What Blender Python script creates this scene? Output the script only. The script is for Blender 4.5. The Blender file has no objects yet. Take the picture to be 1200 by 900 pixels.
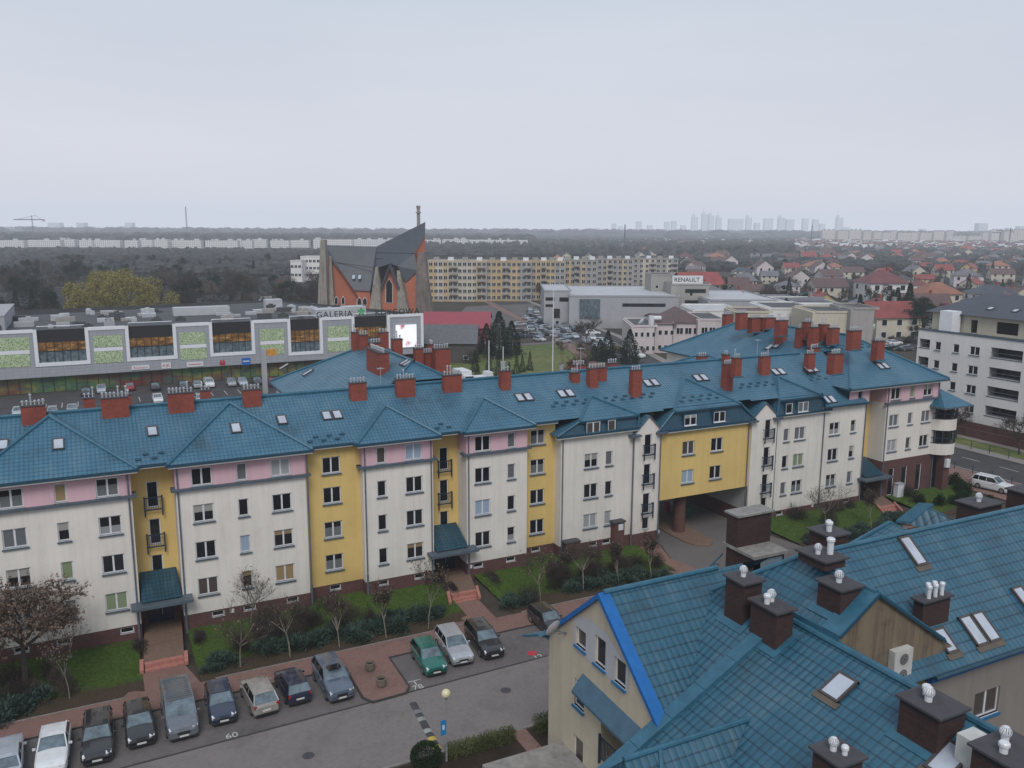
import bpy, math, random
from mathutils import Vector, Matrix
random.seed(7)
SC = bpy.context.scene
COL = SC.collection
GZ = -0.75                      # ground level (main facade datum is z=0)
CAM = Vector((-19.22, -65.91, 30.0))
AZ = math.radians(26.5); TILT = math.radians(10.3); ROLL = math.radians(.25); FL = 1000.0

# ---------------------------------------------------------------- camera
cd = bpy.data.cameras.new('camera'); cam = bpy.data.objects.new('camera', cd); COL.objects.link(cam)
cd.sensor_width = 36.0; cd.lens = 36.0 * FL / 1200.0; cd.clip_start = .5; cd.clip_end = 30000
Rm = Matrix.Rotation(-AZ, 4, 'Z') @ Matrix.Rotation(math.radians(90) - TILT, 4, 'X') @ Matrix.Rotation(ROLL, 4, 'Z')
cam.matrix_world = Matrix.Translation(CAM) @ Rm
SC.camera = cam
R3 = Rm.to_3x3()
def ray(x, y): return R3 @ Vector((x - 600, -(y - 450), -FL))
def pz(x, y, z=GZ):
    d = ray(x, y); return CAM + d * ((z - CAM.z) / d.z)
def py(x, y, Y=0):
    d = ray(x, y); return CAM + d * ((Y - CAM.y) / d.y)
def pxx(x, y, X=0):
    d = ray(x, y); return CAM + d * ((X - CAM.x) / d.x)
def pplane(x, y, p0, n):
    d = ray(x, y); return CAM + d * ((Vector(p0) - CAM).dot(Vector(n)) / d.dot(Vector(n)))
def scale_at(p):                # metres per (1200-wide) pixel at point p
    f = R3 @ Vector((0, 0, -1)); return (Vector(p) - CAM).dot(f) / FL

# ---------------------------------------------------------------- materials
MATS = {}
def nmat(name):
    m = bpy.data.materials.new(name); m.use_nodes = True
    nt = m.node_tree; b = nt.nodes['Principled BSDF']; MATS[name] = m
    return m, nt, b
def N(nt, t, **kw):
    n = nt.nodes.new(t)
    for k, v in kw.items():
        if k in n.inputs.keys(): n.inputs[k].default_value = v
        else: setattr(n, k, v)
    return n
def L(nt, a, b): nt.links.new(a, b)
def rgba(c, k=1.0): return (min(1, c[0] * k), min(1, c[1] * k), min(1, c[2] * k), 1)
def coords(nt, uv=False, scale=(1, 1, 1)):
    mp = N(nt, 'ShaderNodeMapping'); mp.inputs['Scale'].default_value = scale
    if uv:
        u = N(nt, 'ShaderNodeUVMap'); L(nt, u.outputs['UV'], mp.inputs['Vector'])
    else:
        g = N(nt, 'ShaderNodeNewGeometry'); L(nt, g.outputs['Position'], mp.inputs['Vector'])
    return mp.outputs['Vector']
def ramp(nt, fac, stops):
    r = N(nt, 'ShaderNodeValToRGB'); e = r.color_ramp.elements
    e[0].position, e[0].color = stops[0][0], rgba(stops[0][1]); e[1].position, e[1].color = stops[-1][0], rgba(stops[-1][1])
    for p, c in stops[1:-1]:
        k = e.new(p); k.color = rgba(c)
    L(nt, fac, r.inputs['Fac']); return r.outputs['Color']
def mix(nt, fac, a, b, mode='MIX'):
    m = N(nt, 'ShaderNodeMix'); m.data_type = 'RGBA'; m.blend_type = mode
    for s, v in ((0, fac), (6, a), (7, b)):
        if hasattr(v, 'links'): L(nt, v, m.inputs[s])
        else: m.inputs[s].default_value = v if s == 0 else (rgba(v) if len(v) == 3 else v)
    return m.outputs[2]
def noise(nt, vec, scale, detail=3, rough=.6):
    n = N(nt, 'ShaderNodeTexNoise'); n.inputs['Scale'].default_value = scale; n.inputs['Detail'].default_value = detail
    n.inputs['Roughness'].default_value = rough
    if vec: L(nt, vec, n.inputs['Vector'])
    return n.outputs['Fac']
def bump(nt, b, h, strength=.3, dist=.02):
    n = N(nt, 'ShaderNodeBump'); n.inputs['Strength'].default_value = strength; n.inputs['Distance'].default_value = dist
    L(nt, h, n.inputs['Height']); L(nt, n.outputs['Normal'], b.inputs['Normal'])

def plain(name, c, rough=.7, var=.25, scale=1.5, metal=0.0, obj_rand=0.0, spec=.5, streak=0.0):
    m, nt, b = nmat(name)
    v = coords(nt); f = noise(nt, v, scale, 5)
    col = ramp(nt, f, [(.25, [x * (1 - var) for x in c]), (.75, [x * (1 + var) for x in c])])
    if streak:
        vs = coords(nt, scale=(3.0, 3.0, .12)); s = noise(nt, vs, 1.0, 4)
        st = ramp(nt, s, [(.35, (1 - streak,) * 3), (.62, (1, 1, 1))])
        col = mix(nt, 1.0, col, st, 'MULTIPLY')
    if obj_rand:
        oi = N(nt, 'ShaderNodeObjectInfo')
        rr = ramp(nt, oi.outputs['Random'], [(0, (1 - obj_rand,) * 3), (1, (1 + obj_rand,) * 3)])
        col = mix(nt, 1.0, col, rr, 'MULTIPLY')
    L(nt, col, b.inputs['Base Color']); b.inputs['Roughness'].default_value = rough
    b.inputs['Metallic'].default_value = metal; b.inputs['Specular IOR Level'].default_value = spec
    return m

def tile_mat(name, c, du=.30, dv=.38, wear=.3):
    """pressed metal roof tile: rows stepping down the slope, rounded pans across"""
    m, nt, b = nmat(name)
    u = N(nt, 'ShaderNodeUVMap'); sp = N(nt, 'ShaderNodeSeparateXYZ'); L(nt, u.outputs['UV'], sp.inputs['Vector'])
    def frac(sock, k):
        a = N(nt, 'ShaderNodeMath', operation='DIVIDE'); L(nt, sock, a.inputs[0]); a.inputs[1].default_value = k
        f = N(nt, 'ShaderNodeMath', operation='FRACT'); L(nt, a.outputs[0], f.inputs[0]); return f.outputs[0]
    fu, fv = frac(sp.outputs['X'], du), frac(sp.outputs['Y'], dv)
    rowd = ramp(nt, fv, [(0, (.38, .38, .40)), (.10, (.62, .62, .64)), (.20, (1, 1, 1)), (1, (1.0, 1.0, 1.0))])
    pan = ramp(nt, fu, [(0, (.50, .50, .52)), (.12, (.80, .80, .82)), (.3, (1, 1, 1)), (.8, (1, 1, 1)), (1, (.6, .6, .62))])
    v = coords(nt); n1 = noise(nt, v, .30, 8, .72); n2 = noise(nt, v, 6, 4); n3 = noise(nt, coords(nt, True, (1.6, .16, 1)), 1.0, 5, .7)
    base = ramp(nt, n1, [(.28, [x * (1 - wear) for x in c]), (.5, c), (.78, [min(1, c[0] * 1.5 + .03), c[1] * 1.25 + .02, c[2] * 1.12 + .01])])
    base = mix(nt, .5, base, ramp(nt, n2, [(.3, (.75, .75, .75)), (.7, (1.2, 1.2, 1.2))]), 'MULTIPLY')
    base = mix(nt, ramp(nt, n3, [(.50, (0, 0, 0)), (.72, (.36, .36, .36))]), base, (.13, .19, .23))
    base = mix(nt, ramp(nt, n1, [(.30, (.35, .35, .35)), (.42, (0, 0, 0))]), base, (.035, .045, .040))
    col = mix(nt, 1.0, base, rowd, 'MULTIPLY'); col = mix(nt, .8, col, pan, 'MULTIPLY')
    L(nt, col, b.inputs['Base Color']); b.inputs['Roughness'].default_value = .42; b.inputs['Specular IOR Level'].default_value = .5
    hs = N(nt, 'ShaderNodeMath', operation='MULTIPLY'); L(nt, fu, hs.inputs[0]); hs.inputs[1].default_value = math.pi
    s = N(nt, 'ShaderNodeMath', operation='SINE'); L(nt, hs.outputs[0], s.inputs[0])
    ad = N(nt, 'ShaderNodeMath', operation='SUBTRACT'); L(nt, s.outputs[0], ad.inputs[0]); L(nt, fv, ad.inputs[1])
    bump(nt, b, ad.outputs[0], .7, .035)
    return m

def brick_mat(name, c1, c2, mortar, bw=.26, bh=.078, ms=.012, uv=True, var=.3, rough=.85, strength=.3, off=.5):
    m, nt, b = nmat(name)
    v = coords(nt, uv)
    t = N(nt, 'ShaderNodeTexBrick'); L(nt, v, t.inputs['Vector']); t.offset = off
    t.inputs['Scale'].default_value = 1; t.inputs['Brick Width'].default_value = bw; t.inputs['Row Height'].default_value = bh
    t.inputs['Mortar Size'].default_value = ms; t.inputs['Mortar Smooth'].default_value = .3
    t.inputs['Color1'].default_value = rgba(c1); t.inputs['Color2'].default_value = rgba(c2); t.inputs['Mortar'].default_value = rgba(mortar)
    n = noise(nt, coords(nt), .35, 8, .7)
    col = mix(nt, 1.0, t.outputs['Color'], ramp(nt, n, [(.30, (1 - var,) * 3), (.5, (1, 1, 1)), (.7, (1 + var,) * 3)]), 'MULTIPLY')
    col = mix(nt, 1.0, col, ramp(nt, noise(nt, coords(nt), 2.6, 5, .6), [(.30, (1 - var * .8,) * 3), (.42, (1, 1, 1))]), 'MULTIPLY')
    L(nt, col, b.inputs['Base Color']); b.inputs['Roughness'].default_value = rough
    inv = N(nt, 'ShaderNodeMath', operation='SUBTRACT'); inv.inputs[0].default_value = 1; L(nt, t.outputs['Fac'], inv.inputs[1])
    bump(nt, b, inv.outputs[0], strength, .01)
    return m

def stucco(name, c, streak=.12, var=.07, low=None):
    streak = streak * .55 if streak < .3 else streak
    m, nt, b = nmat(name)
    v = coords(nt); n1 = noise(nt, v, .25, 5, .6); n2 = noise(nt, v, 30, 2)
    col = ramp(nt, n1, [(.3, [x * (1 - var) for x in c]), (.7, [x * (1 + var) for x in c])])
    s = noise(nt, coords(nt, scale=(2.2, 2.2, .10)), 1.0, 5, .7)
    col = mix(nt, 1.0, col, ramp(nt, s, [(.38, (1 - streak, 1 - streak, 1 - streak * .9)), (.55, (1, 1, 1))]), 'MULTIPLY')
    n3 = noise(nt, v, 1.3, 6, .7)
    col = mix(nt, 1.0, col, ramp(nt, n3, [(.30, (1 - streak * .8,) * 3), (.48, (1, 1, 1))]), 'MULTIPLY')
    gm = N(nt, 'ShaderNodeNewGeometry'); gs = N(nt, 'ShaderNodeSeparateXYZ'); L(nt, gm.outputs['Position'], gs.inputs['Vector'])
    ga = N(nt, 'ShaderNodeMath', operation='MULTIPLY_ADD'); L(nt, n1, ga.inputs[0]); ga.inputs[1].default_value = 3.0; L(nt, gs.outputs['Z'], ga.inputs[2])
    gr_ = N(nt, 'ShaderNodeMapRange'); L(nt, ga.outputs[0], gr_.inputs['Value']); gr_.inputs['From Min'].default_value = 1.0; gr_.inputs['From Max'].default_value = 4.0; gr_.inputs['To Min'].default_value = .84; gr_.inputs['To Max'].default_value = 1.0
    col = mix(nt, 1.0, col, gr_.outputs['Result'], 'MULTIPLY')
    L(nt, col, b.inputs['Base Color']); b.inputs['Roughness'].default_value = .92; b.inputs['Specular IOR Level'].default_value = .2
    bump(nt, b, n2, .25, .01)
    return m

def glass(name, c=(.012, .014, .018), rough=.06, spec=.6, var=.4, scale=.7):
    m, nt, b = nmat(name)
    f = noise(nt, coords(nt), scale, 3)
    L(nt, ramp(nt, f, [(.3, [x * (1 - var) for x in c]), (.7, [x * (1 + var) for x in c])]), b.inputs['Base Color'])
    b.inputs['Roughness'].default_value = rough; b.inputs['Specular IOR Level'].default_value = spec
    return m
def striped(name, ca, cb, freq, rough=.5, axis='Z'):
    """slatted blind or curtain seen through the glass"""
    m, nt, b = nmat(name)
    sc = {'Z': (0, 0, freq), 'X': (freq, freq, 0)}[axis]
    w = N(nt, 'ShaderNodeTexWave'); w.wave_type = 'BANDS'; w.bands_direction = 'DIAGONAL'; w.inputs['Scale'].default_value = 1; w.inputs['Distortion'].default_value = .4 if axis == 'X' else 0
    L(nt, coords(nt, scale=sc), w.inputs['Vector'])
    L(nt, ramp(nt, w.outputs['Fac'], [(.2, ca), (.8, cb)]), b.inputs['Base Color'])
    b.inputs['Roughness'].default_value = .35; b.inputs['Coat Weight'].default_value = .6; b.inputs['Coat Roughness'].default_value = .05
    return m
def foliage(name, a, b_, rough=.8, scale=1.2, rand=.18, trans=.0):
    m, nt, b = nmat(name)
    f = noise(nt, coords(nt), scale, 4, .7)
    col = ramp(nt, f, [(.3, a), (.7, b_)])
    oi = N(nt, 'ShaderNodeObjectInfo')
    col = mix(nt, 1.0, col, ramp(nt, oi.outputs['Random'], [(0, (1 - rand, 1 - rand * .7, 1 - rand)), (1, (1 + rand, 1 + rand * .7, 1 + rand))]), 'MULTIPLY')
    L(nt, col, b.inputs['Base Color']); b.inputs['Roughness'].default_value = rough; b.inputs['Specular IOR Level'].default_value = .15
    return m
def carpaint(name, c, metal=.0):
    m, nt, b = nmat(name)
    f = noise(nt, coords(nt), 3, 4)
    L(nt, ramp(nt, f, [(.3, [x * .88 for x in c]), (.7, [x * 1.08 for x in c])]), b.inputs['Base Color'])
    b.inputs['Roughness'].default_value = .32; b.inputs['Metallic'].default_value = metal; b.inputs['Coat Weight'].default_value = 1.0; b.inputs['Coat Roughness'].default_value = .05
    return m

# ---------------------------------------------------------------- mesh builder
class MB:
    def __init__(s): s.v = []; s.f = []; s.m = []; s.uv = []
    def poly(s, pts, m=0, flip=False):
        pts = [Vector(p) for p in pts]
        if flip: pts.reverse()
        n = Vector((0, 0, 0))
        for i in range(len(pts)):
            a, b = pts[i], pts[(i + 1) % len(pts)]; n += a.cross(b)
        if n.length < 1e-9: return
        n.normalize()
        t = Vector((1, 0, 0)) if abs(n.z) > .999 else Vector((0, 0, 1)).cross(n).normalized()
        w = n.cross(t)
        i0 = len(s.v); s.v += [tuple(p) for p in pts]; s.f.append(tuple(range(i0, i0 + len(pts)))); s.m.append(m)
        s.uv += [(p.dot(t), p.dot(w)) for p in pts]
    def box(s, x0, y0, z0, x1, y1, z1, m=0, top=None, skip=''):
        if x0 > x1: x0, x1 = x1, x0
        if y0 > y1: y0, y1 = y1, y0
        a = [(x0, y0, z0), (x1, y0, z0), (x1, y1, z0), (x0, y1, z0), (x0, y0, z1), (x1, y0, z1), (x1, y1, z1), (x0, y1, z1)]
        for k, q in (('b', (3, 2, 1, 0)), ('t', (4, 5, 6, 7)), ('f', (0, 1, 5, 4)), ('r', (1, 2, 6, 5)), ('k', (2, 3, 7, 6)), ('l', (3, 0, 4, 7))):
            if k in skip: continue
            s.poly([a[i] for i in q], (top if (k == 't' and top is not None) else m))
    def obox(s, c, ax, ay, az, m=0):
        """oriented box: centre and three half-extent vectors"""
        c, ax, ay, az = map(Vector, (c, ax, ay, az))
        P = lambda i, j, k: c + ax * i + ay * j + az * k
        for q in (((-1, -1, -1), (-1, 1, -1), (1, 1, -1), (1, -1, -1)), ((-1, -1, 1), (1, -1, 1), (1, 1, 1), (-1, 1, 1)), ((-1, -1, -1), (1, -1, -1), (1, -1, 1), (-1, -1, 1)),
                  ((1, 1, -1), (-1, 1, -1), (-1, 1, 1), (1, 1, 1)), ((-1, 1, -1), (-1, -1, -1), (-1, -1, 1), (-1, 1, 1)), ((1, -1, -1), (1, 1, -1), (1, 1, 1), (1, -1, 1))):
            s.poly([P(*t) for t in q], m)
    def tube(s, p, q, r0, r1=None, n=8, m=0, cap=True):
        p, q = Vector(p), Vector(q); r1 = r0 if r1 is None else r1
        d = (q - p)
        if d.length < 1e-6: return
        d.normalize(); a = d.orthogonal().normalized(); b = d.cross(a)
        A = [p + (a * math.cos(2 * math.pi * i / n) + b * math.sin(2 * math.pi * i / n)) * r0 for i in range(n)]
        B = [q + (a * math.cos(2 * math.pi * i / n) + b * math.sin(2 * math.pi * i / n)) * r1 for i in range(n)]
        for i in range(n):
            j = (i + 1) % n; s.poly([A[i], A[j], B[j], B[i]], m)
        if cap: s.poly(B, m); s.poly(A[::-1], m)
    def lathe(s, c, prof, n=12, m=0, axis='z'):
        c = Vector(c)
        def pt(r, h, a):
            x, y = r * math.cos(a), r * math.sin(a)
            return c + (Vector((x, y, h)) if axis == 'z' else Vector((x, h, y)) if axis == 'y' else Vector((h, x, y)))
        for k in range(len(prof) - 1):
            (r0, h0), (r1, h1) = prof[k], prof[k + 1]
            for i in range(n):
                a0, a1 = 2 * math.pi * i / n, 2 * math.pi * (i + 1) / n
                pts = [pt(r0, h0, a0), pt(r0, h0, a1), pt(r1, h1, a1), pt(r1, h1, a0)]
                if r0 < 1e-5: pts = pts[1:]
                elif r1 < 1e-5: pts = pts[:3]
                s.poly(pts, m)
    def ball(s, c, r, n=12, m=0, sz=1.0):
        k = max(4, n // 2); s.lathe(c, [(r * math.sin(math.pi * i / k), -r * sz * math.cos(math.pi * i / k)) for i in range(k + 1)], n, m)
    def build(s, name, mats, parent=None, loc=None, smooth=False, nouv=False, world=True):
        me = bpy.data.meshes.new(name); me.from_pydata(s.v, [], s.f)
        if not nouv and s.uv:
            u = me.uv_layers.new(name='UVMap'); flat = [c for t in s.uv for c in t]; u.data.foreach_set('uv', flat)
        if not isinstance(mats, (list, tuple)): mats = [mats]
        for m in mats: me.materials.append(m)
        if len(mats) > 1: me.polygons.foreach_set('material_index', s.m)
        if smooth: me.polygons.foreach_set('use_smooth', [True] * len(s.f))
        me.update()
        return link(name, me, parent, loc, world)
def wloc(o):
    v = Vector((0, 0, 0))
    while o: v = v + o.location; o = o.parent
    return v
def link(name, me, parent=None, loc=None, world=True):
    o = bpy.data.objects.new(name, me); COL.objects.link(o)
    if loc is not None: o.location = loc
    if parent:
        o.parent = parent
        if world: o.location = Vector(o.location) - wloc(parent)
    return o
def tag(o, label, cat, group=None, kind=None):
    if label: o['label'] = label
    if cat: o['category'] = cat
    if group: o['group'] = group
    if kind: o['kind'] = kind
    return o
def thing(name, label, cat, loc=(0, 0, 0), rz=0, group=None):
    o = bpy.data.objects.new(name, None); COL.objects.link(o); o.empty_display_size = .3
    o.location = loc; o.rotation_euler = (0, 0, rz); return tag(o, label, cat, group)
def struct(name, mb, m, **k):
    o = mb.build(name, m, **k); o['kind'] = 'structure'; return o
def dup(src, loc, rz=0, label=None, group=None, scale=None, matmap=None):
    def cp(o, par):
        c = o.copy(); COL.objects.link(c); c.parent = par
        if matmap and o.type == 'MESH' and any(s in matmap for s in [x.name for x in o.data.materials if x]):
            key = (o.data.name, tuple(sorted(matmap.items())))
            if key not in _mm:
                d = o.data.copy()
                for i, mm in enumerate(d.materials):
                    if mm and mm.name in matmap: d.materials[i] = MATS[matmap[mm.name]]
                _mm[key] = d
            c.data = _mm[key]
        for ch in list(o.children): cp(ch, c)
        return c
    r = cp(src, None); r.location = loc; r.rotation_euler = (0, 0, rz)
    if scale: r.scale = scale if hasattr(scale, '__len__') else (scale,) * 3
    if label: r['label'] = label
    if group: r['group'] = group
    return r
_mm = {}

# ---------------------------------------------------------------- wall with real openings
def clip_poly(pts, a, b, c):
    """keep a*s+b*z<=c"""
    out = []
    for i in range(len(pts)):
        p, q = pts[i], pts[(i + 1) % len(pts)]
        dp, dq = a * p[0] + b * p[1] - c, a * q[0] + b * q[1] - c
        if dp <= 0: out.append(p)
        if dp * dq < 0:
            t = dp / (dp - dq); out.append((p[0] + (q[0] - p[0]) * t, p[1] + (q[1] - p[1]) * t))
    return out
def panel(mb, o, d, s0, s1, z0, z1, holes=(), m=0, clips=(), depth=.16, mr=None):
    """vertical wall: origin o (x,y), direction d (x,y) to the right seen from outside; holes (s0,z0,s1,z1)"""
    n = Vector((d[1], -d[0], 0)); D = Vector((d[0], d[1], 0)); O = Vector((o[0], o[1], 0))
    P = lambda s, z, k=0: O + D * s + Vector((0, 0, z)) - n * k
    hs = [h for h in holes if h[0] < s1 and h[2] > s0 and h[1] < z1 and h[3] > z0]
    ss = sorted({s0, s1} | {min(max(v, s0), s1) for h in hs for v in (h[0], h[2])})
    for i in range(len(ss) - 1):
        a, b = ss[i], ss[i + 1]
        if b - a < 1e-6: continue
        mid = (a + b) / 2; col = sorted([(max(h[1], z0), min(h[3], z1)) for h in hs if h[0] < mid < h[2]]); z = z0
        segs = []
        for c0, c1 in col:
            if c0 > z: segs.append((z, c0))
            z = max(z, c1)
        if z < z1: segs.append((z, z1))
        for c0, c1 in segs:
            pts = [(a, c0), (b, c0), (b, c1), (a, c1)]
            for cl in clips: pts = clip_poly(pts, *cl) if pts else pts
            if len(pts) >= 3: mb.poly([P(*p) for p in pts], m)
    mr = m if mr is None else mr
    for a, c0, b, c1 in hs:
        mb.poly([P(a, c0), P(b, c0), P(b, c0, depth), P(a, c0, depth)], mr)
        mb.poly([P(a, c1, depth), P(b, c1, depth), P(b, c1), P(a, c1)], mr)
        mb.poly([P(a, c0, depth), P(a, c1, depth), P(a, c1), P(a, c0)], mr)
        mb.poly([P(b, c0), P(b, c1), P(b, c1, depth), P(b, c0, depth)], mr)

# ---------------------------------------------------------------- material set
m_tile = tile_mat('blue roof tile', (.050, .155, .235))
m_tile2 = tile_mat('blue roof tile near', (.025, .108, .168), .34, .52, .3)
m_bluetrim = plain('blue metal trim', (.030, .115, .175), .4, .25, 2)
m_bluedark = plain('dark blue cladding', (.012, .055, .090), .45, .2, 2)
m_bluebright = plain('bright blue trim', (.004, .115, .36), .4, .15, 2)
m_slate = plain('grey blue flashing', (.075, .100, .125), .55, .25, 2)
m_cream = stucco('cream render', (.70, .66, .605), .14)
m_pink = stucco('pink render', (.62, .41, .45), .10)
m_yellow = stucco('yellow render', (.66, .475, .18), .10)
m_soffit = plain('pale soffit', (.38, .38, .36), .8, .15)
m_brick = brick_mat('dark red brick', (.13, .038, .032), (.085, .028, .026), (.09, .07, .065))
m_chim = brick_mat('red chimney brick', (.30, .060, .035), (.22, .042, .028), (.20, .07, .05))
m_chimd = brick_mat('dark brown chimney brick', (.065, .026, .022), (.040, .018, .016), (.030, .018, .016), .26, .085)
m_white = plain('white plastic frame', (.62, .63, .65), .45, .08, 3)
m_cap = plain('dark concrete cap', (.055, .052, .058), .8, .25, 2)
m_conc = plain('weathered concrete', (.26, .245, .225), .9, .25, .8, streak=.25)
m_zinc = plain('zinc vent metal', (.48, .50, .53), .35, .2, 5, metal=.3)
m_pipe = plain('downpipe grey', (.10, .12, .15), .5, .2)
m_rail = plain('navy railing', (.014, .030, .055), .5, .2)
m_dark = plain('dark opening', (.012, .012, .014), .7, .3)
m_navy = glass('navy door', (.010, .022, .050), .25, .5)
m_glass = glass('window glass dark', (.013, .014, .016), .05, .55)
m_gcurt = striped('glass grey curtain', (.09, .10, .11), (.16, .17, .18), 9, axis='X')
m_gblind = striped('glass white blind', (.22, .23, .24), (.42, .43, .44), 26)
m_gtan = striped('glass tan blind', (.26, .18, .09), (.34, .25, .13), 7, axis='X')
m_ggreen = striped('glass green blind', (.18, .24, .13), (.25, .30, .18), 7, axis='X')
m_gblue = striped('glass pale blue curtain', (.24, .32, .42), (.34, .42, .52), 6, axis='X')
m_gbrown = striped('glass brown curtain', (.05, .04, .035), (.10, .08, .07), 6, axis='X')
def half_curtain(name, low, split, top=False):
    m, nt, b = nmat(name); u = N(nt, 'ShaderNodeUVMap'); sp = N(nt, 'ShaderNodeSeparateXYZ'); L(nt, u.outputs['UV'], sp.inputs['Vector'])
    wv = N(nt, 'ShaderNodeTexWave'); wv.inputs['Scale'].default_value = 5; L(nt, u.outputs['UV'], wv.inputs['Vector'])
    fold = ramp(nt, wv.outputs['Fac'], [(.2, [x * .75 for x in low]), (.8, low)])
    g = N(nt, 'ShaderNodeMath', operation='GREATER_THAN' if top else 'LESS_THAN'); L(nt, sp.outputs['Y'], g.inputs[0]); g.inputs[1].default_value = split
    L(nt, mix(nt, g.outputs[0], (.014, .014, .016), fold), b.inputs['Base Color']); b.inputs['Roughness'].default_value = .12; b.inputs['Specular IOR Level'].default_value = .55
    return m
m_half = half_curtain('glass with white half curtain', (.30, .31, .32), .62); m_half2 = half_curtain('glass with low grey net', (.17, .18, .18), .85); m_roll = half_curtain('glass with roller blind half down', (.36, .35, .32), .75, True); m_roll2 = half_curtain('glass with tan blind a third down', (.30, .22, .13), .95, True)
m_skyl = glass('skylight glass with painted sky sheen', (.42, .46, .52), .12, .8, .15)  # sky reflection painted in as a pale base colour
m_skylf = plain('skylight frame brown grey', (.060, .050, .048), .55, .2, 4)
PANES = [m_glass] * 8 + [m_gcurt] * 3 + [m_gblind] * 2 + [m_gbrown] * 3 + [m_half] * 3 + [m_half2] * 3 + [m_roll] * 2 + [m_roll2, m_gtan, m_ggreen, m_gblue]
CLOUD = [(.84, .775, .82), (.76, .755, .82), (.60, .68, .77), (.46, .53, .645)]
SKYS = .12; SUNS = 1.85; HAZED = 1 / 5400.0; HAZEC = (.60, .655, .755)
# ================================================================ windows
_WM = {}
def window_meshes(w, h, div):
    k = (round(w, 2), round(h, 2), div)
    if k in _WM: return _WM[k]
    f = MB(); t = .085; d = .05            # local frame: x right, -y outward, z up, origin bottom-left of the opening, y=0 at facade
    y0, y1 = .10, .10 + d
    f.box(0, y0, 0, t, y1, h); f.box(w - t, y0, 0, w, y1, h); f.box(t, y0, 0, w - t, y1, t); f.box(t, y0, h - t, w - t, y1, h)
    for i in range(1, div):
        x = w * i / div; f.box(x - t * .75, y0 - .004, t, x + t * .75, y1 + .01, h - t)
    g = MB(); g.poly([(t * .5, y0 + .03, t * .5), (w - t * .5, y0 + .03, t * .5), (w - t * .5, y0 + .03, h - t * .5), (t * .5, y0 + .03, h - t * .5)])
    s = MB(); s.box(-.08, -.13, -.13, w + .08, .10, -.03)
    f.box(-.03, -.03, -.03, w + .03, .10, .0)
    def mk(mb, n, mt):
        o = mb.build(n, mt); me = o.data; bpy.data.objects.remove(o); return me
    _WM[k] = (mk(f, 'window_frame', m_white), mk(g, 'window_pane', m_glass), mk(s, 'window_sill', m_slate))
    return _WM[k]
_PM = {}
def pane_mesh(me, mt):
    if mt is m_glass: return me
    k = (me.name, mt.name)
    if k not in _PM:
        c = me.copy(); c.materials.clear(); c.materials.append(mt); _PM[k] = c
    return _PM[k]
rw = random.Random(5)
def put_window(par, o, d, s, z, w, h, div=2, pane=None, name='window', sill=True, sillmat=None):
    """o,d as in panel(); s = left edge"""
    fm, gm, sm = window_meshes(w, h, div)
    pos = Vector((o[0] + d[0] * s, o[1] + d[1] * s, z)); rz = math.atan2(d[1], d[0])
    f = link(name, fm, par, pos); f.rotation_euler = (0, 0, rz)
    g = link('pane', pane_mesh(gm, pane or rw.choice(PANES)), f, world=False)
    if sill:
        me = sm
        if sillmat: me = pane_mesh(sm, sillmat)
        link('sill', me, f, world=False)
    return f

ROW = [10.86, 8.0, 5.05, 2.1]        # sill heights, top to bottom
WH = 1.38
# ================================================================ main block
mainb = thing('apartment_building', 'long cream and yellow four storey apartment block with pink top floor and blue tiled roof', 'apartment building', (0, 0, GZ))
wall = MB()                           # slots: cream, pink, yellow, brick, slate, soffit
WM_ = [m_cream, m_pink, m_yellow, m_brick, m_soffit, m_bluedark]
CR, PK, YE, BR, SO, BD = range(6)
ledge = MB(); base_open = []
ZP, ZL, ZE = .72, 10.72, 12.74        # plinth top, ledge, eave
def U(px_, py_, Y=0): return py(px_, py_, Y).x
def windows(o, d, lst, name='window'):
    for (s, z, w, h, div, pane) in lst: put_window(mainb, o, d, s, z, w, h, div, pane, name)
def section(x0, x1, y, cols, rows, col=CR, top=None, ztop=ZE, zbot=GZ - .3, basement=(), plinth=ZP, topcol=PK):
    """cols: list of (centre x, 'd'|'s'); rows: sill heights"""
    wl = []; pr = random.Random(int(x0 * 10) + 77)
    for cx, k in cols:
        w = 1.5 if k == 'd' else .78
        for z in rows: wl.append((cx - w / 2 - x0, z, w, WH, 2 if k == 'd' else 1, None))
    bl = [(bx - .48 - x0, plinth - .56, .96, .46, 1, m_glass) for bx in basement]
    hs = [(a, b, a + w, b + h) for (a, b, w, h, _, _) in wl + bl]
    o = (x0, y); d = (1, 0)
    zsplit = [zbot, plinth] + ([top] if top else []) + [ztop]
    cols_ = [BR, col] + ([topcol] if top else [])
    for i in range(len(zsplit) - 1):
        yy = y
        panel(wall, (x0, y), d, 0, x1 - x0, zsplit[i], zsplit[i + 1], hs, cols_[i], mr=cols_[i])
    windows(o, d, wl); 
    for b in bl: put_window(mainb, o, d, b[0], b[1], b[2], b[3], 1, m_glass, 'basement_window', sill=False)
def side(x, y0, y1, z0, z1, bands, flip=False):
    zs = [z0] + [b[0] for b in bands] + [z1]; cs = [b[1] for b in bands]
    # bands: list of (ztop,color)
    z = z0
    for zt, c in bands:
        pts = [(x, y0, z), (x, y1, z), (x, y1, zt), (x, y0, zt)]
        wall.poly(pts, c, flip=not flip); z = zt
stdb = [(ZP, BR), (ZL, CR), (ZE, PK)]
LW, PY_ = 1.5, .0
Z4 = ROW
# --- S1
x1 = -17.35
section(-27.6, x1, 0, [(U(17.3, 630.7), 'd'), (U(74.7, 622), 's'), (U(129.3, 614.7), 'd')], Z4, top=ZL, basement=[U(149, 737), U(75, 750.6), U(25, 760)])
section(-46, -27.6, 0.0, [(-29.3, 'd'), (-33.5, 's'), (-38, 'd'), (-42, 'd')], Z4, top=ZL)
side(x1, 0, 2.2, GZ - .3, ZE, stdb, True)
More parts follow.
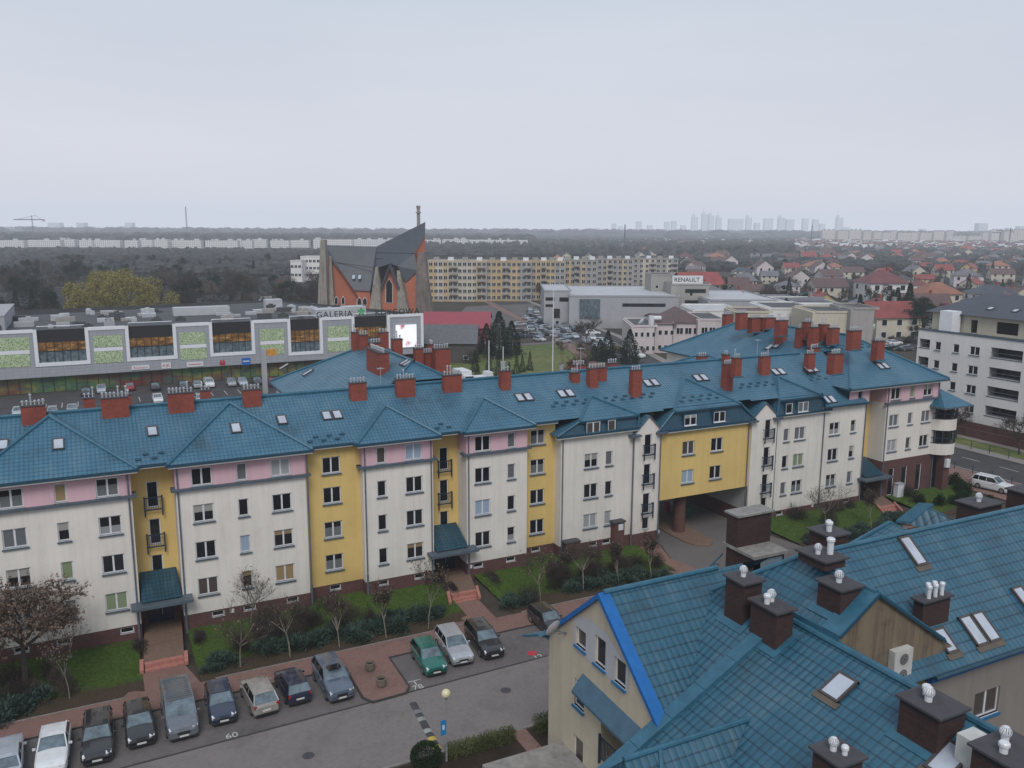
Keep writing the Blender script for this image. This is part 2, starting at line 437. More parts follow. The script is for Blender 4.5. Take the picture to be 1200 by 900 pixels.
# --- Y1 stair recess
def stair(x0, x1, y, cx, ztop=ZE, canopy=True, rows=(9.0, 6.05, 3.85), col=YE):
    wl = []
    for i, z in enumerate(rows):
        h = 2.05 if i < 2 else 1.35
        wl.append((cx - .42 - x0, z if i < 2 else z, .84, h, 1, m_glass))
    hs = [(a, b, a + w, b + h) for (a, b, w, h, _, _) in wl]
    hs += [(cx - .95 - x0, GZ + .45, cx + .95 - x0, 1.75)]
    panel(wall, (x0, y), (1, 0), 0, x1 - x0, GZ - .3, 2.3, hs, BR, mr=BR)
    panel(wall, (x0, y), (1, 0), 0, x1 - x0, 2.3, ztop, hs, col, mr=col)
    for i, w in enumerate(wl):
        put_window(mainb, (x0, y), (1, 0), w[0], w[1], w[2], w[3], 1, m_glass, 'stair_window', sill=False)
        if i < 2: balcony(cx, y, w[1] - .15)
    dr = MB(); dr.box(cx - .93, y + .12, GZ + .46, cx - .03, y + .17, 1.73); dr.box(cx + .03, y + .12, GZ + .46, cx + .93, y + .17, 1.73)
    dd = dr.build('entrance_door', m_navy, mainb, world=True)
    hd = MB(); hd.box(cx + .08, y + .07, .3, cx + .12, y + .12, .8); hd.build('handle', m_zinc, dd)
    if canopy:
        cn = MB(); xa, xb = x0 + .1, x1 - .1
        cn.poly([(xa, -.55, 2.55), (xb, -.55, 2.55), (xb - .1, y, 4.0), (xa + .1, y, 4.0)], 0)
        cn.poly([(xa, -.55, 2.55), (xa + .1, y, 4.0), (xa, y, 2.4)], 0); cn.poly([(xb, -.55, 2.55), (xb, y, 2.4), (xb - .1, y, 4.0)], 0)
        cn.box(xa - .75, -1.25, 2.22, xb + .75, -.02, 2.44, 1); cn.box(xa + .05, -.02, 2.20, xb - .05, y - .02, 2.46, 1)
        cn.build('entrance_canopy', [m_tilec, m_slate], mainb)
def balcony(cx, y, z):
    b = MB(); w = .62; d = .35
    for xx in (cx - w, cx + w): b.box(xx - .05, y - d, z - .45, xx + .05, y - d + .08, z + 1.15); 
    for xx in (cx - w, cx + w): b.box(xx - .03, y - d + .08, z + .02, xx + .03, y, z + .1); b.box(xx - .03, y - d + .08, z + 1.0, xx + .03, y, z + 1.06)
    b.box(cx - w + .05, y - d, z + .98, cx + w - .05, y - d + .06, z + 1.06); b.box(cx - w + .05, y - d, z + .02, cx + w - .05, y - d + .06, z + .12)
    for i in range(7):
        xx = cx - w + .13 + i * .163; b.box(xx, y - d + .015, z + .12, xx + .025, y - d + .04, z + .98)
    b.build('balcony_railing', m_rail, mainb)
m_tilec = tile_mat('canopy tile', (.012, .065, .10), .26, .36)
stair(x1, -14.35, 2.0, -15.85)
side(-14.35, 0, 2.0, GZ - .3, ZE, stdb)
# --- S2
section(-14.35, -4.66, 0, [(U(238.7, 600), 'd'), (U(285.5, 595), 's'), (U(330.5, 587.5), 'd')], Z4, top=ZL, basement=[U(255.7, 717), U(292.7, 710), U(343, 701)])
# --- Y2
section(-4.66, 0, .85, [(U(389, 572.5, .85), 'd')], [10.3, 8.0 - .25, 4.8, 1.95], col=YE, basement=[U(393, 682.7, .85)])
side(0, 0, .85, GZ - .3, ZE, stdb)
side(-4.66, 0, .85, GZ - .3, ZE, stdb, True)
# --- S3
section(0, 6.15, 0, [(U(447.5, 572.5), 's'), (U(485.5, 567), 'd')], Z4, top=ZL, basement=[U(449.3, 682.4), U(492, 673.3)])
side(6.15, 0, 2, GZ - .3, ZE, stdb, True)
stair(6.15, 9.26, 2.0, U(520, 536, 2.0))
side(9.26, 0, 2, GZ - .3, ZE, stdb)
# --- S4
section(9.26, 15.2, 0, [(U(565.7, 556), 'd'), (U(599.3, 551), 's')], Z4, top=ZL, basement=[U(560.7, 660.7), U(598.7, 653.3)])
side(15.2, 0, 1.15, GZ - .3, ZE, stdb, True)
# --- Y4
section(15.2, 18.7, 1.15, [(U(630, 540, 1.15), 'd')], [10.55, 7.75, 4.85, 1.95], col=YE, basement=[U(628, 639, 1.15)])
# --- S5
side(18.7, 0, 1.15, GZ - .3, 11.5, [(ZP, BR), (11.5, CR)])
section(18.7, 26.7, 0, [(U(693, 538.7), 'd'), (U(714, 536), 's')], Z4[1:], ztop=11.45, basement=[U(695, 636), U(710.7, 632.5)])
# --- G1 stair gable tower
def gable_tower(x0, x1, cx, rows, zpk=12.45, zsh=10.95):
    y = -.22; wl = [(cx - .42 - x0, z, .84, h, 1, m_glass) for z, h in rows]
    hs = [(a, b, a + w, b + h) for (a, b, w, h, _, _) in wl]; w_ = x1 - x0; sl = (zpk - zsh) / (w_ / 2)
    clips = [(-sl, 1, zsh), (sl, 1, zsh + sl * w_)]
    panel(wall, (x0, y), (1, 0), 0, w_, GZ - .3, ZP, hs, BR, mr=BR)
    panel(wall, (x0, y), (1, 0), 0, w_, ZP, zpk, hs, CR, clips=clips, mr=CR)
    side(x0, y, .3, GZ - .3, zsh, [(ZP, BR), (zsh, CR)]); side(x1, y, .3, GZ - .3, zsh, [(ZP, BR), (zsh, CR)], True)
    for i, (a, b, w, h, _, _) in enumerate(wl):
        put_window(mainb, (x0, y), (1, 0), a, b, w, h, 1, m_glass, 'stair_window', sill=False)
        if h > 1.6: balcony(x0 + a + .42, y, b + .0)
    r = MB(); xm = (x0 + x1) / 2; t = .07
    for sx, xe in ((-1, x0 - .15), (1, x1 + .15)):
        ze = zsh - .15 * sl
        r.poly([(xe, y - .2, ze), (xm, y - .2, zpk + t), (xm, 4.2, zpk + t), (xe, 4.2, ze)], 0, flip=(sx < 0)) if False else None
        A, B, C_, D_ = (xe, y - .15, ze + t), (xm, y - .15, zpk + t), (xm, 3.0, zpk + t), (xe, 3.0, ze + t)
        r.poly([A, B, C_, D_] if sx < 0 else [B, A, D_, C_], 0)
        r.poly([(xe, y - .15, ze - .08), (xm, y - .15, zpk - .08), (xm, y - .15, zpk + t), (xe, y - .15, ze + t)] if sx < 0 else [(xm, y - .15, zpk - .08), (xe, y - .15, ze - .08), (xe, y - .15, ze + t), (xm, y - .15, zpk + t)], 1)
    # returned eaves boxes
    for xx in (x0, x1): r.box(xx - .65, y - .5, zsh - .38, xx + .45, y + .25, zsh - .2, 1)
    r.build('gable_roof', [m_tile, m_slate], mainb)
G1c = U(755, 525)
gable_tower(26.7, 29.75, 28.25, [(8.55, 2.05), (5.6, 2.05), (2.65, 2.05), (1.0, 1.25)])
# --- passage block
zb = 3.62
wl = [(U(807, 524.5) - .75 - 29.75, 7.95, 1.5, WH, 2, None), (U(840.5, 520) - .75 - 29.75, 7.9, 1.5, WH, 2, None), (U(806, 557) - .75 - 29.75, 5.0, 1.5, WH, 2, m_gblue), (U(838.5, 552) - .75 - 29.75, 5.0, 1.5, WH, 2, None)]
panel(wall, (29.75, .02), (1, 0), 0, 11.45, zb, 10.75, [(a, b, a + w, b + h) for a, b, w, h, _, _ in wl], YE, mr=YE)
windows((29.75, .02), (1, 0), wl)
wall.poly([(29.75, .02, zb), (29.75, 13, zb), (41.2, 13, zb), (41.2, .02, zb)], SO)
side(29.75, .3, 13, GZ - .3, zb, [(zb, BR)], True)
side(41.2, .02, 13, GZ - .3, zb, [(.9, BR), (zb, SO)])
side(41.2, .02, 13, GZ - .3, GZ, [(GZ, BR)])
panel(wall, (41.2, 13), (-1, 0), 0, 11.45, zb, ZE, (), CR)
# inner storage wall making the far left of the passage dark
pil = MB()
pil.lathe((33.75, 1.6, 0), [(.62, GZ - .3), (.62, zb)], 16); pil.build('pillar', m_pillar if 'm_pillar' in globals() else plain('brown rendered pillar', (.10, .045, .035), .8, .2, 2), mainb, smooth=True)
pil = MB(); pil.box(33.2, 8.2, GZ - .3, 34.3, 9.4, zb); pil.box(36.8, 12.2, GZ - .3, 37.8, 13, zb); pil.build('pillar', MATS['brown rendered pillar'], mainb)
# --- G2
gable_tower(41.2, 44.6, 43.4, [(8.55, 2.05), (5.6, 2.05), (2.65, 2.05), (.9, 1.25)])
# --- S6
section(44.6, 57.9, 0, [(U(921.7, 508.7), 's'), (U(937.5, 507), 'd'), (U(978, 501.7), 'd'), (U(1000, 498.7), 's')], [7.9, 4.95, 2.0], ztop=11.25, basement=[U(914, 595.5), U(992.5, 581.7)], plinth=.3)
# pink roof box over the end of S6
pbx0, pbx1 = 55.2, 58.3
panel(wall, (pbx0, .05), (1, 0), 0, pbx1 - pbx0, 11.1, 12.85, [(1.35, 11.15, 2.1, 12.5)], PK, mr=PK)
put_window(mainb, (pbx0, .05), (1, 0), 1.35, 11.15, .75, 1.35, 1, m_glass)
side(pbx0, .05, 4, 11.0, 12.85, [(12.85, BD)]); side(pbx1, .05, 2.2, 11.1, 12.85, [(12.85, PK)], True)
side(57.9, 0, 2.2, GZ - .3, 11.25, [(.3, BR), (11.25, CR)], True)
stair(58.0, 61.1, 2.2, 59.4, ztop=12.9)
side(61.1, 0, 2.2, GZ - .3, 12.85, [(3.9, BR), (ZL, CR), (12.85, PK)])
# --- S7
x0, x1 = 61.1, 69.8
wl = []
for cx, k in ((U(1047.5, 492.5), 'd'), (U(1066.7, 490), 's'), (U(1085, 487.5), 'd')):
    w = 1.5 if k == 'd' else .8
    for z in (11.05, 7.9, 4.95): wl.append((cx - w / 2 - x0, z, w, WH, 2 if k == 'd' else 1, None))
gl = [(U(q, 560) - .45 - x0, GZ + .35, .95, 3.3, 1, m_glass) for q in (1044, 1059, 1075.5)]
hs = [(a, b, a + w, b + h) for a, b, w, h, _, _ in wl + gl]
for a, b, c in ((GZ - .3, 3.9, BR), (3.9, ZL, CR), (ZL, 12.85, PK)): panel(wall, (x0, 0), (1, 0), 0, x1 - x0, a, b, hs, c, mr=c)
windows((x0, 0), (1, 0), wl)
for g in gl: put_window(mainb, (x0, 0), (1, 0), g[0], g[1], g[2], g[3], 1, m_glass, 'shop_window', sill=False)
side(69.8, 0, 13, GZ - .3, 12.85, [(3.9, BR), (ZL, CR), (12.85, PK)], True)
# rear and ends
panel(wall, (69.8, 13), (-1, 0), 0, 28.6, GZ - .3, 12.8, (), CR); panel(wall, (29.75, 13), (-1, 0), 0, 75.75, GZ - .3, 12.8, (), CR)
side(-46, 0, 13, GZ - .3, ZE, stdb)
side(29.75, 1.2, 13, zb, ZE, [(ZE, YE)], True)
wall.build('wall', WM_, mainb)
# --- ledges and eaves
lg = MB()
def ledge_at(x0, x1, y, z): lg = MB(); lg.box(x0, y - .30, z - .13, x1, y + .02, z + .05, 0); lg.build('string_ledge', m_slate, mainb)
for a, b in ((-46, -17.0), (-14.7, -4.3), (-.35, 6.5), (8.9, 15.5)): ledge_at(a, b, 0, 10.74)
ledge_at(60.8, 70.2, 0, 10.74); ledge_at(54.9, 58.4, .05, 11.12)
ledge_at(-.35, 0.0, .6, 10.74)
for x0_, x1_, y1_ in ((-17.35, -17.02, .9), (6.15, 6.48, .9), (15.2, 15.53, .9), (-14.68, -14.35, .75), (-.33, 0, .75), (8.93, 9.26, .75)):
    lg = MB(); lg.box(x0_, .021, 10.61, x1_, y1_, 10.79, 0); lg.build('string_ledge', m_slate, mainb)
# --- roof
rf = MB(); gut = MB(); caps = MB(); sg = MB(); mans = MB()
def ridge_cap(p, q, r=.13, up=.05): 
    p, q = Vector(p), Vector(q); caps.tube(p + Vector((0, 0, up)), q + Vector((0, 0, up)), r, n=6)
def eave(x0, x1, y, z):
    gut = MB(); gut.box(x0, y - .14, z - .16, x1, y - .02, z - .02, 0); gut.box(x0 + .05, y - .02, z - .20, x1 - .05, y + .55, z - .12, 1); gut.box(x0 + .02, y - .1, z - .27, x1 - .02, y - .02, z - .162, 1); gut.build('gutter', [m_bluedark, m_soffit], mainb)
def eave_side(x, y0, y1, z, s):
    gut = MB(); gut.box(x, y0, z - .16, x + .12 * s, y1, z - .02, 0); gut.box(x - .5 * s, y0, z - .2, x - .001 * s, y1, z - .12, 1); gut.build('gutter', [m_bluedark, m_soffit], mainb)
ZR, YR = 16.0, 6.6
ye, ze = .32, 12.82; sl = (ZR - ze) / (YR - ye)
def main_slope(xa, xb, ye_=ye, ze_=ze):
    rf.poly([(xa, ye_, ze_), (xb, ye_, ze_), (xb, YR, ZR), (xa, YR, ZR)])
main_slope(-47, 18.9)
eave(-17.6, -14.1, ye + 1.0, ze + 1.0 * sl) if False else None
for a, b in ((-17.2, -14.6), (-4.1, -.7), (6.8, 8.6), (15.7, 18.5)): eave(a, b, ye, ze)
rf.poly([(-47, YR, ZR), (71, YR, ZR), (71, 13.4, 12.6), (-47, 13.4, 12.6)])
def wing(x0, x1, xa, yf=-.6, zf=12.82, tan=.60, k=1.0):
    """hipped projecting wing"""
    hw = (x1 - x0) / 2; xm = (x0 + x1) / 2 if xa is None else xa; za = zf + hw * tan; ya = yf + hw * k
    yb = min(YR - .1, ye + (za - ze) / sl + .25)
    A = (x0, yf, zf); B = (x1, yf, zf); T = (xm, ya, za)
    rf.poly([A, B, T]); rf.poly([A, T, (xm, yb, za), (x0, yb, zf)]); rf.poly([T, B, (x1, yb, zf), (xm, yb, za)])
    ridge_cap(A, T); ridge_cap(B, T)
    eave(x0, x1, yf, zf); eave_side(x0, yf, ye + .1, zf, -1); eave_side(x1, yf, ye + .1, zf, 1)
    return T
wing(-27.9, -16.85, None); wing(-14.85, -4.15, None); wing(-.6, 6.7, None); wing(8.75, 15.75, None); wing(-47, -29, None)
# right part: S5 mansard and hips
def mansard(x0, x1, xt0, xt1, zb_, zt, yb_, yt, apx, apy, apz, cols):
    m_ = mans
    F = [(x0, yb_, zb_), (x1, yb_, zb_), (xt1, yt, zt), (xt0, yt, zt)]
    # front cladding with window boxes standing through it
    m_.poly(F, 0)
    m_.poly([(x0, yb_, zb_), (xt0, yt, zt), (xt0, 3.2, zt + .02), (x0, 2.4, zb_)], 1); m_.poly([(x1, yb_, zb_), (x1, 2.4, zb_), (xt1, 3.2, zt), (xt1, yt, zt)], 1)
    T = (apx, apy, apz); yf = yt - .28; zf = zt - .03
    A = (xt0 - .15, yf, zf); B = (xt1 + .15, yf, zf)
    rf.poly([A, B, T]); rf.poly([A, T, (apx, YR, apz), (xt0 - .15, YR, zf)]); rf.poly([T, B, (xt1 + .15, YR, zf), (apx, YR, apz)])
    ridge_cap(A, T); ridge_cap(B, T); gut = MB(); gut.box(A[0], yf - .12, zf - .15, B[0], yf, zf - .02, 0); gut.build('gutter', [m_bluedark, m_soffit], mainb); gut = MB()
    gut.box(x0, yb_ - .14, zb_ - .16, x1, yb_ + .2, zb_ - .02, 0); gut.box(x0, yb_ - .1, zb_ - .3, x1, .06, zb_ - .165, 1); gut.build('gutter', [m_bluedark, m_soffit], mainb)
    ridge_cap((x0, yb_, zb_), A, .1, 0); ridge_cap((x1, yb_, zb_), B, .1, 0)
    for cx, w in cols:
        z0, h = (11.38 if zb_ > 11 else 11.0), 1.1
        yw_ = yb_ - .02
        m_.box(cx - w / 2 - .10, yw_, z0 - .1, cx - w / 2 - .001, 1.2, z0 + h + .08, 0); m_.box(cx + w / 2 + .001, yw_, z0 - .1, cx + w / 2 + .10, 1.2, z0 + h + .08, 0); m_.box(cx - w / 2, yw_, z0 + h + .001, cx + w / 2, 1.2, z0 + h + .078, 0); m_.box(cx - w / 2, yw_ + .001, z0 - .1, cx + w / 2, 1.2, z0 - .031, 0)
        put_window(mainb, (cx - w / 2, yw_ - .06), (1, 0), 0, z0, w, h, 2 if w > 1 else 1, None, 'dormer_window', sill=False)
mansard(18.1, 26.9, 20.7, 27.0, 11.45, 12.6, -.35, .15, 23.3, 2.4, 14.25, [(U(693, 505.5) , 1.5), (U(714.5, 502.5), .85)])
mansard(29.3, 41.6, 31.4, 39.6, 10.78, 12.55, -.3, .2, 35.3, 3.6, 14.9, [(U(807, 493), 1.5), (U(841, 489), 1.5)])
mansard(44.4, 52.3, 45.0, 50.7, 10.95, 12.5, -.3, .2, 46.9, 2.4, 14.4, [(U(922.5, 479), .95), (U(939, 477.5), 1.5)])
# main slope from Y4 to S6 comes lower behind the mansards
yl = -.0; zl = ZR - sl * (YR - 0.0)
rf.poly([(18.9, ye, ze), (26.8, ye, ze), (26.8, YR, ZR), (18.9, YR, ZR)])
rf.poly([(26.8, .1, ZR - sl * (YR - .1)), (30.2, .1, ZR - sl * (YR - .1)), (30.2, YR, ZR), (26.8, YR, ZR)])
rf.poly([(30.2, ye, ze), (41.2, ye, ze), (41.2, YR, ZR), (30.2, YR, ZR)])
rf.poly([(41.2, .1, ZR - sl * (YR - .1)), (51.2, .1, ZR - sl * (YR - .1)), (51.2, YR, ZR), (41.2, YR, ZR)])
rf.poly([(51.2, -.45, 11.3), (57.6, -.45, 11.3), (57.6, YR, ZR), (51.2, YR, ZR)])
mans.poly([(51.2, -.45, 11.3), (51.2, .1, ZR - sl * (YR - .1)), (51.2, YR, ZR)])
mans.poly([(51.2, .1, 10.9), (51.2, 3, 10.9), (51.2, 3, 14), (51.2, .1, ZR - sl * (YR - .1))])
gut = MB(); gut.box(51.0, -.6, 11.12, 57.6, -.44, 11.28, 0); gut.box(51.0, -.44, 11.08, 57.6, .02, 11.16, 1); gut.build('gutter', [m_bluedark, m_soffit], mainb)
ridge_cap((-47, YR, ZR), (54, YR, ZR), .17)
# S7 and the wing running back behind it
hx0, hx1, hy0, hy1, hz = 54.5, 70.6, -.62, 34.0, 12.95
tz = hz + (hx1 - hx0) / 2 * .575; xm = (hx0 + hx1) / 2; hw = (hx1 - hx0) / 2
a, b, c, d = (hx0, hy0, hz), (hx1, hy0, hz), (hx1, hy1, hz), (hx0, hy1, hz); t0 = (xm, hy0 + hw, tz); t1 = (xm, hy1 - hw, tz)
rf.poly([a, b, t0]); rf.poly([b, c, t1, t0]); rf.poly([c, d, t1]); rf.poly([d, a, t0, t1])
ridge_cap(a, t0, .15); ridge_cap(b, t0, .15); ridge_cap(t0, t1, .15); ridge_cap(c, t1, .15); ridge_cap(d, t1)
eave(hx0, hx1, hy0, hz); eave_side(hx0, hy0, .9, hz, -1); eave_side(hx0, 13, hy1, hz, -1)
wl2 = MB(); wl2.box(hx0 + .7, 13, GZ - .3, hx1 - .7, hy1 - .7, hz - .1); 
# rear wing in the middle and small rear projections
cx0, cx1, cy1, cz = -1.4, 16.8, 31.2, 12.9
tz2 = 17.75; xm2 = 7.7
A1 = 2.55
p0 = (xm2, 9.1, tz2); p1 = (xm2, 22.3, tz2)
rf.poly([(cx0, 6.6, cz), p0, p1, (cx0, cy1, cz)][::-1]) if False else None
zq = 16.35; s2 = (tz2 - cz) / (xm2 - cx0)
rf.poly([(cx0, 7.0, cz), (xm2 - 2.65, 6.7, zq), p0, p1, (cx0, cy1, cz)], flip=True)
rf.poly([(cx1, 7.0, cz), (xm2 + 2.65, 6.7, zq), p0, p1, (cx1, cy1, cz)])
rf.poly([(xm2 - 2.65, 6.7, zq), (xm2 + 2.65, 6.7, zq), p0]); rf.poly([(cx1, cy1, cz), (cx0, cy1, cz), p1])
for q in ((xm2 - 2.65, 6.7, zq), (xm2 + 2.65, 6.7, zq)): ridge_cap(q, p0)
ridge_cap(p0, p1, .15); ridge_cap(p1, (cx0, cy1, cz)); ridge_cap(p1, (cx1, cy1, cz))
eave_side(cx0, 13, cy1, cz, -1)
wl2.box(cx0 + .6, 13, GZ - .3, cx1 - .6, cy1 - .6, cz - .12)
def hiproof(x0, x1, y0, y1, z, tan=.55, walls=True):
    hw = min(x1 - x0, y1 - y0) / 2; t = z + hw * tan
    if x1 - x0 > y1 - y0: r0, r1 = (x0 + hw, (y0 + y1) / 2, t), (x1 - hw, (y0 + y1) / 2, t)
    else: r0, r1 = ((x0 + x1) / 2, y0 + hw, t), ((x0 + x1) / 2, y1 - hw, t)
    a, b, c, d = (x0, y0, z), (x1, y0, z), (x1, y1, z), (x0, y1, z)
    if x1 - x0 > y1 - y0: rf.poly([a, b, r1, r0]); rf.poly([b, c, r1]); rf.poly([c, d, r0, r1]); rf.poly([d, a, r0])
    else: rf.poly([a, b, r0]); rf.poly([b, c, r1, r0]); rf.poly([c, d, r1]); rf.poly([d, a, r0, r1])
    for q, r_ in ((a, r0), (d, r0 if x1 - x0 > y1 - y0 else r1), (b, r1 if x1 - x0 > y1 - y0 else r0), (c, r1)): ridge_cap(q, r_)
    ridge_cap(r0, r1)
    if walls: wl2.box(x0 + .5, y0 + .5, GZ - .3, x1 - .5, y1 - .5, z - .1)
hiproof(46.0, 55.5, 14.5, 24.5, 12.0, .5)
hiproof(-20.6, -12.0, 9.0, 18.5, 12.3, .50); hiproof(-46, -32.5, 10, 24, 12.6)
wl2.build('rear_wall', m_cream, mainb)
# snow guards: two staggered rows of small hooks
def guards(x0, x1, ye_, ze_, tan, n_off=.55):
    for r_ in range(2):
        x = x0 + r_ * n_off
        while x < x1:
            y = ye_ + .55 + r_ * .45; z = ze_ + (y - ye_) * tan
            sg.obox((x, y, z + .06), (.20, 0, 0), (0, .10, .05), (0, -.015, .03)); x += 1.1
for a, b in ((-16.7, -15), (-4, -1), (6.9, 8.5)): guards(a, b, ye, ze, sl)
guards(19, 31, ye + 1.2, ze + 1.2 * sl, sl); guards(41.5, 46, ye + 1.2, ze + 1.2 * sl, sl); guards(51.5, 54, ye + 1.3, ze + 1.3 * sl, sl); guards(33, 38, .4, 12.85, .6); guards(56, 64, 4.8, 12.95 + 5.4 * .575, .575)
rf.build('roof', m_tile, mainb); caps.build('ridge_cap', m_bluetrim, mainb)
sg.build('snow_guard', m_bluedark, mainb)['kind'] = 'stuff'; mans.build('mansard_cladding', [m_bluedark, m_tile], mainb)
# downpipes
for x, y, zt in ((-17.55, -.1, 12.6), (-14.2, -.1, 12.6), (-.02 + .18, -.1, 12.6), (5.95, -.1, 12.6), (9.42, -.1, 12.6), (18.85, -.1, 11.3), (26.6, -.16, 10.7), (29.65, -.33, 10.5), (44.75, -.1, 10.6), (51.5, -.1, 11.1), (57.8, -.1, 11.0), (61.25, -.1, 12.7), (40.9, -.12, 10.5), (-4.55, -.1, 12.6), (69.7, -.1, 12.7)):
    d_ = MB(); d_.tube((x, y, GZ), (x, y, 1.4), .085, n=8); d_.tube((x, y, 1.4), (x, y, zt), .06, n=8); d_.build('downpipe', m_pipe, mainb)
for x, z, w in ((U(272, 716.7), .25, .32), (U(551.3, 663.7), .25, .32), (U(772.7 - 2, 632), .3, .3), (U(952, 590), 0.0, .3)):
    v_ = MB(); v_.box(x - w / 2, -.05, z, x + w / 2, -.003, z + w); v_.build('vent_grille', m_white, mainb)
# brick boxes at the foot of S5
bb = MB(); bb.box(U(664, 640, -.8), -.8, GZ - .2, U(680, 640, -.8), 0.0, 1.25); bb.box(U(663, 640, -.9), -.88, 1.25, U(681, 640, -.9), 0.0, 1.35, 1); bb.build('meter_housing', [m_brick, m_cap], mainb)
bb = MB(); bb.box(U(720, 630, -.7), -.7, GZ - .2, U(731.5, 630, -.7), -.002, 2.35); bb.box(U(719, 630, -.7) - .05, -.8, 2.35, U(732, 630, -.7) + .05, -.002, 2.5, 1); bb.box(U(724.5, 630, -.7), -.72, 1.6, U(730, 630, -.7), -.70, 2.2, 2); bb.build('meter_housing', [m_brick, m_cap, m_white], mainb)
# ---------------------------------------------------------------- chimneys
def plane_main(x, y): return pplane(x, y, (0, YR, ZR), (0, -sl, 1))
def chimney(par, x0, x1, y0, y1, zb_, zt, brick=m_chim, cowls=3, kind='pipes', cr=random.Random(3)):
    c = MB(); c.box(x0, y0, zb_, x1, y1, zt, 0)
    o = c.build('chimney', brick, par)
    k = MB(); k.box(x0 - .05, y0 - .05, zt, x1 + .05, y1 + .05, zt + .07, 0); kk = k.build('cap', m_cap, o)
    f = MB(); f.box(x0 - .12, y0 - .14, zb_ + .0, x1 + .12, y0 + .0, zb_ + .16, 0)
    f.build('flashing', m_bluetrim, o)
    w = MB(); L_ = max(x1 - x0, y1 - y0); along = (x1 - x0) >= (y1 - y0); n = max(1, int(L_ / .25)); xc, yc = (x0 + x1) / 2, (y0 + y1) / 2
    for i in range(n):
        t = (i + .5) / n
        p = (x0 + (x1 - x0) * t, yc) if along else (xc, y0 + (y1 - y0) * t)
        h = .30 + cr.random() * .08 + (cr.random() < .10) * .45; 
        w.tube((p[0], p[1], zt + .07), (p[0], p[1], zt + .07 + h), .06, n=6); w.lathe((p[0], p[1], zt + .07 + h), [(.10, -.05), (.095, .02), (0, .07)], 6)
    if along: w.box(x0, yc - .02, zt + .30, x1, yc + .02, zt + .33)
    else: w.box(xc - .02, y0, zt + .30, xc + .02, y1, zt + .33)
    w.build('vent_cowl', m_zinc, o)
    return o
def chim_px(par, xa, xb, yb_, yt, plane, depth=.7, **k):
    """front face bottom edge of the stack at pixel row yb_, top at yt, spanning pixels xa..xb"""
    p = plane((xa + xb) / 2, yb_); s = scale_at(p); w = (xb - xa) * s / 1.02; h = (yb_ - yt) * s / 1.0
    if depth > 1.2: w = w * .55
    return chimney(par, p.x - w / 2, p.x + w / 2, p.y, p.y + depth, p.z - .5, p.z + h, **k)
for xa, xb, yb_, yt in ((27.5, 53.5, 498, 476), (121, 151, 490, 466.5), (199, 227.5, 484, 461), (286, 306.5, 477, 457), (411, 430.5, 470, 449), (465, 488, 466, 444.5), (520, 542.5, 460, 440), (587, 599.5, 457.5, 435),
                        (740, 753, 466, 434), (848, 860, 458, 427), (891, 904, 440, 418), (945, 956.5, 434, 415), (670, 680.5, 449, 437), (690, 702, 455, 432), (701, 712, 447, 431)):
    chim_px(mainb, xa, xb, yb_, yt, plane_main)
bk = lambda Z: (lambda x, y: pz(x, y, Z))
for xa, xb, yb_, yt, Z, dp in ((860.5, 870, 437, 420, 15.8, .7), (849, 856, 428, 416, 15.5, .7), (819, 831, 428, 418, 14.2, .8), (713, 726, 436, 426, 15.3, .8), (672, 688, 440, 428, 15.2, .7), (951, 963, 416, 408, 15.6, .8),
                               (975, 990, 434, 415, 16.0, 1.0)):
    chim_px(mainb, xa, xb, yb_, yt, bk(Z), dp)
for xa, xb, yb_, yt, Z in ((935, 946, 415, 385, 14.9), (951, 961, 402, 384, 16.6), (973, 985, 400, 385, 17.0), (996, 1011, 406, 388, 17.2), (1025.5, 1038, 418, 400, 15.7), (944, 953, 394, 378, 17.2), (963, 972.5, 396, 381, 17.2),
                           (911, 923, 409, 380, 15.1), (849, 860, 388, 369, 15.6), (865, 877, 383, 367.5, 17.4), (879, 895.5, 386, 373, 17.0), (896, 911, 382, 373, 17.5), (911, 925, 390, 376, 17.5)):
    chim_px(mainb, xa, xb, yb_, yt, bk(Z), .9)
for xa, xb, yb_, yt, Z, dp in ((414, 421, 411, 390, 17.0, .8), (422, 432, 408, 393, 17.4, .8), (435, 448, 417, 402, 17.0, .8), (445, 456, 405, 390, 17.6, .8), (440, 462, 448, 414, 15.7, 4.2), (461, 472.5, 416, 398, 17.1, .8),
                               (487, 497, 425, 409, 16.9, .8), (497, 509, 433, 414, 16.0, .8), (510, 529, 440, 409, 15.6, 1.1), (503, 511, 420, 404, 16.6, .8), (99, 112, 483, 467, 15.0, .7), (148, 155, 480, 463, 15.2, .7), (236, 247.5, 470, 458, 15.4, .7)):
    chim_px(mainb, xa, xb, yb_, yt, bk(Z), dp)
# ---------------------------------------------------------------- skylights
def skylight(par, c, n, w=.78, h=1.1, frame=.10, up=None, tilt=0):
    """c centre on the roof plane with normal n"""
    n = Vector(n).normalized(); t = Vector((0, 0, 1)).cross(n).normalized(); v = n.cross(t)
    c = Vector(c)
    f = MB()
    for sx, sy, ex, ey in ((-1, 0, frame / 2, h / 2), (1, 0, frame / 2, h / 2), (0, -1, w / 2, frame / 2), (0, 1, w / 2, frame / 2)):
        f.obox(c + t * sx * (w / 2 - frame / 2) + v * sy * (h / 2 - frame / 2) + n * .06, t * ex, v * ey, n * (.07 if sx else .066))
    o = f.build('skylight', m_skylf, par)
    g = MB(); q = c + n * .10
    g.poly([q - t * (w / 2 - frame) - v * (h / 2 - frame), q + t * (w / 2 - frame) - v * (h / 2 - frame), q + t * (w / 2 - frame) + v * (h / 2 - frame), q - t * (w / 2 - frame) + v * (h / 2 - frame)])
    g.build('pane', m_skyl, o); return o
nm = (0, -sl, 1)
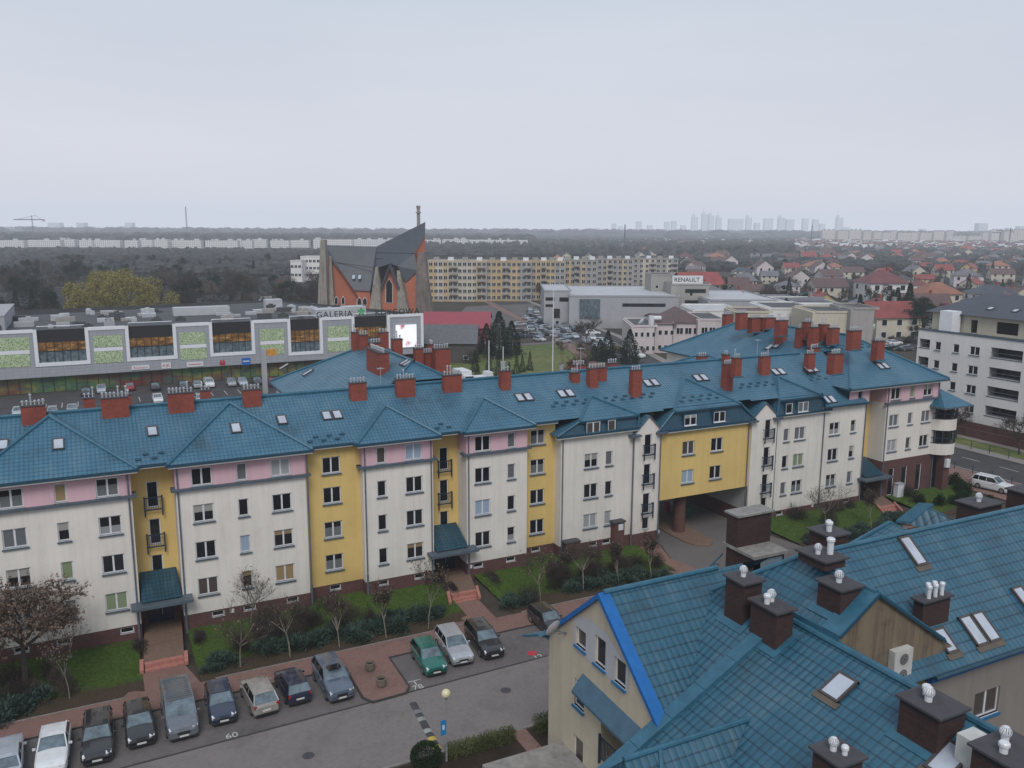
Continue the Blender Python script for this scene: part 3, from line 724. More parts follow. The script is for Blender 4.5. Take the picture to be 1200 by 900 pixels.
def sky2(x, y, plane=plane_main, n=nm, k=2, w=.8, h=1.15):
    p = plane(x, y); t = Vector((0, 0, 1)).cross(Vector(n)).normalized()
    for i in range(k): skylight(mainb, p + t * (i - (k - 1) / 2) * (w + .1), n, w, h)
for x, y, k in ((3, 522, 1), (178.5, 506, 1), (330.5, 492.5, 1), (389, 487, 2), (614, 466, 2), (663, 461.5, 2), (763, 449, 2), (821, 443, 2), (912, 436, 2), (950.5, 433, 2)): sky2(x, y, k=k)
wpl = lambda yf, zf=12.82: (lambda x, y: pplane(x, y, (0, yf, zf), (0, -.6, 1)))
for x, y in ((68.5, 521), (276.5, 502)): sky2(x, y, wpl(-.6), (0, -.6, 1), 1)
sky2(971.5, 468.5, lambda x, y: pplane(x, y, (0, -.45, 11.3), (0, -.646, 1)), (0, -.646, 1))
sky2(1034, 429, lambda x, y: pplane(x, y, (0, hy0, hz), (0, -.575, 1)), (0, -.575, 1))
for x, y in ((333, 303 + 127), (361, 437)): 
    sky2(x, y, lambda x, y: pplane(x, y, (cx0, 0, cz), (-s2, 0, 1)), (-s2, 0, 1), 1, .8, 1.3)
sky2(477, 425, lambda x, y: pplane(x, y, p0, (-s2, 0, 1)), (-s2, 0, 1), 2, .7, 1.2)
for x, y in ((902, 407), (911, 405)): sky2(x, y, lambda x, y: pplane(x, y, (hx0, 0, hz), (-.575, 0, 1)), (-.575, 0, 1), 1, .9, 1.2)
# ---------------------------------------------------------------- corner bay with balconies
bx, by = 71.0, .6
bay = MB(); rl = MB(); gl_ = MB()
def arc(r, z0, z1, mb, m=0, a0=-180, a1=90, n=14):
    for i in range(n):
        t0_, t1_ = math.radians(a0 + (a1 - a0) * i / n), math.radians(a0 + (a1 - a0) * (i + 1) / n)
        P = [(bx + r * math.cos(t), by + r * math.sin(t)) for t in (t0_, t1_)]
        mb.poly([(*P[0], z0), (*P[1], z0), (*P[1], z1), (*P[0], z1)], m)
for z in (3.9, 6.85):
    arc(2.0, z, z + 1.35, bay); bay.lathe((bx, by, 0), [(0, z), (2.0, z)], 20, 0); 
    arc(2.02, z + 1.35, z + 1.42, rl); arc(1.95, z + 1.95, z + 2.05, rl)
    for k in range(-180, 91, 27): t = math.radians(k); rl.box(bx + 1.93 * math.cos(t) - .05, by + 1.93 * math.sin(t) - .05, z + 1.35, bx + 1.93 * math.cos(t) + .05, by + 1.93 * math.sin(t) + .05, z + 2.95)
    arc(1.5, z + 1.35, z + 2.95, gl_); gl_.build('bay_window', m_glass, mainb); gl_ = MB(); bay.build('balcony', m_cream, mainb); bay = MB()
rl.build('balcony_railing', m_rail, mainb)
br = MB(); k = 12
cc = [(bx - 2.6, by - 2.6), (bx + 2.4, by - 2.6), (bx + 2.4, by + 2.6), (bx - 2.6, by + 2.6)]
for i in range(4):
    a_, b_ = cc[i], cc[(i + 1) % 4]; br.poly([(*a_, 9.85), (*b_, 9.85), (bx - .4, by, 11.6)])
    br.poly([(*a_, 9.65), (*b_, 9.65), (*b_, 9.85), (*a_, 9.85)], 1)
br.poly([(*q, 9.65) for q in cc][::-1], 1)
br.build('bay_roof', [m_bluetrim, m_slate], mainb)
col_ = MB(); col_.box(70.3, -1.2, GZ - .2, 71.3, -.2, 3.9, 0); col_.box(70.9, -.1, GZ - .2, 72.2, 1.6, 3.9, 1); col_.build('pillar', [m_brick, m_slate], mainb)
ac = MB(); ac.box(70.35, -1.5, 2.4, 71.0, -1.2, 3.4); ac.build('air_conditioner', m_white, mainb)
# ================================================================ ground, paving, lawns
def m_ground(name, a, b_, s1=.02, s2=.5, rough=.95):
    m, nt, b = nmat(name); v = coords(nt); f = noise(nt, v, s1, 6, .7); f2 = noise(nt, v, s2, 4)
    c = ramp(nt, f, [(.35, a), (.65, b_)]); c = mix(nt, 1.0, c, ramp(nt, f2, [(.3, (.6,) * 3), (.7, (1.35,) * 3)]), 'MULTIPLY')
    L(nt, c, b.inputs['Base Color']); b.inputs['Roughness'].default_value = rough; b.inputs['Specular IOR Level'].default_value = .2; return m
m_earth = m_ground('bare earth and winter ground', (.045, .042, .034), (.085, .070, .055), .015, .4)
m_lawn, nt, b = nmat('winter lawn')
v = coords(nt); f1 = noise(nt, v, .35, 6, .7); f2 = noise(nt, v, 3.5, 5, .7); f3 = noise(nt, v, 22, 3)
g_ = ramp(nt, f2, [(.30, (.036, .068, .012)), (.55, (.070, .120, .022)), (.75, (.13, .155, .045))])
so_ = ramp(nt, f3, [(.3, (.050, .034, .024)), (.7, (.105, .074, .052))])
geo = N(nt, 'ShaderNodeNewGeometry'); sxx = N(nt, 'ShaderNodeSeparateXYZ'); L(nt, geo.outputs['Position'], sxx.inputs['Vector'])
# bare soil towards the footpath, ragged by noise
mr_ = N(nt, 'ShaderNodeMapRange'); L(nt, sxx.outputs['Y'], mr_.inputs['Value']); mr_.inputs['From Min'].default_value = -8.0; mr_.inputs['From Max'].default_value = -5.2; mr_.inputs['To Min'].default_value = .72; mr_.inputs['To Max'].default_value = -.12
ad_ = N(nt, 'ShaderNodeMath', operation='ADD'); L(nt, mr_.outputs['Result'], ad_.inputs[0]); L(nt, f1, ad_.inputs[1])
fac = ramp(nt, ad_.outputs[0], [(.52, (0, 0, 0)), (.72, (1, 1, 1))])
col = mix(nt, fac, g_, so_); col = mix(nt, 1.0, col, ramp(nt, f3, [(.3, (.65,) * 3), (.7, (1.3,) * 3)]), 'MULTIPLY')
L(nt, col, b.inputs['Base Color']); b.inputs['Roughness'].default_value = .95; b.inputs['Specular IOR Level'].default_value = .15; bump(nt, b, f3, .8, .05)
m_field = m_ground('mown field', (.10, .145, .040), (.19, .19, .075), .05, .8)
m_soil = m_ground('dark soil', (.028, .020, .014), (.055, .038, .028), .5, 12)
m_pave = brick_mat('red brown pavers', (.25, .14, .115), (.20, .112, .092), (.11, .07, .06), .2, .1, .010, uv=True, var=.28, rough=.8)
m_pavep = brick_mat('brown entrance pavers', (.22, .14, .10), (.18, .115, .082), (.06, .04, .03), .2, .1, .010, var=.2, rough=.8)
m_bay = brick_mat('grey parking pavers', (.165, .147, .143), (.13, .116, .113), (.07, .062, .06), .2, .1, .012, var=.35, rough=.75)
m_road = brick_mat('pink grey road pavers', (.215, .188, .180), (.178, .156, .150), (.12, .104, .098), .2, .1, .010, var=.25, rough=.75)
m_asph = m_ground('asphalt', (.065, .062, .064), (.095, .090, .092), .3, 30, .85)
m_asph2 = m_ground('pale asphalt', (.13, .12, .115), (.17, .155, .15), .1, 12, .85)
m_kerb = plain('dark kerb stone', (.045, .038, .036), .85, .25, 3)
m_kerbl = plain('grey kerb stone', (.22, .20, .19), .85, .25, 3)
m_line = plain('road paint white', (.45, .45, .43), .7, .4, 9)
m_yel = plain('yellow paint', (.46, .36, .06), .7, .3, 4)
m_step = plain('pink brick steps', (.36, .15, .12), .8, .25, 4)
def sheet(name, pts, m, z=0.0):
    g = MB(); g.poly([(p[0], p[1], GZ + z + (p[2] if len(p) > 2 else 0)) for p in pts]); return struct(name, g, m)
def rect(name, x0, y0, x1, y1, m, z=0.0): return sheet(name, [(x0, y0), (x1, y0), (x1, y1), (x0, y1)], m, z)
rect('ground', -9000, -3000, 9500, 13000, m_earth, -.03)
RE = lambda x: -15.72 + .055 * (x - .7)
# road, bays, footpath
sheet('road', [(-70, -23.2), (40, -22.6), (40, -14.0), (9, RE(9)), (-70, RE(-17) - .8)], m_road, 0.0)
sheet('parking_bay', [(-70, RE(-17) - .8), (9, RE(9)), (26, RE(9)), (26, -10.45), (-70, -10.45)], m_bay, .006)
rect('footpath', -70, -10.45, 30, -8.1, m_pave, .05)
sheet('pavement', [(-4.35, RE(-4) + .25), (-2.0, RE(-2) + .25), (-1.55, -15.0), (-1.55, -10.45), (-4.7, -10.45), (-4.75, -15.0)], m_pave, .09)
g = MB()
def kerb(g, p, q, w=.12, h=.10, z=0):
    p, q = Vector((*p, 0)), Vector((*q, 0)); d = (q - p).normalized(); n = Vector((-d.y, d.x, 0)) * w / 2
    c = (p + q) / 2; g.obox((c.x, c.y, GZ + z + h / 2), d * ((q - p).length / 2), n, (0, 0, h / 2))
kerb(g, (-70, RE(-17) - .8), (9, RE(9)), .13, .035); kerb(g, (-70, -10.5), (-4.75, -10.5), .1, .09); kerb(g, (-1.5, -10.5), (30, -10.5), .1, .09)
P_ = [(-4.75, -10.5), (-4.78, -15.0), (-4.35, RE(-4) + .2), (-2.0, RE(-2) + .2), (-1.55, -15.0), (-1.5, -10.5)]
for i in range(5): kerb(g, P_[i], P_[i + 1], .12, .13)
struct('kerb', g, m_kerb)
g = MB(); kerb(g, (-70, -8.05), (-18.9, -8.05), .08, .1); kerb(g, (-13.2, -8.05), (5.5, -8.05), .08, .1); kerb(g, (10.6, -8.05), (26, -8.05), .08, .1); kerb(g, (-70, -23.1), (2.2, -22.8), .12, .1); kerb(g, (3.2, -22.75), (40, -22.6), .12, .1)
struct('kerb', g, m_kerbl)
# lawns fall from the wall to the footpath
def lawn(x0, x1, y1=-8.05, y0=0, zt=.42, zb_=.035, m=m_lawn):
    g = MB(); n = max(2, int((x1 - x0) / 1.0)); k = 9; r = random.Random(int(x0))
    H = [[(zt + (zb_ - zt) * (j / k) ** .8 + (r.uniform(-.05, .05) if 0 < j < k else 0)) for j in range(k + 1)] for i in range(n + 1)]
    for i in range(n):
        for j in range(k):
            X = lambda a: x0 + (x1 - x0) * a / n
            Y = lambda b: y0 + (y1 - y0) * b / k
            g.poly([(X(i), Y(j), GZ + H[i][j]), (X(i), Y(j + 1), GZ + H[i][j + 1]), (X(i + 1), Y(j + 1), GZ + H[i + 1][j + 1]), (X(i + 1), Y(j), GZ + H[i + 1][j])])
    struct('lawn', g, m)
for a, b in ((-70, -17.7), (-14.2, 6.3), (9.9, 27.2)): lawn(a, b, y0=1.2)
lawn(42.2, 58.3, -8.4); lawn(62.0, 73.5, -7.0)
# entrance paths with steps
def path(cx, skew, w=1.45, y_top=2.0, steps=3, ys=-4.4, flare=1.3):
    X = lambda y: cx + skew * (y)
    zt = GZ + .46
    g = MB(); g.poly([(X(y_top) - w, y_top, zt), (X(ys) - w, ys, zt), (X(ys) + w, ys, zt), (X(y_top) + w, y_top, zt)], 0)
    yb = ys - .38 * steps
    g.poly([(X(yb) - w, yb, GZ + .06), (X(-8.1) - w - flare, -8.1, GZ + .055), (X(-8.1) + w + flare * .7, -8.1, GZ + .055), (X(yb) + w, yb, GZ + .06)][::1], 1)
    for s in (-1, 1):
        g.poly([(X(y_top) + s * w, y_top, zt), (X(ys) + s * w, ys, zt), (X(ys) + s * w, ys, GZ - .1), (X(y_top) + s * w, y_top, GZ - .1)], 0, flip=s > 0)
    struct('path', g, [m_pavep, m_pave])
    st = MB()
    for i in range(steps):
        z1 = zt - i * .14 + .005; y = ys - .38 * i; st.box(X(y) - w + .05, y - .38 - .03, GZ - .1, X(y) + w - .05, y, z1 - .14 * (1 if i else 0) + .0)
    t = st.build('steps', m_step)
    ck = MB()
    for s in (-1, 1):
        a, b = Vector((X(ys + .2) + s * (w + .12), ys + .2, zt + .05)), Vector((X(yb - .2) + s * (w + .12), yb - .2, GZ + .22)); d = (b - a)
        ck.obox((a + b) / 2, d / 2, (.13, 0, 0), (0, 0, .13))
    ck.build('cheek_wall', m_step, t); return t
tag(path(-15.9, .07, 1.35, ys=-4.35, steps=2), 'pink steps with low side walls on the left entrance path by the van', 'steps')
tag(path(8.35, .27, 1.2, ys=-3.1), 'pink steps with low side walls on the middle entrance path above the dark estate car', 'steps')
tag(path(60.6, .50, 1.2, ys=-2.6, steps=4, flare=.3), 'pink steps on the far right entrance path beside the white locker', 'steps')
# passage drive
sheet('driveway', [(29.9, 40), (29.9, -.6), (28.6, -4), (30.2, -10.6), (30.2, -16), (42.6, -16), (42.6, -8.6), (41.1, -1), (41.1, 40)], m_asph2, .012)
sheet('footpath', [(27.3, -.3), (29.8, -.3), (28.5, -4), (30.1, -10.6), (27.4, -10.6), (26.0, -8.1)], m_pave, .06)
sheet('footpath', [(42.7, -8.5), (75, -8.5), (75, -10.5), (42.7, -10.5)], m_pave, .06)
g = MB(); n = 14; isl = [(33.2 - .6, 14)] 
pts = [(32.7, 14), (32.4, .5)] + [(33.9 + 1.5 * math.cos(math.radians(a)), -.6 + 2.4 * math.sin(math.radians(a))) for a in range(200, 341, 20)] + [(35.4, .5), (36.6, 8), (37.6, 14)]
g.poly([(x, y, GZ + .14) for x, y in pts][::1]); 
for i in range(len(pts)):
    a, b = pts[i], pts[(i + 1) % len(pts)]; g.poly([(*a, GZ), (*b, GZ), (*b, GZ + .14), (*a, GZ + .14)])
struct('traffic_island', g, m_pavep)
# main road on the right, running back past the field as the street
cl = [(86.6, -120), (86.6, 30), (88, 62), (93.5, 98), (110, 143), (136, 238), (165, 340)]; hw = [4.7, 4.7, 5.5, 7.5, 8, 8, 7]
def strip(name, cl, offs, m, z):
    g = MB(); 
    for i in range(len(cl) - 1):
        def nrm(k):
            a = Vector(cl[max(0, k - 1)]); b = Vector(cl[min(len(cl) - 1, k + 1)]); d = (b - a).normalized(); return Vector((d.y, -d.x))
        a, b = Vector(cl[i]), Vector(cl[i + 1]); na, nb = nrm(i), nrm(i + 1); (l0, r0), (l1, r1) = offs[i], offs[i + 1]
        g.poly([(*(a + na * l0), GZ + z), (*(a + na * r0), GZ + z), (*(b + nb * r1), GZ + z), (*(b + nb * l1), GZ + z)])
    return struct(name, g, m)
strip('street', cl, [(-h, h) for h in hw], m_asph, .0)
strip('footpath', cl, [(-h - 4.5 * (i < 3) - 3, -h) for i, h in enumerate(hw)], m_pave, .07)
strip('footpath', cl, [(h, h + 2.2) for h in hw], m_kerbl, .07)
strip('road_marking', cl, [(-h + .5, -h + .62) for h in hw], m_line, .008)
g = MB()
for i in range(22):
    y = -60 + i * 5.5; g.poly([(87.4, y, GZ + .009), (87.55, y, GZ + .009), (87.55, y + 2.6, GZ + .009), (87.4, y + 2.6, GZ + .009)])
struct('road_marking', g, m_line)
rect('verge', 93.6, -80, 97.6, 60, m_field, .02)
rect('footpath', 97.6, -80, 99.0, 60, m_kerbl, .03)
# yard between block and mall
rect('car_park', -80, 76, 46, 113.6, m_asph, .0)
rect('access_road', -80, 60, 52, 76, m_asph2, .004)
rect('hedge_bed', -60, 84.5, 40, 87.5, m_ground('dry ornamental grass bed', (.20, .12, .06), (.26, .17, .09), .3, 6), .03)
g = MB()
for i in range(44):
    x = -62 + i * 2.5
    for y0, y1 in ((98, 102.6), (88.5, 93)): g.poly([(x, y0, GZ + .01), (x + .12, y0, GZ + .01), (x + .12, y1, GZ + .01), (x, y1, GZ + .01)])
struct('parking_marking', g, m_line)
sheet('field', [(48, 84), (80, 76), (84, 92), (99, 128), (100, 136), (70, 134), (50, 132)], m_field, .01)
sheet('path', [(99, 128), (102, 132), (101, 140), (66, 139), (66, 134.5), (98, 136)], m_asph2, .02)
sheet('car_park', [(98, 150), (102, 146), (121, 205), (150, 250), (118, 250), (98, 215)], m_asph2, .008)
sheet('forecourt', [(112, 10), (180, -10), (180, 70), (112, 70)], m_asph, .004)
# painted bay numbers
def text(name, s, size, loc, rot, m, parent=None, ext=.002, align='CENTER', spacing=1.0):
    cu = bpy.data.curves.new(name, 'FONT'); cu.body = s; cu.size = size; cu.extrude = ext; cu.align_x = align; cu.resolution_u = 3; cu.space_character = spacing
    tmp = bpy.data.objects.new('t', cu); COL.objects.link(tmp); dg = bpy.context.evaluated_depsgraph_get()
    me = bpy.data.meshes.new_from_object(tmp.evaluated_get(dg)); bpy.data.objects.remove(tmp); me.materials.clear(); me.materials.append(m)
    o = link(name, me, parent, loc); o.rotation_euler = rot; return o
for s, x, y in (('78', -1.0, -15.45), ('60', -13.25, -15.75), ('12', 8.35, -15.35)):
    o = text('bay_number', s, .78, (x, y, GZ + .012), (0, 0, 0), m_line); o['kind'] = 'structure'
g = MB(); g.lathe((8.2, -14.45, GZ + .014), [(0, 0), (.38, 0)], 16); o = struct('road_marking', g, plain('red road paint', (.40, .03, .05), .7, .25, 4))
g = MB(); g.poly([(-1.5, -14.35, GZ + .014), (-.5, -14.35, GZ + .014), (-.5, -14.27, GZ + .014), (-1.5, -14.27, GZ + .014)]); g.poly([(-1.02, -14.9, GZ + .014), (-.93, -14.9, GZ + .014), (-.93, -14.38, GZ + .014), (-1.02, -14.38, GZ + .014)]); struct('road_marking', g, m_line)
for x, y in ((31.5, -7.0), (36.0, -4.6), (-9.5, -19.6), (4.2, -18.2), (8.9, -17.2)):
    g = MB(); g.lathe((x, y, GZ + .022), [(0, .004), (.27, .004), (.30, 0), (.36, -.004)], 18); tag(g.build('manhole_cover', m_cap), 'round dark iron manhole cover set in the paving', 'manhole cover', 'manhole covers in the paving')
# speed bump of bolted rubber blocks
sb = MB(); seq = [0, 1, 0, 2, 0, 3, 0, 2, 0, 3, 0, 3]
for i in range(12):
    y = -16.9 - i * .46; x = -2.0 - i * .035
    m = [0, 0, 1, 0, 2, 0, 0, 2, 0, 3, 0, 3][i]
    sb.poly([(x - .24, y, GZ + .01), (x - .24, y - .44, GZ + .01), (x - .1, y - .44, GZ + .055), (x - .1, y, GZ + .055)], m)
    sb.poly([(x - .1, y, GZ + .055), (x - .1, y - .44, GZ + .055), (x + .1, y - .44, GZ + .055), (x + .1, y, GZ + .055)], m)
    sb.poly([(x + .1, y, GZ + .055), (x + .1, y - .44, GZ + .055), (x + .24, y - .44, GZ + .01), (x + .24, y, GZ + .01)], m)
tag(sb.build('speed_bump', [m_cap, plain('grey rubber', (.16, .17, .19), .8), plain('pale rubber', (.26, .28, .26), .8), m_yel]), 'striped black and yellow rubber speed bump laid across the paved road', 'speed bump')
# planters
for i, (x, y, lb) in enumerate(((-3.3, -11.75, 'round concrete planter standing nearer the footpath on the paved island'), (-3.25, -14.15, 'round concrete planter standing nearer the road on the paved island'))):
    t = thing('planter', lb, 'planter', (x, y, GZ + .09), group='concrete planters on the paved island')
    p = MB(); p.lathe((x, y, GZ + .09), [(0, 0), (.26, 0), (.34, .18), (.36, .60), (.30, .62), (.27, .45)], 14); p.build('bowl', plain('planter concrete', (.14, .115, .09), .9), t)
    p = MB(); p.lathe((x, y, GZ + .09), [(.30, .46), (0, .5)], 14); p.build('soil', m_dark, t)
# street lamp
x, y = -2.35, -23.7
t = thing('street_lamp', 'slim street lamp with pale globe and small blue sign beside the hedge', 'street lamp', (x, y, GZ))
p = MB(); p.tube((x, y, GZ), (x, y, GZ + .9), .075, .07); p.tube((x, y, GZ + .9), (x, y, GZ + 4.1), .05, .035); p.build('pole', plain('galvanised pole', (.22, .24, .26), .5), t)
p = MB(); p.ball((x, y, GZ + 4.32), .27, 18); p.build('globe', plain('opal globe', (.62, .56, .36), .3, .05), t, smooth=True)
p = MB(); p.lathe((x, y, GZ + 4.0), [(.05, 0), (.11, .03), (.12, .10), (0, .11)], 10); p.build('collar', m_pipe, t)
p = MB(); p.box(x - .36, y - .035, GZ + 1.75, x - .03, y - .015, GZ + 2.7); s = p.build('sign_plate', plain('blue sign', (.02, .20, .46), .4, .05), t)
p = MB(); p.box(x - .26, y - .042, GZ + 2.1, x - .13, y - .037, GZ + 2.4); p.build('symbol', m_white, s)
# ================================================================ cars (front faces -Y at rz=0)
m_tyre = plain('tyre rubber', (.012, .012, .013), .85, .2, 5); m_rim = plain('alloy rim', (.30, .31, .33), .35, .2, 8, metal=.6)
m_cglass = glass('car glass with painted sky sheen', (.10, .135, .155), .04, .9, .5, 1.6); m_cglass2 = glass('car side glass', (.010, .012, .014), .05, .7)  # windscreen glass: base colour lightened to carry a painted sky reflection
m_lamp = plain('headlight lens', (.60, .62, .64), .15, .1); m_tail = plain('tail light red', (.35, .012, .015), .25, .1)
m_plate = plain('number plate', (.55, .55, .52), .5, .05); m_trim = plain('black plastic trim', (.014, .014, .015), .6, .2)
for n_, c_, mt in (('silver', (.42, .44, .47), .3), ('white', (.66, .67, .68), 0), ('black', (.016, .016, .019), 0), ('navy', (.010, .014, .040), 0), ('darkgrey', (.045, .052, .062), .2), ('bluegrey', (.11, .14, .19), .3), ('green', (.004, .13, .10), .15),
                   ('beige', (.36, .34, .31), .3), ('midgrey', (.15, .165, .19), .3), ('red', (.28, .012, .015), 0), ('ice', (.46, .50, .56), .2), ('darkblue', (.028, .04, .075), .2)): carpaint('paint ' + n_, c_, mt)
SPEC = {  # L, W, H, hood z, belt z, windscreen base, roof front, roof rear, rear glass base, tail z
    'sedan': (4.5, 1.74, 1.42, .88, .93, .33, .50, .80, .93, 1.0), 'hatch': (3.95, 1.68, 1.46, .90, .95, .27, .44, .90, .985, .98),
    'wagon': (4.55, 1.76, 1.46, .88, .94, .30, .46, .93, .99, .98), 'suv': (4.5, 1.84, 1.66, 1.02, 1.08, .28, .44, .92, .985, 1.10),
    'van': (4.9, 1.90, 1.93, 1.10, 1.15, .19, .36, .985, .998, 1.15), 'compact': (4.1, 1.72, 1.52, .92, .98, .24, .43, .88, .98, 1.0), 'pickup': (4.9, 1.8, 1.75, 1.0, 1.05, .25, .38, .60, .64, 1.05)}
def make_car(kind, paint, label, detail=True, loc=(0, 0, 0), rz=0, group=None, cat='car', name='parked_car'):
    Ln, W, H, hz1, bz, f0, f1, r1, r0, tz = SPEC[kind]; P = MATS['paint ' + paint]; w = W / 2
    t = thing(name, label, cat, (0, 0, 0), 0, group)
    Y = lambda k: -Ln / 2 + Ln * k
    st = [(0, .72, .30, hz1 * .62, .0), (.012, .86, .22, hz1 * .80, .02), (.05, .94, .20, hz1 * .90, .03), (.12, .985, .20, hz1 * .96, .04), (f0, 1.0, .20, bz, .04), (.5, 1.0, .20, bz + .01, .03), (r0 - .10 if r0 > .9 else .8, .99, .20, bz + .02, .03), (.94, .96, .22, tz * .99, .03), (.985, .90, .26, tz * .95, .02), (1.0, .82, .32, tz * .80, .0)]
    st.sort()
    rows = []
    for k, ws, zb, zt, cr in st:
        ww = w * ws
        rows.append([(-ww * .93, zb), (-ww, zb + .18), (-ww, zt * .70), (-ww * .965, zt * .93), (-ww * .88, zt), (-ww * .4, zt + cr), (ww * .4, zt + cr), (ww * .88, zt), (ww * .965, zt * .93), (ww, zt * .70), (ww, zb + .18), (ww * .93, zb)])
    b = MB(); V = [[Vector((x, Y(s[0]), z)) for x, z in r] for s, r in zip(st, rows)]
    for i in range(len(V) - 1):
        for j in range(11):
            b.poly([V[i][j], V[i + 1][j], V[i + 1][j + 1], V[i][j + 1]])
    b.poly([V[0][j] for j in range(12)][::-1]); b.poly(V[-1])
    # greenhouse frame
    wt, wb = w * .74, w * .90; bz2 = bz + .02
    if kind == 'van': wt = w * .86
    fb, ft, rt, rb = Y(f0), Y(f1), Y(r1), Y(r0)
    def quad(a, c, m_, mb, off=0.0): mb.poly([a, c[0], c[1], c[2]], m_)
    rz_ = H - .03
    roof = [(-wt, ft, rz_ - .03), (wt, ft, rz_ - .03), (wt, rt, rz_ - .03), (-wt, rt, rz_ - .03)]
    n = 4
    for i in range(n):
        for j in range(n):
            q = []
            for di, dj in ((0, 0), (1, 0), (1, 1), (0, 1)):
                u, v_ = (i + di) / n, (j + dj) / n; z = rz_ - .03 + .06 * (1 - (2 * u - 1) ** 4) * (1 - .6 * (2 * v_ - 1) ** 4)
                q.append((-wt + 2 * wt * u, ft + (rt - ft) * v_, z))
            b.poly(q)
    for s in (-1, 1):                     # pillars
        for (y0, y1) in ((fb, ft), (rb, rt)):
            b.tube((s * wb, y0, bz2 - .03), (s * wt, y1, rz_ - .02), .045, n=5)
        b.tube((s * wt, ft, rz_ - .03), (s * wt, rt, rz_ - .03), .045, n=5)
        ym = fb + (rb - fb) * .46; b.tube((s * wb * .995, ym, bz2 - .02), (s * wt * 1.0, ym, rz_ - .03), .035, n=4)
        if kind in ('wagon', 'van', 'suv'):
            ym = fb + (rb - fb) * .74; b.tube((s * wb * .995, ym, bz2 - .02), (s * wt, ym, rz_ - .03), .035, n=4)
    if kind == 'van':
        for s in (-1, 1): b.poly([(s * (wb + .01), fb + (rb - fb) * .42, bz2), (s * (wb + .01), rb, bz2), (s * (wt + .01), rt, rz_ - .05), (s * (wt + .01), fb + (rb - fb) * .42, rz_ - .05)], flip=s < 0)
    body = b.build('body', P, t); 
    for pz_ in body.data.polygons: pz_.use_smooth = True
    e = .015
    for nm_, q in (('windscreen', [(-wb + .03, fb, bz2 - .03), (wb - .03, fb, bz2 - .03), (wt, ft, rz_ - .035), (-wt, ft, rz_ - .035)]), ('rear_window', [(wb - .03, rb, bz2 - .03), (-wb + .03, rb, bz2 - .03), (-wt, rt, rz_ - .035), (wt, rt, rz_ - .035)])):
        g = MB(); g.poly(q); g.build(nm_, m_cglass, t)
    for s in (-1, 1):
        g = MB(); q = [(s * wb, fb, bz2 - .03), (s * wb, rb, bz2 - .03), (s * wt, rt, rz_ - .04), (s * wt, ft, rz_ - .04)]; g.poly(q, flip=s < 0); g.build('side_window', m_cglass2, t)
    R = .32 if kind not in ('suv', 'van') else .35
    for s in (-1, 1):
        for k in (.19, .80):
            wm = MB(); wm.lathe((s * (w - .10), Y(k), R), [(0, -.10), (R * .8, -.10), (R, -.07), (R, .07), (R * .93, .115), (R * .66, .118)], 16, axis='x') if s > 0 else wm.lathe((s * (w - .10), Y(k), R), [(0, .10), (R * .8, .10), (R, .07), (R, -.07), (R * .93, -.115), (R * .66, -.118)], 16, axis='x')
            wh = wm.build('wheel', m_tyre, t)
            rm = MB(); rm.lathe((s * (w + .012), Y(k), R), [(0, 0.01 * s), (R * .66, 0)], 12, axis='x'); rm.build('rim', m_rim, wh)
    g = MB(); g.box(-w * .86, Y(.03), .15, w * .86, Y(.97), .24); g.build('underbody_light_block', m_trim, t)  # dark box added to block light and deepen the shade beneath the car
    if detail:
        k = st[1]; 
        for s in (-1, 1):
            h = MB(); zt = hz1 * .76; h.obox((s * w * .70, Y(.035), zt), (w * .17, 0.05 * s * s, 0), (0, .10, .05), (0, -.02, .075)); h.build('headlight', m_lamp, t)
            h = MB(); h.obox((s * w * .80, Y(.985), tz * .80), (w * .10, 0, 0), (0, .05, 0), (0, 0, .12)); h.build('tail_light', m_tail, t)
            h = MB(); h.obox((s * (w + .08), Y(f0) + .32, bz + .05), (.09, 0, 0), (0, .045, 0), (0, 0, .06)); h.build('mirror', P if paint not in ('darkgrey',) else m_trim, t)
            h = MB(); h.obox((s * (w * .999), Y(.48), .62), (.012, 0, 0), (0, Ln * .012, 0), (0, 0, .012)); h.build('door_handle', m_rim, t)
        g = MB(); g.obox((0, Y(.0) - .0, .50 + (.08 if kind in ('suv', 'van') else 0)), (w * .38, 0, 0), (0, .02, 0), (0, 0, .09)); g.build('grille', m_trim, t)
        g = MB(); g.obox((0, Y(.0) - .02, .40), (.26, 0, 0), (0, .012, 0), (0, 0, .055)); g.build('number_plate', m_plate, t)
        g = MB(); g.obox((0, Y(1.0) + .02, .55), (.26, 0, 0), (0, .012, 0), (0, 0, .055)); g.build('number_plate', m_plate, t)
        g = MB(); g.obox((0, Y(.01) + .02, .27), (w * .80, 0, 0), (0, .07, 0), (0, 0, .06)); g.build('bumper', m_trim, t); g = MB(); g.obox((0, Y(.99) - .01, .30), (w * .80, 0, 0), (0, .06, 0), (0, 0, .07)); g.build('bumper', m_trim, t)
    t.location = loc; t.rotation_euler = (0, 0, rz); return t
CG = 'cars parked nose to the road in the bays'
def pc(kind, paint, x, yf, rear, label, rz=0, cat='car', name='parked_car', front=None):
    Ln = SPEC[kind][0]; t = make_car(kind, paint, label, loc=(x, yf + Ln / 2, GZ + .01), rz=math.radians(rz) + (math.pi if rear else 0), group=CG, cat=cat, name=name); return t
pc('sedan', 'ice', -25.35, -15.3, 1, 'pale silver saloon at the left edge of the photo, leftmost parked car', 2)
pc('sedan', 'white', -22.95, -15.4, 0, 'white saloon second from the left in the parking row', -3)
pc('wagon', 'black', -20.6, -15.3, 0, 'black estate car with pale number plate, parked right of the white saloon', -2)
pc('hatch', 'black', -18.3, -14.6, 0, 'small black hatchback parked just left of the grey van', 1)
v_ = pc('van', 'midgrey', -15.95, -14.9, 0, 'grey passenger van with ribbed roof, tallest vehicle in the row', 1, 'van', 'parked_van')
r_ = MB()
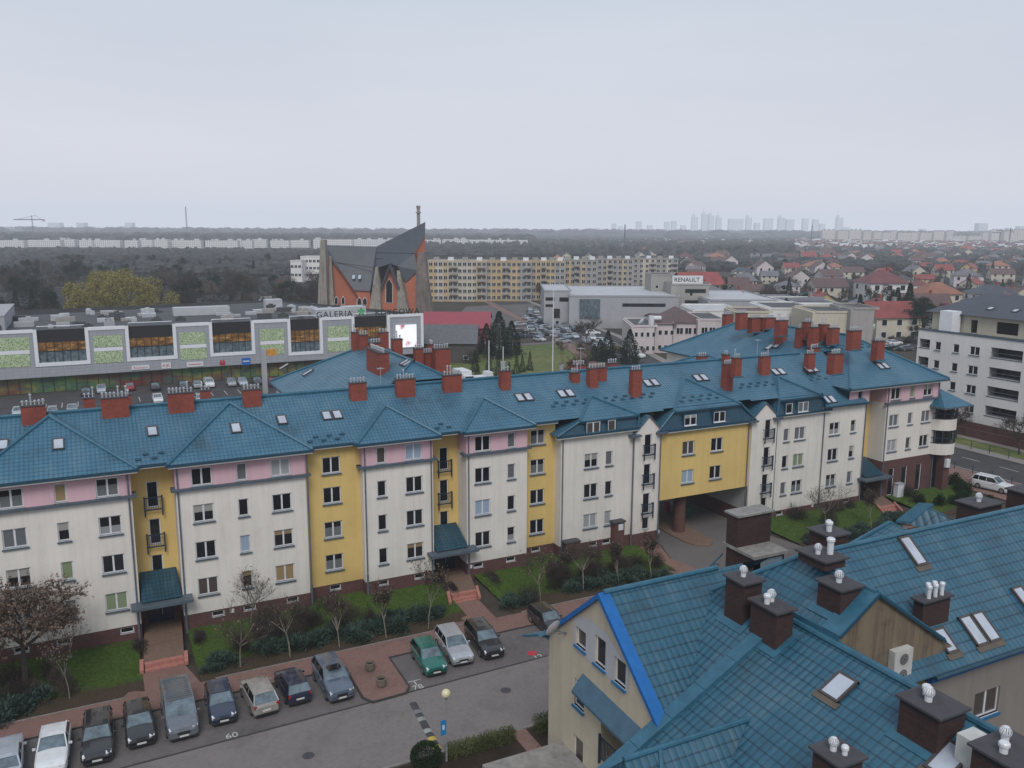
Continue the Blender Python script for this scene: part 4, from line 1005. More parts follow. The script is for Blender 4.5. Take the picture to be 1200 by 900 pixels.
for i in range(11): r_.box(-.72, -.45 + i * .24, 1.925, .72, -.38 + i * .24, 1.95)
r_.build('roof_rib', MATS['paint midgrey'], v_, loc=(0, 0, 0), world=False)
pc('hatch', 'darkblue', -13.45, -14.3, 0, 'dark blue hatchback parked just right of the grey van, above bay number 60', -1)
pc('compact', 'beige', -11.05, -14.5, 1, 'silver beige hatchback parked with its red tail lights toward the road', 4)
pc('hatch', 'navy', -8.8, -14.1, 1, 'dark navy boxy car parked backwards between silver hatchback and grey off-roader', 3)
s_ = pc('suv', 'bluegrey', -6.2, -14.9, 0, 'blue grey off-roader with roof window beside the paved island', 2)
r_ = MB(); r_.box(-.45, -.65, 1.665, .45, -.05, 1.685); r_.build('sunroof', m_cglass2, s_, loc=(0, 0, 0), world=False)
pc('hatch', 'green', .75, -14.6, 0, 'teal green hatchback with open sunroof, only green car in the row', -3)
pc('wagon', 'silver', 3.05, -14.1, 0, 'silver estate car parked between the green hatchback and the black estate', -4)
pc('wagon', 'black', 5.45, -14.2, 0, 'glossy black estate car with pale grille, parked right of the silver estate', -4)
pc('hatch', 'black', 11.2, -13.2, 0, 'black car half hidden behind the gable wall of the near building', 0)
make_car('sedan', 'ice', 'pale silver car showing only its roof at the bottom edge of the photo', loc=(-8.6, -27.2, GZ + .01), rz=math.radians(-92), name='parked_car')
make_car('suv', 'white', 'white crossover car standing on the pavement beside the main road', loc=(76.8, -3.2, GZ + .09), rz=math.radians(10), name='parked_car')
# ================================================================ near building (lower right)
nb = thing('apartment_building', 'beige building in the foreground with steep blue metal tiled roofs and bright blue gable trim', 'apartment building', (2, -33, GZ))
m_beige = stucco('warm beige render', (.50, .435, .33), .16)
m_tan = stucco('stained tan render', (.20, .155, .105), .38)
m_greyr = stucco('grey brown render', (.23, .205, .185), .12)
m_band = stucco('pale grey render', (.42, .42, .43), .10)
m_sillb = plain('blue window sill', (.012, .13, .30), .45, .15)
XG = 2.17; PK_ = (-32.9, 12.42); EV = 8.3; Y0, Y1 = -37.75, -27.75
wl = MB(); rf = MB(); cp = MB(); tr = MB()
# gable wall faces -X: to the right seen from outside is -Y
o, d = (XG, Y1), (0, -1)
S = lambda y: Y1 - y
gw = [(S(-30.58), 8.85, .98, 1.0, 1), (S(-32.42), 8.72, .98, 1.5, 1), (S(-34.18), 8.62, .98, 1.28, 1), (S(-30.5), 5.42, .98, 1.5, 1), (S(-30.5), 2.2, .98, 1.5, 1), (S(-30.5), -.9 + .3, .98, 1.3, 1)]
hs = [(a, b, a + w_, b + h) for a, b, w_, h, _ in gw] + [(S(-33.15), 3.9, S(-37.0), 6.75), (S(-33.15), .8, S(-37.0), 3.4)]
W_ = Y1 - Y0; sl2 = (PK_[1] - EV) / (W_ / 2)
cl_ = [(-sl2, 1, EV), (sl2, 1, EV + sl2 * W_)]
panel(wl, o, d, 0, W_, GZ - .3, PK_[1] + .1, hs, 0, clips=cl_, depth=.22, mr=0)
wl.poly([(XG - .02, -30.3, 8.75), (XG - .02, -30.3, 9.9), (XG - .02, -30.55, 10.35)], 0) if False else None
for a, b, w_, h, k in gw: put_window(nb, o, d, a, b, w_, h, 1, rw.choice([m_gbrown, m_glass, m_glass]), sillmat=m_sillb)
bnd = MB()      # pale band between the attic windows, standing 2 cm proud
panel(bnd, (XG - .02, Y1), d, S(-30.35), S(-35.4), 8.5, 10.75, [(a, b, a + w_, b + h) for a, b, w_, h, _ in gw[:3]], 0, clips=[(-.45, 1, 10.2 - .45 * S(-30.35)), (.55, 1, 10.15 + .55 * S(-34.6)), (-sl2, 1, EV - .35), (sl2, 1, EV + sl2 * W_ - .35)], depth=.02)
bnd.build('wall_band', m_band, nb)
wl.poly([(XG + .0, Y1, GZ - .3), (16, Y1, GZ - .3), (16, Y1, EV), (XG, Y1, EV)], 0, flip=True)
wl.poly([(XG, Y0, GZ - .3), (9, Y0, GZ - .3), (9, Y0, EV), (XG, Y0, EV)], 0)
# loggia interior
for z0, z1 in ((3.9, 6.75), (.8, 3.4)):
    q = MB(); q.box(XG + .2, -37.0, z0 - .1, XG + 1.9, -33.15, z0, 0); q.box(XG + 1.9, -37.0, z0, XG + 2.0, -33.15, z1, 0); q.box(XG + .2, -33.15, z0, XG + 1.95, -33.05, z1, 0); q.box(XG + .2, -37.1, z0, XG + 1.95, -37.0, z1, 0); q.box(XG + .2, -37, z1, XG + 2, -33.1, z1 + .08, 1)
    q.build('loggia', [m_beige, m_soffit], nb)
    put_window(nb, (XG + 1.88, -33.6), (0, -1), 0.0, z0 + .02, 1.9, 2.2, 2, m_glass, 'balcony_door', sill=False)
    b = MB(); zr = z0 + 1.15
    b.box(XG - .1, -37.0, zr, XG - .04, -33.1, zr + .06); b.box(XG - .1, -37.0, z0 + .05, XG - .04, -33.1, z0 + .1)
    for i in range(30): b.box(XG - .085, -37.0 + i * .13, z0 + .1, XG - .055, -36.975 + i * .13, zr)
    b.box(XG - .12, -33.2, z0 - .3, XG - .02, -33.1, zr + .15); b.build('balcony_railing', m_rail, nb)
cn = MB(); A = [(XG - .65, -31.3, 6.75), (XG - .65, -37.3, 6.55), (XG, -37.3, 7.35), (XG, -31.3, 7.55)]
cn.poly(A, 0, flip=True); cn.poly([A[0], A[1], (XG - .65, -37.3, 6.42), (XG - .65, -31.3, 6.62)], 0); cn.poly([A[0], (XG - .65, -31.3, 6.62), (XG, -31.3, 6.62), A[3]], 0); cn.poly([(XG - .65, -31.3, 6.62), (XG - .65, -37.3, 6.42), (XG, -37.3, 6.42), (XG, -31.3, 6.62)], 1)
cn.build('canopy', [m_slate if False else plain('blue grey canopy sheet', (.045, .10, .15), .45, .2), m_soffit], nb)
# R1 roof: ridge along X, eaves at both sides, stops under the higher cross roof
zr = PK_[1] + .12; yr = PK_[0]; ze_ = EV + .02; yn, yf_ = Y0 - .35, Y1 + .4
zen = zr - sl2 * (yr - yn); zef = zr - sl2 * (yf_ - yr)
rf.poly([(XG - .05, yn, zen), (11, yn, zen), (11, yr, zr), (XG - .05, yr, zr)]); rf.poly([(XG - .05, yr, zr), (13, yr, zr), (13, yf_, zef), (XG - .05, yf_, zef)])
cp.tube((XG + .1, yr, zr + .05), (9.3, yr, zr + .05), .14, n=8)
bb_ = MB()       # bright blue barge boards on the gable, near side wide and flat
def barge(y0, z0, y1, z1, w_=.62, m=0):
    bb_.poly([(XG - .22, y0, z0 + .06), (XG - .22, y1, z1 + .06), (XG - .22 + w_, y1, z1 + .06), (XG - .22 + w_, y0, z0 + .06)], m, flip=y1 > y0)
    bb_.poly([(XG - .22, y0, z0 + .06), (XG - .22, y1, z1 + .06), (XG - .22, y1, z1 - .22), (XG - .22, y0, z0 - .22)], m)
    bb_.poly([(XG - .22 + w_, y0, z0 + .06), (XG - .22 + w_, y1, z1 + .06), (XG - .22 + w_, y1, z1 - .02), (XG - .22 + w_, y0, z0 - .02)], m)
    bb_.poly([(XG - .22, y0, z0 - .22), (XG - .22, y1, z1 - .22), (XG, y1, z1 - .22), (XG, y0, z0 - .22)], m)
barge(yr, zr, yn, zen); barge(yr, zr, yf_, zef, .4)
bb_.build('barge_board', m_bluebright, nb)
e_ = MB(); e_.obox((XG - .2, Y1 + .9, EV - .55), (.5, 0, 0), (0, .95, -.45), (0, .04, .05)); e_.box(XG - .1, Y1 + .02, zef - .18, 12, yf_ + .12, zef - .04); e_.build('eaves_box', m_bluetrim, nb)
# satellite dish
sd_ = MB(); c = Vector((XG - .75, -29.6, 9.35)); sd_.lathe((0, 0, 0), [(0, .0), (.25, .03), (.48, .10), (.50, .12), (.48, .13), (.25, .06), (0, .03)], 16)
dsh = sd_.build('satellite_dish', plain('grey dish', (.46, .45, .44), .5, .1), nb, loc=c, smooth=True); dsh.rotation_euler = (math.radians(-60), math.radians(-35), 0)
sd_ = MB(); sd_.tube(c + Vector((0.05, .05, -.1)), (XG, -29.6, 9.0), .035); sd_.tube((XG - .5, -29.6, 9.05), (XG, -29.6, 8.95), .03); sd_.build('dish_bracket', m_pipe, nb)
# B wing: ridge runs toward the camera
XB, ZB_, YB = 9.2, 12.02, -37.75; sb_ = .537
xe_ = -2.2; zeb = ZB_ - sb_ * (XB - xe_)
rf.poly([(xe_, YB, zeb), (XB, YB, ZB_), (XB, -62, ZB_), (xe_, -62, zeb)], flip=True)
xr_ = 14.0; rf.poly([(XB, YB, ZB_), (xr_, YB, ZB_ - .95 * (xr_ - XB)), (xr_, -62, ZB_ - .95 * (xr_ - XB)), (XB, -62, ZB_)], flip=True)
cp.tube((XB, YB, ZB_ + .06), (XB, -62, ZB_ + .06), .17, n=8)
n_ = Vector((-sb_, 0, 1)).normalized(); dl = Vector((1, 0, sb_)).normalized(); Lb = (Vector((XB, 0, ZB_)) - Vector((xe_, 0, zeb))).length
fl_ = MB(); mid = (Vector((XB, YB - .10, ZB_)) + Vector((xe_, YB - .10, zeb))) / 2
fl_.obox(mid + n_ * .10, dl * Lb / 2, (0, .36, 0), n_ * .11); fl_.build('verge_flashing', m_bluetrim, nb)
for k in range(5):
    j = MB(); j.obox(Vector((XB, YB - .10, ZB_)) + n_ * .213 - dl * (1.4 + 2.0 * k), dl * .02, (0, .365, 0), n_ * .004); j.build('flashing_joint', m_bluedark, nb)
wl.poly([(xe_ + .5, YB + .2, GZ - .3), (xr_ - .5, YB + .2, GZ - .3), (xr_ - .5, YB + .2, zeb + .2), (xe_ + .5, YB + .2, zeb)], 0, flip=True)
wl.poly([(xe_ + .5, YB + .2, zeb), (xr_ - .5, YB + .2, zeb), (XB, YB + .2, ZB_ - .05)], 0, flip=True)
wl.poly([(xe_ + .5, YB + .2, GZ - .3), (xe_ + .5, -62, GZ - .3), (xe_ + .5, -62, zeb + .1), (xe_ + .5, YB + .2, zeb + .1)], 0)
gt = MB(); gt.tube((xe_ - .1, YB - .4, zeb - .1), (xe_ - .1, -62, zeb - .1), .09); gt.build('gutter', m_bluedark, nb)
# small dormer roof on the B slope
xd0, xd1, yd, zd = -1.75, 4.45, -40.8, 9.52
dm = MB()
dm.poly([(xd0 + .2, yd - 2.6, zd - 2.5), (xd1 + 1.5, yd - 2.6, zd - 2.5), (xd1 + 1.5, yd, zd), (xd0 + 1.7, yd, zd)]); dm.poly([(xd0 + 1.7, yd, zd), (xd1 + 1.5, yd, zd), (xd1 + 1.5, yd + 2.0, zd - 1.9), (xd0, yd + 2.0, zd - 1.9)])
dm.poly([(xd0 + .2, yd - 2.6, zd - 2.5), (xd0 + 1.7, yd, zd), (xd0, yd, zd - .02), (xd0 - .3, yd - 2.6, zd - 2.5)]) if False else None
dm.poly([(xd0, yd + 2, zd - 1.9), (xd0, yd, zd), (xd0 + .0, yd - 2.6, zd - 2.5)], flip=False)
dm.poly([(xd0, yd, zd), (xd0 + 1.7, yd, zd), (xd0 + .2, yd - 2.6, zd - 2.5), (xd0, yd - 2.6, zd - 2.5)], flip=True)
dm.build('dormer_roof', m_tile2, nb)
dc = MB(); dc.tube((xd0, yd, zd + .05), (xd1 + .1, yd, zd + .05), .12, n=8); dc.tube((xd0 + 1.75, yd, zd + .04), (xd0 + .3, yd - 2.6, zd - 2.45), .10, n=8); dc.build('ridge_cap', m_bluetrim, nb)
# C / D roof : ridge at z=14, hipped left end, long ridge to the right
XC, ZC, YC = 11.5, 14.0, -36.3; sc2 = .68; sd2 = .835; YW = -41.05
xl = 4.2; zl_ = ZC - sc2 * (XC - xl)
rf.poly([(9.25, YW, ZC - sc2 * (XC - 9.25)), (XC, YW, ZC), (XC, YC, ZC), (9.25, -37.6, ZC - sc2 * (XC - 9.25))][::1], flip=True)
rf.poly([(xl, -37.6, zl_), (9.25, -37.6, ZC - sc2 * (XC - 9.25)), (XC, YC, ZC), (xl, YC + (XC - xl) * .82, zl_)], flip=True)
rf.poly([(XC, YW, ZC), (17.2, YW, ZC - sc2 * (17.2 - XC)), (17.2, YC, ZC - sc2 * (17.2 - XC)), (XC, YC, ZC)], flip=True)
rf.poly([(XC, YC, ZC), (70, YC, ZC), (70, YC + 6.5, ZC - 6.5 * .82), (xl, YC + (XC - xl) * .82, zl_)], flip=True)
YE_ = -41.75; zE = ZC - sd2 * (YC - YE_)
rf.poly([(13.2, YE_, zE), (70, YE_, zE), (70, YC, ZC), (13.2, YC, ZC)])
for p, q in (((XC, YC, ZC), (70, YC, ZC)), ((XC, YW, ZC), (XC, YC, ZC)), ((XC, YC, ZC), (xl + 2, YC + (XC - xl - 2) * .82, zl_ + 2 * sc2))): cp.tube(Vector(p) + Vector((0, 0, .05)), Vector(q) + Vector((0, 0, .05)), .13, n=8)
# beige gable wall and its flashing
g = MB(); zj = ZC - sc2 * (XC - 9.25); g.box(9.17, YW - .1, 11.9, 9.27, -37.5, zj + .02); g.build('wall_flashing', m_bluetrim, nb)
g = MB(); g.poly([(9.3, YW, 3), (17.0, YW, 3), (17.0, YW, ZC - sc2 * 5.5 - .06), (XC, YW, ZC - .06), (9.3, YW, ZC - sc2 * 2.2 - .06)]); g.poly([(17.0, YW, 3), (17.0, -38, 3), (17.0, -38, 10.1), (17.0, YW, 10.1)]); g.build('gable_wall', m_tan, nb)
f = MB()
for s in (-1, 1):
    ln = 2.75 if s < 0 else 5.9; dd = Vector((s, 0, -sc2)).normalized(); nn = Vector((s * sc2, 0, 1)).normalized(); c = Vector((XC, YW + (.38 if s < 0 else .1), ZC)) + dd * ln / 2
    f.obox(c + nn * (.05 + .01 * s), dd * ln / 2, (0, .52 if s < 0 else .2, 0), nn * .05)
f.build('verge_flashing', m_bluetrim, nb)
f = MB()
for s in (-1, 1):
    ln = 2.75 if s < 0 else 5.9; dd = Vector((s, 0, -sc2)).normalized(); nn = Vector((s * sc2, 0, 1)).normalized(); c = Vector((XC, YW - .16, ZC)) + dd * ln / 2
    f.obox(c - nn * (.02 + .01 * s), dd * ln / 2, (0, .03, 0), nn * .06)
f.build('verge_trim', m_bluedark, nb)
# D wall with window, gutter and bright blue fascia
dw = [(18.95 - 15.4, 5.85, 1.95, 1.42), (26 - 15.4, 5.85, 1.95, 1.42)]
g = MB(); panel(g, (15.4, -41.25), (1, 0), 0, 50, GZ - .3, zE + .1, [(a, b, a + w_, b + h) for a, b, w_, h in dw], 0, depth=.2); g.poly([(15.4, -41.25, GZ - .3), (15.4, -38, GZ - .3), (15.4, -38, zE), (15.4, -41.25, zE)], flip=True); g.build('wall', m_greyr, nb)
for a, b, w_, h in dw: put_window(nb, (15.4, -41.25), (1, 0), a, b, w_, h, 2, m_gbrown, sillmat=m_sillb)
f = MB(); f.box(15.2, -41.50, zE - .55, 66, -41.27, zE - .18); f.build('fascia', m_bluebright, nb)
f = MB(); f.tube((15.0, YE_ - .10, zE - .06), (66, YE_ - .10, zE - .06), .10); f.box(15.0, YE_ - .02, zE - .18, 66, -41.5, zE - .03); f.build('gutter', m_bluedark, nb)
# rear lower roofs behind D
def gr(x0, x1, y0, y1, ze2, zr2, ax='x', verge=False):
    if ax == 'x':
        ym = (y0 + y1) / 2; rf.poly([(x0, y0, ze2), (x1, y0, ze2), (x1, ym, zr2), (x0, ym, zr2)]); rf.poly([(x1, y1, ze2), (x0, y1, ze2), (x0, ym, zr2), (x1, ym, zr2)]); cp.tube((x0, ym, zr2 + .05), (x1, ym, zr2 + .05), .12, n=8)
    else:
        xm_ = (x0 + x1) / 2; rf.poly([(x0, y0, ze2), (xm_, y0, zr2), (xm_, y1, zr2), (x0, y1, ze2)], flip=True); rf.poly([(x1, y0, ze2), (x1, y1, ze2), (xm_, y1, zr2), (xm_, y0, zr2)], flip=True); cp.tube((xm_, y0, zr2 + .05), (xm_, y1, zr2 + .05), .12, n=8)
# left rear hip (apex seen at 1042,613)
T = Vector((24.67, -30.83, 12.0))
rf.poly([T, (17.5, -29.6, 9.0), (17.5, -35, 9.2), (24.67, -36, 12.0)], flip=False)
rf.poly([T, (24.67, -36, 12.0), (30.5, -36, 9.2), (30.5, -30, 9.2)], flip=False)
cp.tube(T + Vector((0, 0, .04)), (17.5, -29.6, 9.05), .12, n=8); cp.tube(T + Vector((0, 0, .04)), (30.5, -30, 9.25), .12, n=8)
# right rear wing with flat verge band
P0, P1, P2 = Vector((25.0, -31.9, 12.0)), Vector((29.48, -29.64, 12.0)), Vector((29.2, -32.9, 12.0))
q0 = pz(1060, 613, 11.5); q1 = pz(1084, 594, 12.6); q2 = pz(1119, 611, 11.2)
rf.poly([q0 + Vector((0, 0, 0)), q0 + Vector((4, -5, -1)), q2 + Vector((1, -3, -.4)), q2, q1])
dd = (q1 - q0); f = MB(); f.obox((q0 + q1) / 2 + Vector((0, 0, .12)), dd * .55, (.34, -.30, 0), (0, 0, .08)); f.build('verge_flashing', m_bluetrim, nb); cp.tube(q1, q2, .10, n=8)
q3 = pz(1150, 610, 11.0); rf.poly([pz(1130, 618, 10.5), pz(1200, 622, 11.5), pz(1200, 592, 11.5), pz(1150, 607, 10.5)])
# blue verge left of the shaft
q0, q1 = pz(811, 684, 10.5), pz(842, 654, 11.6); f = MB(); dd = q1 - q0; f.obox((q0 + q1) / 2, dd * .6, (.28, .18, 0), (0, 0, .07)); f.build('verge_flashing', m_bluetrim, nb)
wl.build('wall', [m_beige], nb)
rf.build('roof', m_tile2, nb); cp.build('ridge_cap', m_bluetrim, nb)
# brick ventilation shaft with concrete slab
v_ = MB(); z1 = 11.9; X0, X1, Ya, Yb = 14.15, 16.45, -30.4, -28.0
v_.poly([(X0, Ya, 6), (X1, Ya, 6), (X1, Ya, 11.4), (X0, Ya, 11.4)]); v_.box(X0, Ya, 6, X1, Yb, 11.25)
sh = v_.build('ventilation_shaft', m_chimd, nb)
v_ = MB(); v_.obox(((X0 + X1) / 2, (Ya + Yb) / 2, 11.42), ((X1 - X0) / 2 + .15, 0, 0.0), (0, (Yb - Ya) / 2 + .2, 0), (0, 0, .09)); v_.build('slab', m_conc, sh)
v_ = MB(); v_.box(X0 + .5, Ya - .03, 9.9, X1 - .15, Ya - .005, 11.2); v_.build('louvre', plain('pale blue grey louvre', (.20, .25, .30), .5, .2), sh)
v_ = MB(); v_.box(X0 - .1, Yb - 1.0, 11.5, X1 + .2, Yb - .05, 13.4); v_.build('chimney', m_chimd, sh)
v_ = MB(); v_.box(X0 - .2, Yb - 1.15, 13.4, X1 + .3, Yb + .1, 13.52); v_.build('cap', m_conc, sh)
# chimneys on the near roofs
def turbine(par, c, r=.2):
    r = r * .86
    b = MB(); c = Vector(c); b.tube(c, c + Vector((0, 0, .16)), r * .62, n=12); n = 14
    for i in range(n):
        a = 2 * math.pi * i / n; pr = []
        for k in range(7):
            t = math.pi * (.12 + .80 * k / 6); pr.append(c + Vector((r * math.sin(t) * math.cos(a + .35 * k / 6), r * math.sin(t) * math.sin(a + .35 * k / 6), .16 + r * .95 - r * math.cos(t) * .95)))
        a2 = a + 2 * math.pi / n * .62; pr2 = [c + Vector((r * math.sin(math.pi * (.12 + .80 * k / 6)) * math.cos(a2 + .35 * k / 6) * .93, r * math.sin(math.pi * (.12 + .80 * k / 6)) * math.sin(a2 + .35 * k / 6) * .93, .16 + r * .95 - r * math.cos(math.pi * (.12 + .80 * k / 6)) * .95)) for k in range(7)]
        for k in range(6): b.poly([pr[k], pr2[k], pr2[k + 1], pr[k + 1]])
    b.lathe(c + Vector((0, 0, .16 + r * 1.8)), [(r * .5, 0), (0, .03)], 12); b.build('turbine_cowl', plain('bright zinc', (.62, .63, .65), .35, .1) if 'bright zinc' not in MATS else MATS['bright zinc'], par)
MATS['bright zinc'] = plain('bright zinc', (.62, .63, .65), .35, .1)
def nchim(x0, x1, y0, y1, zb_, zt, cowl=(), pipes=()):
    c = MB(); c.box(x0, y0, zb_, x1, y1, zt); o = c.build('chimney', m_chimd, nb)
    k = MB(); k.box(x0 - .13, y0 - .13, zt + .0, x1 + .13, y1 + .13, zt + .09); k.build('cap', m_cap, o)
    k = MB(); k.box(x0 + .1, y0 - .008, zt - .22, x1 - .1, y0 - .004, zt - .10); k.box(x0 - .008, y0 + .1, zt - .22, x0 - .004, y1 - .1, zt - .10); k.build('vent_slot', m_dark, o)
    for fx, fy, r in cowl: turbine(o, (x0 + (x1 - x0) * fx, y0 + (y1 - y0) * fy, zt + .09), r)
    for fx, fy, r, h in pipes:
        p = MB(); cx, cy = x0 + (x1 - x0) * fx, y0 + (y1 - y0) * fy; p.tube((cx, cy, zt + .09), (cx, cy, zt + .09 + h), r, n=12); p.lathe((cx, cy, zt + .09 + h), [(r * 1.35, -.10), (r * 1.35, 0), (r, .05), (0, .06)], 12); p.build('flue_pipe', MATS['bright zinc'], o)
    return o
planeC = lambda x, y: pplane(x, y, (XC, 0, ZC), (-sc2, 0, 1))
planeB = lambda x, y: pplane(x, y, (XB, 0, ZB_), (-sb_, 0, 1))
planeD = lambda x, y: pplane(x, y, (0, YC, ZC), (0, -sd2, 1))
def nchim_px(cx_, cyt, ztop_guess, wx, wy, drop, **k):
    """centre of the cap seen at pixel (cx_,cyt)"""
    p = pz(cx_, cyt, ztop_guess); return nchim(p.x - wx / 2, p.x + wx / 2, p.y - wy / 2, p.y + wy / 2, ztop_guess - drop, ztop_guess, **k)
def flash(x0, x1, y0, y1, plane_p, plane_n, w_=.3):
    n = Vector(plane_n).normalized(); f = MB(); P = []
    for x, y in ((x0 - w_, y0 - w_), (x1 + w_, y0 - w_), (x1 + w_, y1 + w_), (x0 - w_, y1 + w_)):
        z = plane_p[2] - (n.x * (x - plane_p[0]) + n.y * (y - plane_p[1])) / n.z; P.append(Vector((x, y, z)) + n * .05)
    f.poly(P); f.build('chimney_flashing', m_bluetrim, nb)
def onroof(c, wx, wy, zt, plane_p, plane_n, fl=True, **k):
    n = Vector(plane_n).normalized(); f = lambda x, y: plane_p[2] - (n.x * (x - plane_p[0]) + n.y * (y - plane_p[1])) / n.z
    x0, x1, y0, y1 = c.x - wx / 2, c.x + wx / 2, c.y - wy / 2, c.y + wy / 2
    zb_ = min(f(x, y) for x in (x0, x1) for y in (y0, y1)) - .3
    nchim(x0, x1, y0, y1, zb_, zt, **k)
    if fl: flash(x0, x1, y0, y1, plane_p, plane_n)
PC = ((XC, 0, ZC), (-sc2, 0, 1)); PB = ((XB, 0, ZB_), (-sb_, 0, 1)); PD = ((0, YC, ZC), (0, -sd2, 1))
onroof(pz(872, 678, 13.45), 1.15, 1.25, 13.45, *PC, cowl=[(.5, .55, .24)])
onroof(pz(905, 709, 12.95), 1.0, 1.7, 12.95, *PB, cowl=[(.62, .62, .26)], pipes=[(.25, .55, .13, .42)])
onroof(pz(984, 684, 14.15), 1.25, 1.35, 14.15, *PC, cowl=[(.45, .5, .25)])
onroof(pz(963, 650, 14.75), 1.3, 1.7, 14.75, (0, YC, ZC), (0, .82, 1), fl=False, cowl=[(.3, .5, .22)], pipes=[(.7, .35, .15, .75)])
onroof(pz(971, 623, 14.4), 1.3, 1.4, 14.4, (0, YC, ZC), (0, .82, 1), fl=False, cowl=[(.6, .6, .22)], pipes=[(.4, .4, .14, .5)])
onroof(pz(1093, 824, 12.55), 1.45, 1.7, 12.55, *PB, cowl=[(.40, .55, .26)], pipes=[(.62, .75, .13, .35)])
onroof(pz(982, 883, 11.7), 1.15, 1.2, 11.7, *PB, cowl=[(.4, .6, .22)], pipes=[(.55, .3, .10, .3)])
onroof(pz(1186, 880, 12.4), 1.9, 1.6, 12.4, *PB, cowl=[(.6, .75, .25)], pipes=[(.25, .5, .14, .35)])
onroof(pz(1148, 589, 13.0), 2.2, 1.5, 13.0, (0, -28, 10.5), (0, 0, 1), fl=False, cowl=[(.45, .5, .26)])
onroof(pz(1205, 575, 13.6), 1.8, 1.6, 13.6, (0, -28, 10.5), (0, 0, 1), fl=False)
p = planeD(1095, 733); nchim(p.x - .95, p.x + 1.0, p.y, p.y + .55, p.z - .6, p.z + 1.35, pipes=[(.28 + i * .12, .5 + (.25 if i % 2 else -.2), .10, .62) for i in range(5)])
# skylights
def nsky(x, y, P, w_, h, k=1):
    n = Vector(P[1]).normalized(); c = pplane(x, y, P[0], P[1]); t = Vector((0, 0, 1)).cross(n).normalized()
    for i in range(k): skylight(nb, c + t * (i - (k - 1) / 2) * (w_ + .08), n, w_, h, .11)
    v = n.cross(t); ap = MB(); ap.obox(c - v * (h / 2 + .13) + n * .04, t * (w_ * k / 2 + .12), v * .16, n * .02); ap.build('apron', plain('lead apron', (.10, .08, .06), .7) if 'lead apron' not in MATS else MATS['lead apron'], nb)
MATS['lead apron'] = plain('lead apron', (.10, .08, .06), .7)
nsky(983, 806, PB, 1.05, 1.35); nsky(1069, 646, PD, .85, 1.75); nsky(1147, 737, PD, .88, 1.6, 2); nsky(1200, 703, PD, .85, 1.5); nsky(1107, 751, PD, .8, 1.3); nsky(1112, 892, PB, 1.0, 1.5)
# twin fan air conditioner on the beige wall, white box beyond the ridge
def ac_unit(x, y, z, w_=.95, h=1.35, d_=.35):
    b = MB(); b.box(x, y - d_, z, x + w_, y, z + h); o = b.build('air_conditioner', plain('old white metal', (.50, .49, .46), .5, .2) if 'old white metal' not in MATS else MATS['old white metal'], nb)
    for k in range(2):
        f = MB(); c = (x + w_ * .52, y - d_ - .01, z + h * (.27 + .46 * k)); f.lathe(c, [(0, -.01), (.26, -.012), (.28, 0)], 16, axis='y'); f.build('fan', plain('fan grille', (.07, .07, .075), .6) if 'fan grille' not in MATS else MATS['fan grille'], o)
        f = MB()
        for q in range(3): f.lathe(c, [(.09 * (q + 1), -.02), (.09 * (q + 1) + .015, -.02)], 16, axis='y')
        f.build('fan_guard', MATS['old white metal'], o)
    b = MB(); b.box(x - .05, y - d_ - .05, z - .1, x + w_ + .25, y, z - .04); b.build('bracket', m_bluedark, o)
MATS['old white metal'] = plain('old white metal', (.50, .49, .46), .5, .2); MATS['fan grille'] = plain('fan grille', (.07, .07, .075), .6)
ac_unit(12.6, YW - .02, 9.35, 1.2, 1.7)
p = pz(1152, 870, 12.2); b = MB(); b.box(p.x - .45, p.y - .7, 11.0, p.x + .45, p.y + .7, 12.3); b.build('air_conditioner', MATS['old white metal'], nb)
# porch slab at the foot of the gable
b = MB(); b.box(-2.6, -33.0, 2.35, XG - .0, -29.3, 2.55); 
b.box(-2.3, -32.7, GZ, 2.1, -29.6, 2.34, 1); b.build('porch_roof', [m_conc, m_brick], nb)
# ================================================================ middle distance
FH = Vector((math.sin(AZ), math.cos(AZ), 0)); RH = Vector((math.cos(AZ), -math.sin(AZ), 0))
def vp(x, y, D):
    d = ray(x, y); return CAM + d * (D / d.dot(FH))
def vg(x, D): p = vp(x, 300, D); return Vector((p.x, p.y, GZ))
m_metalroof = plain('pale sheet roof', (.42, .43, .45), .6, .15, .3); m_darkroof = plain('dark bitumen roof', (.06, .062, .068), .8, .3, .4)
m_redroof = plain('crimson sheet roof', (.27, .025, .042), .5, .15, .3); m_redwall = plain('dark red wall', (.17, .025, .035), .8, .2)
m_wwall = stucco('white render', (.68, .665, .645), .10); m_pwall = stucco('pale pink white render', (.55, .49, .49), .14)
m_gwall = stucco('grey panel wall', (.36, .36, .38), .12); m_ochre = stucco('ochre render', (.50, .37, .20), .12); m_cream2 = stucco('pale cream render', (.52, .47, .38), .12)
m_concw = stucco('aged concrete panel', (.34, .32, .30), .2)
m_brickor = brick_mat('orange brick', (.50, .14, .065), (.42, .105, .05), (.40, .18, .12), .5, .16, .02, var=.18)
m_slroof = plain('charcoal seam roof', (.045, .052, .066), .5, .2, .3); m_brownroof = plain('brown tile roof', (.10, .060, .058), .7, .2, .5)
_FW = {}
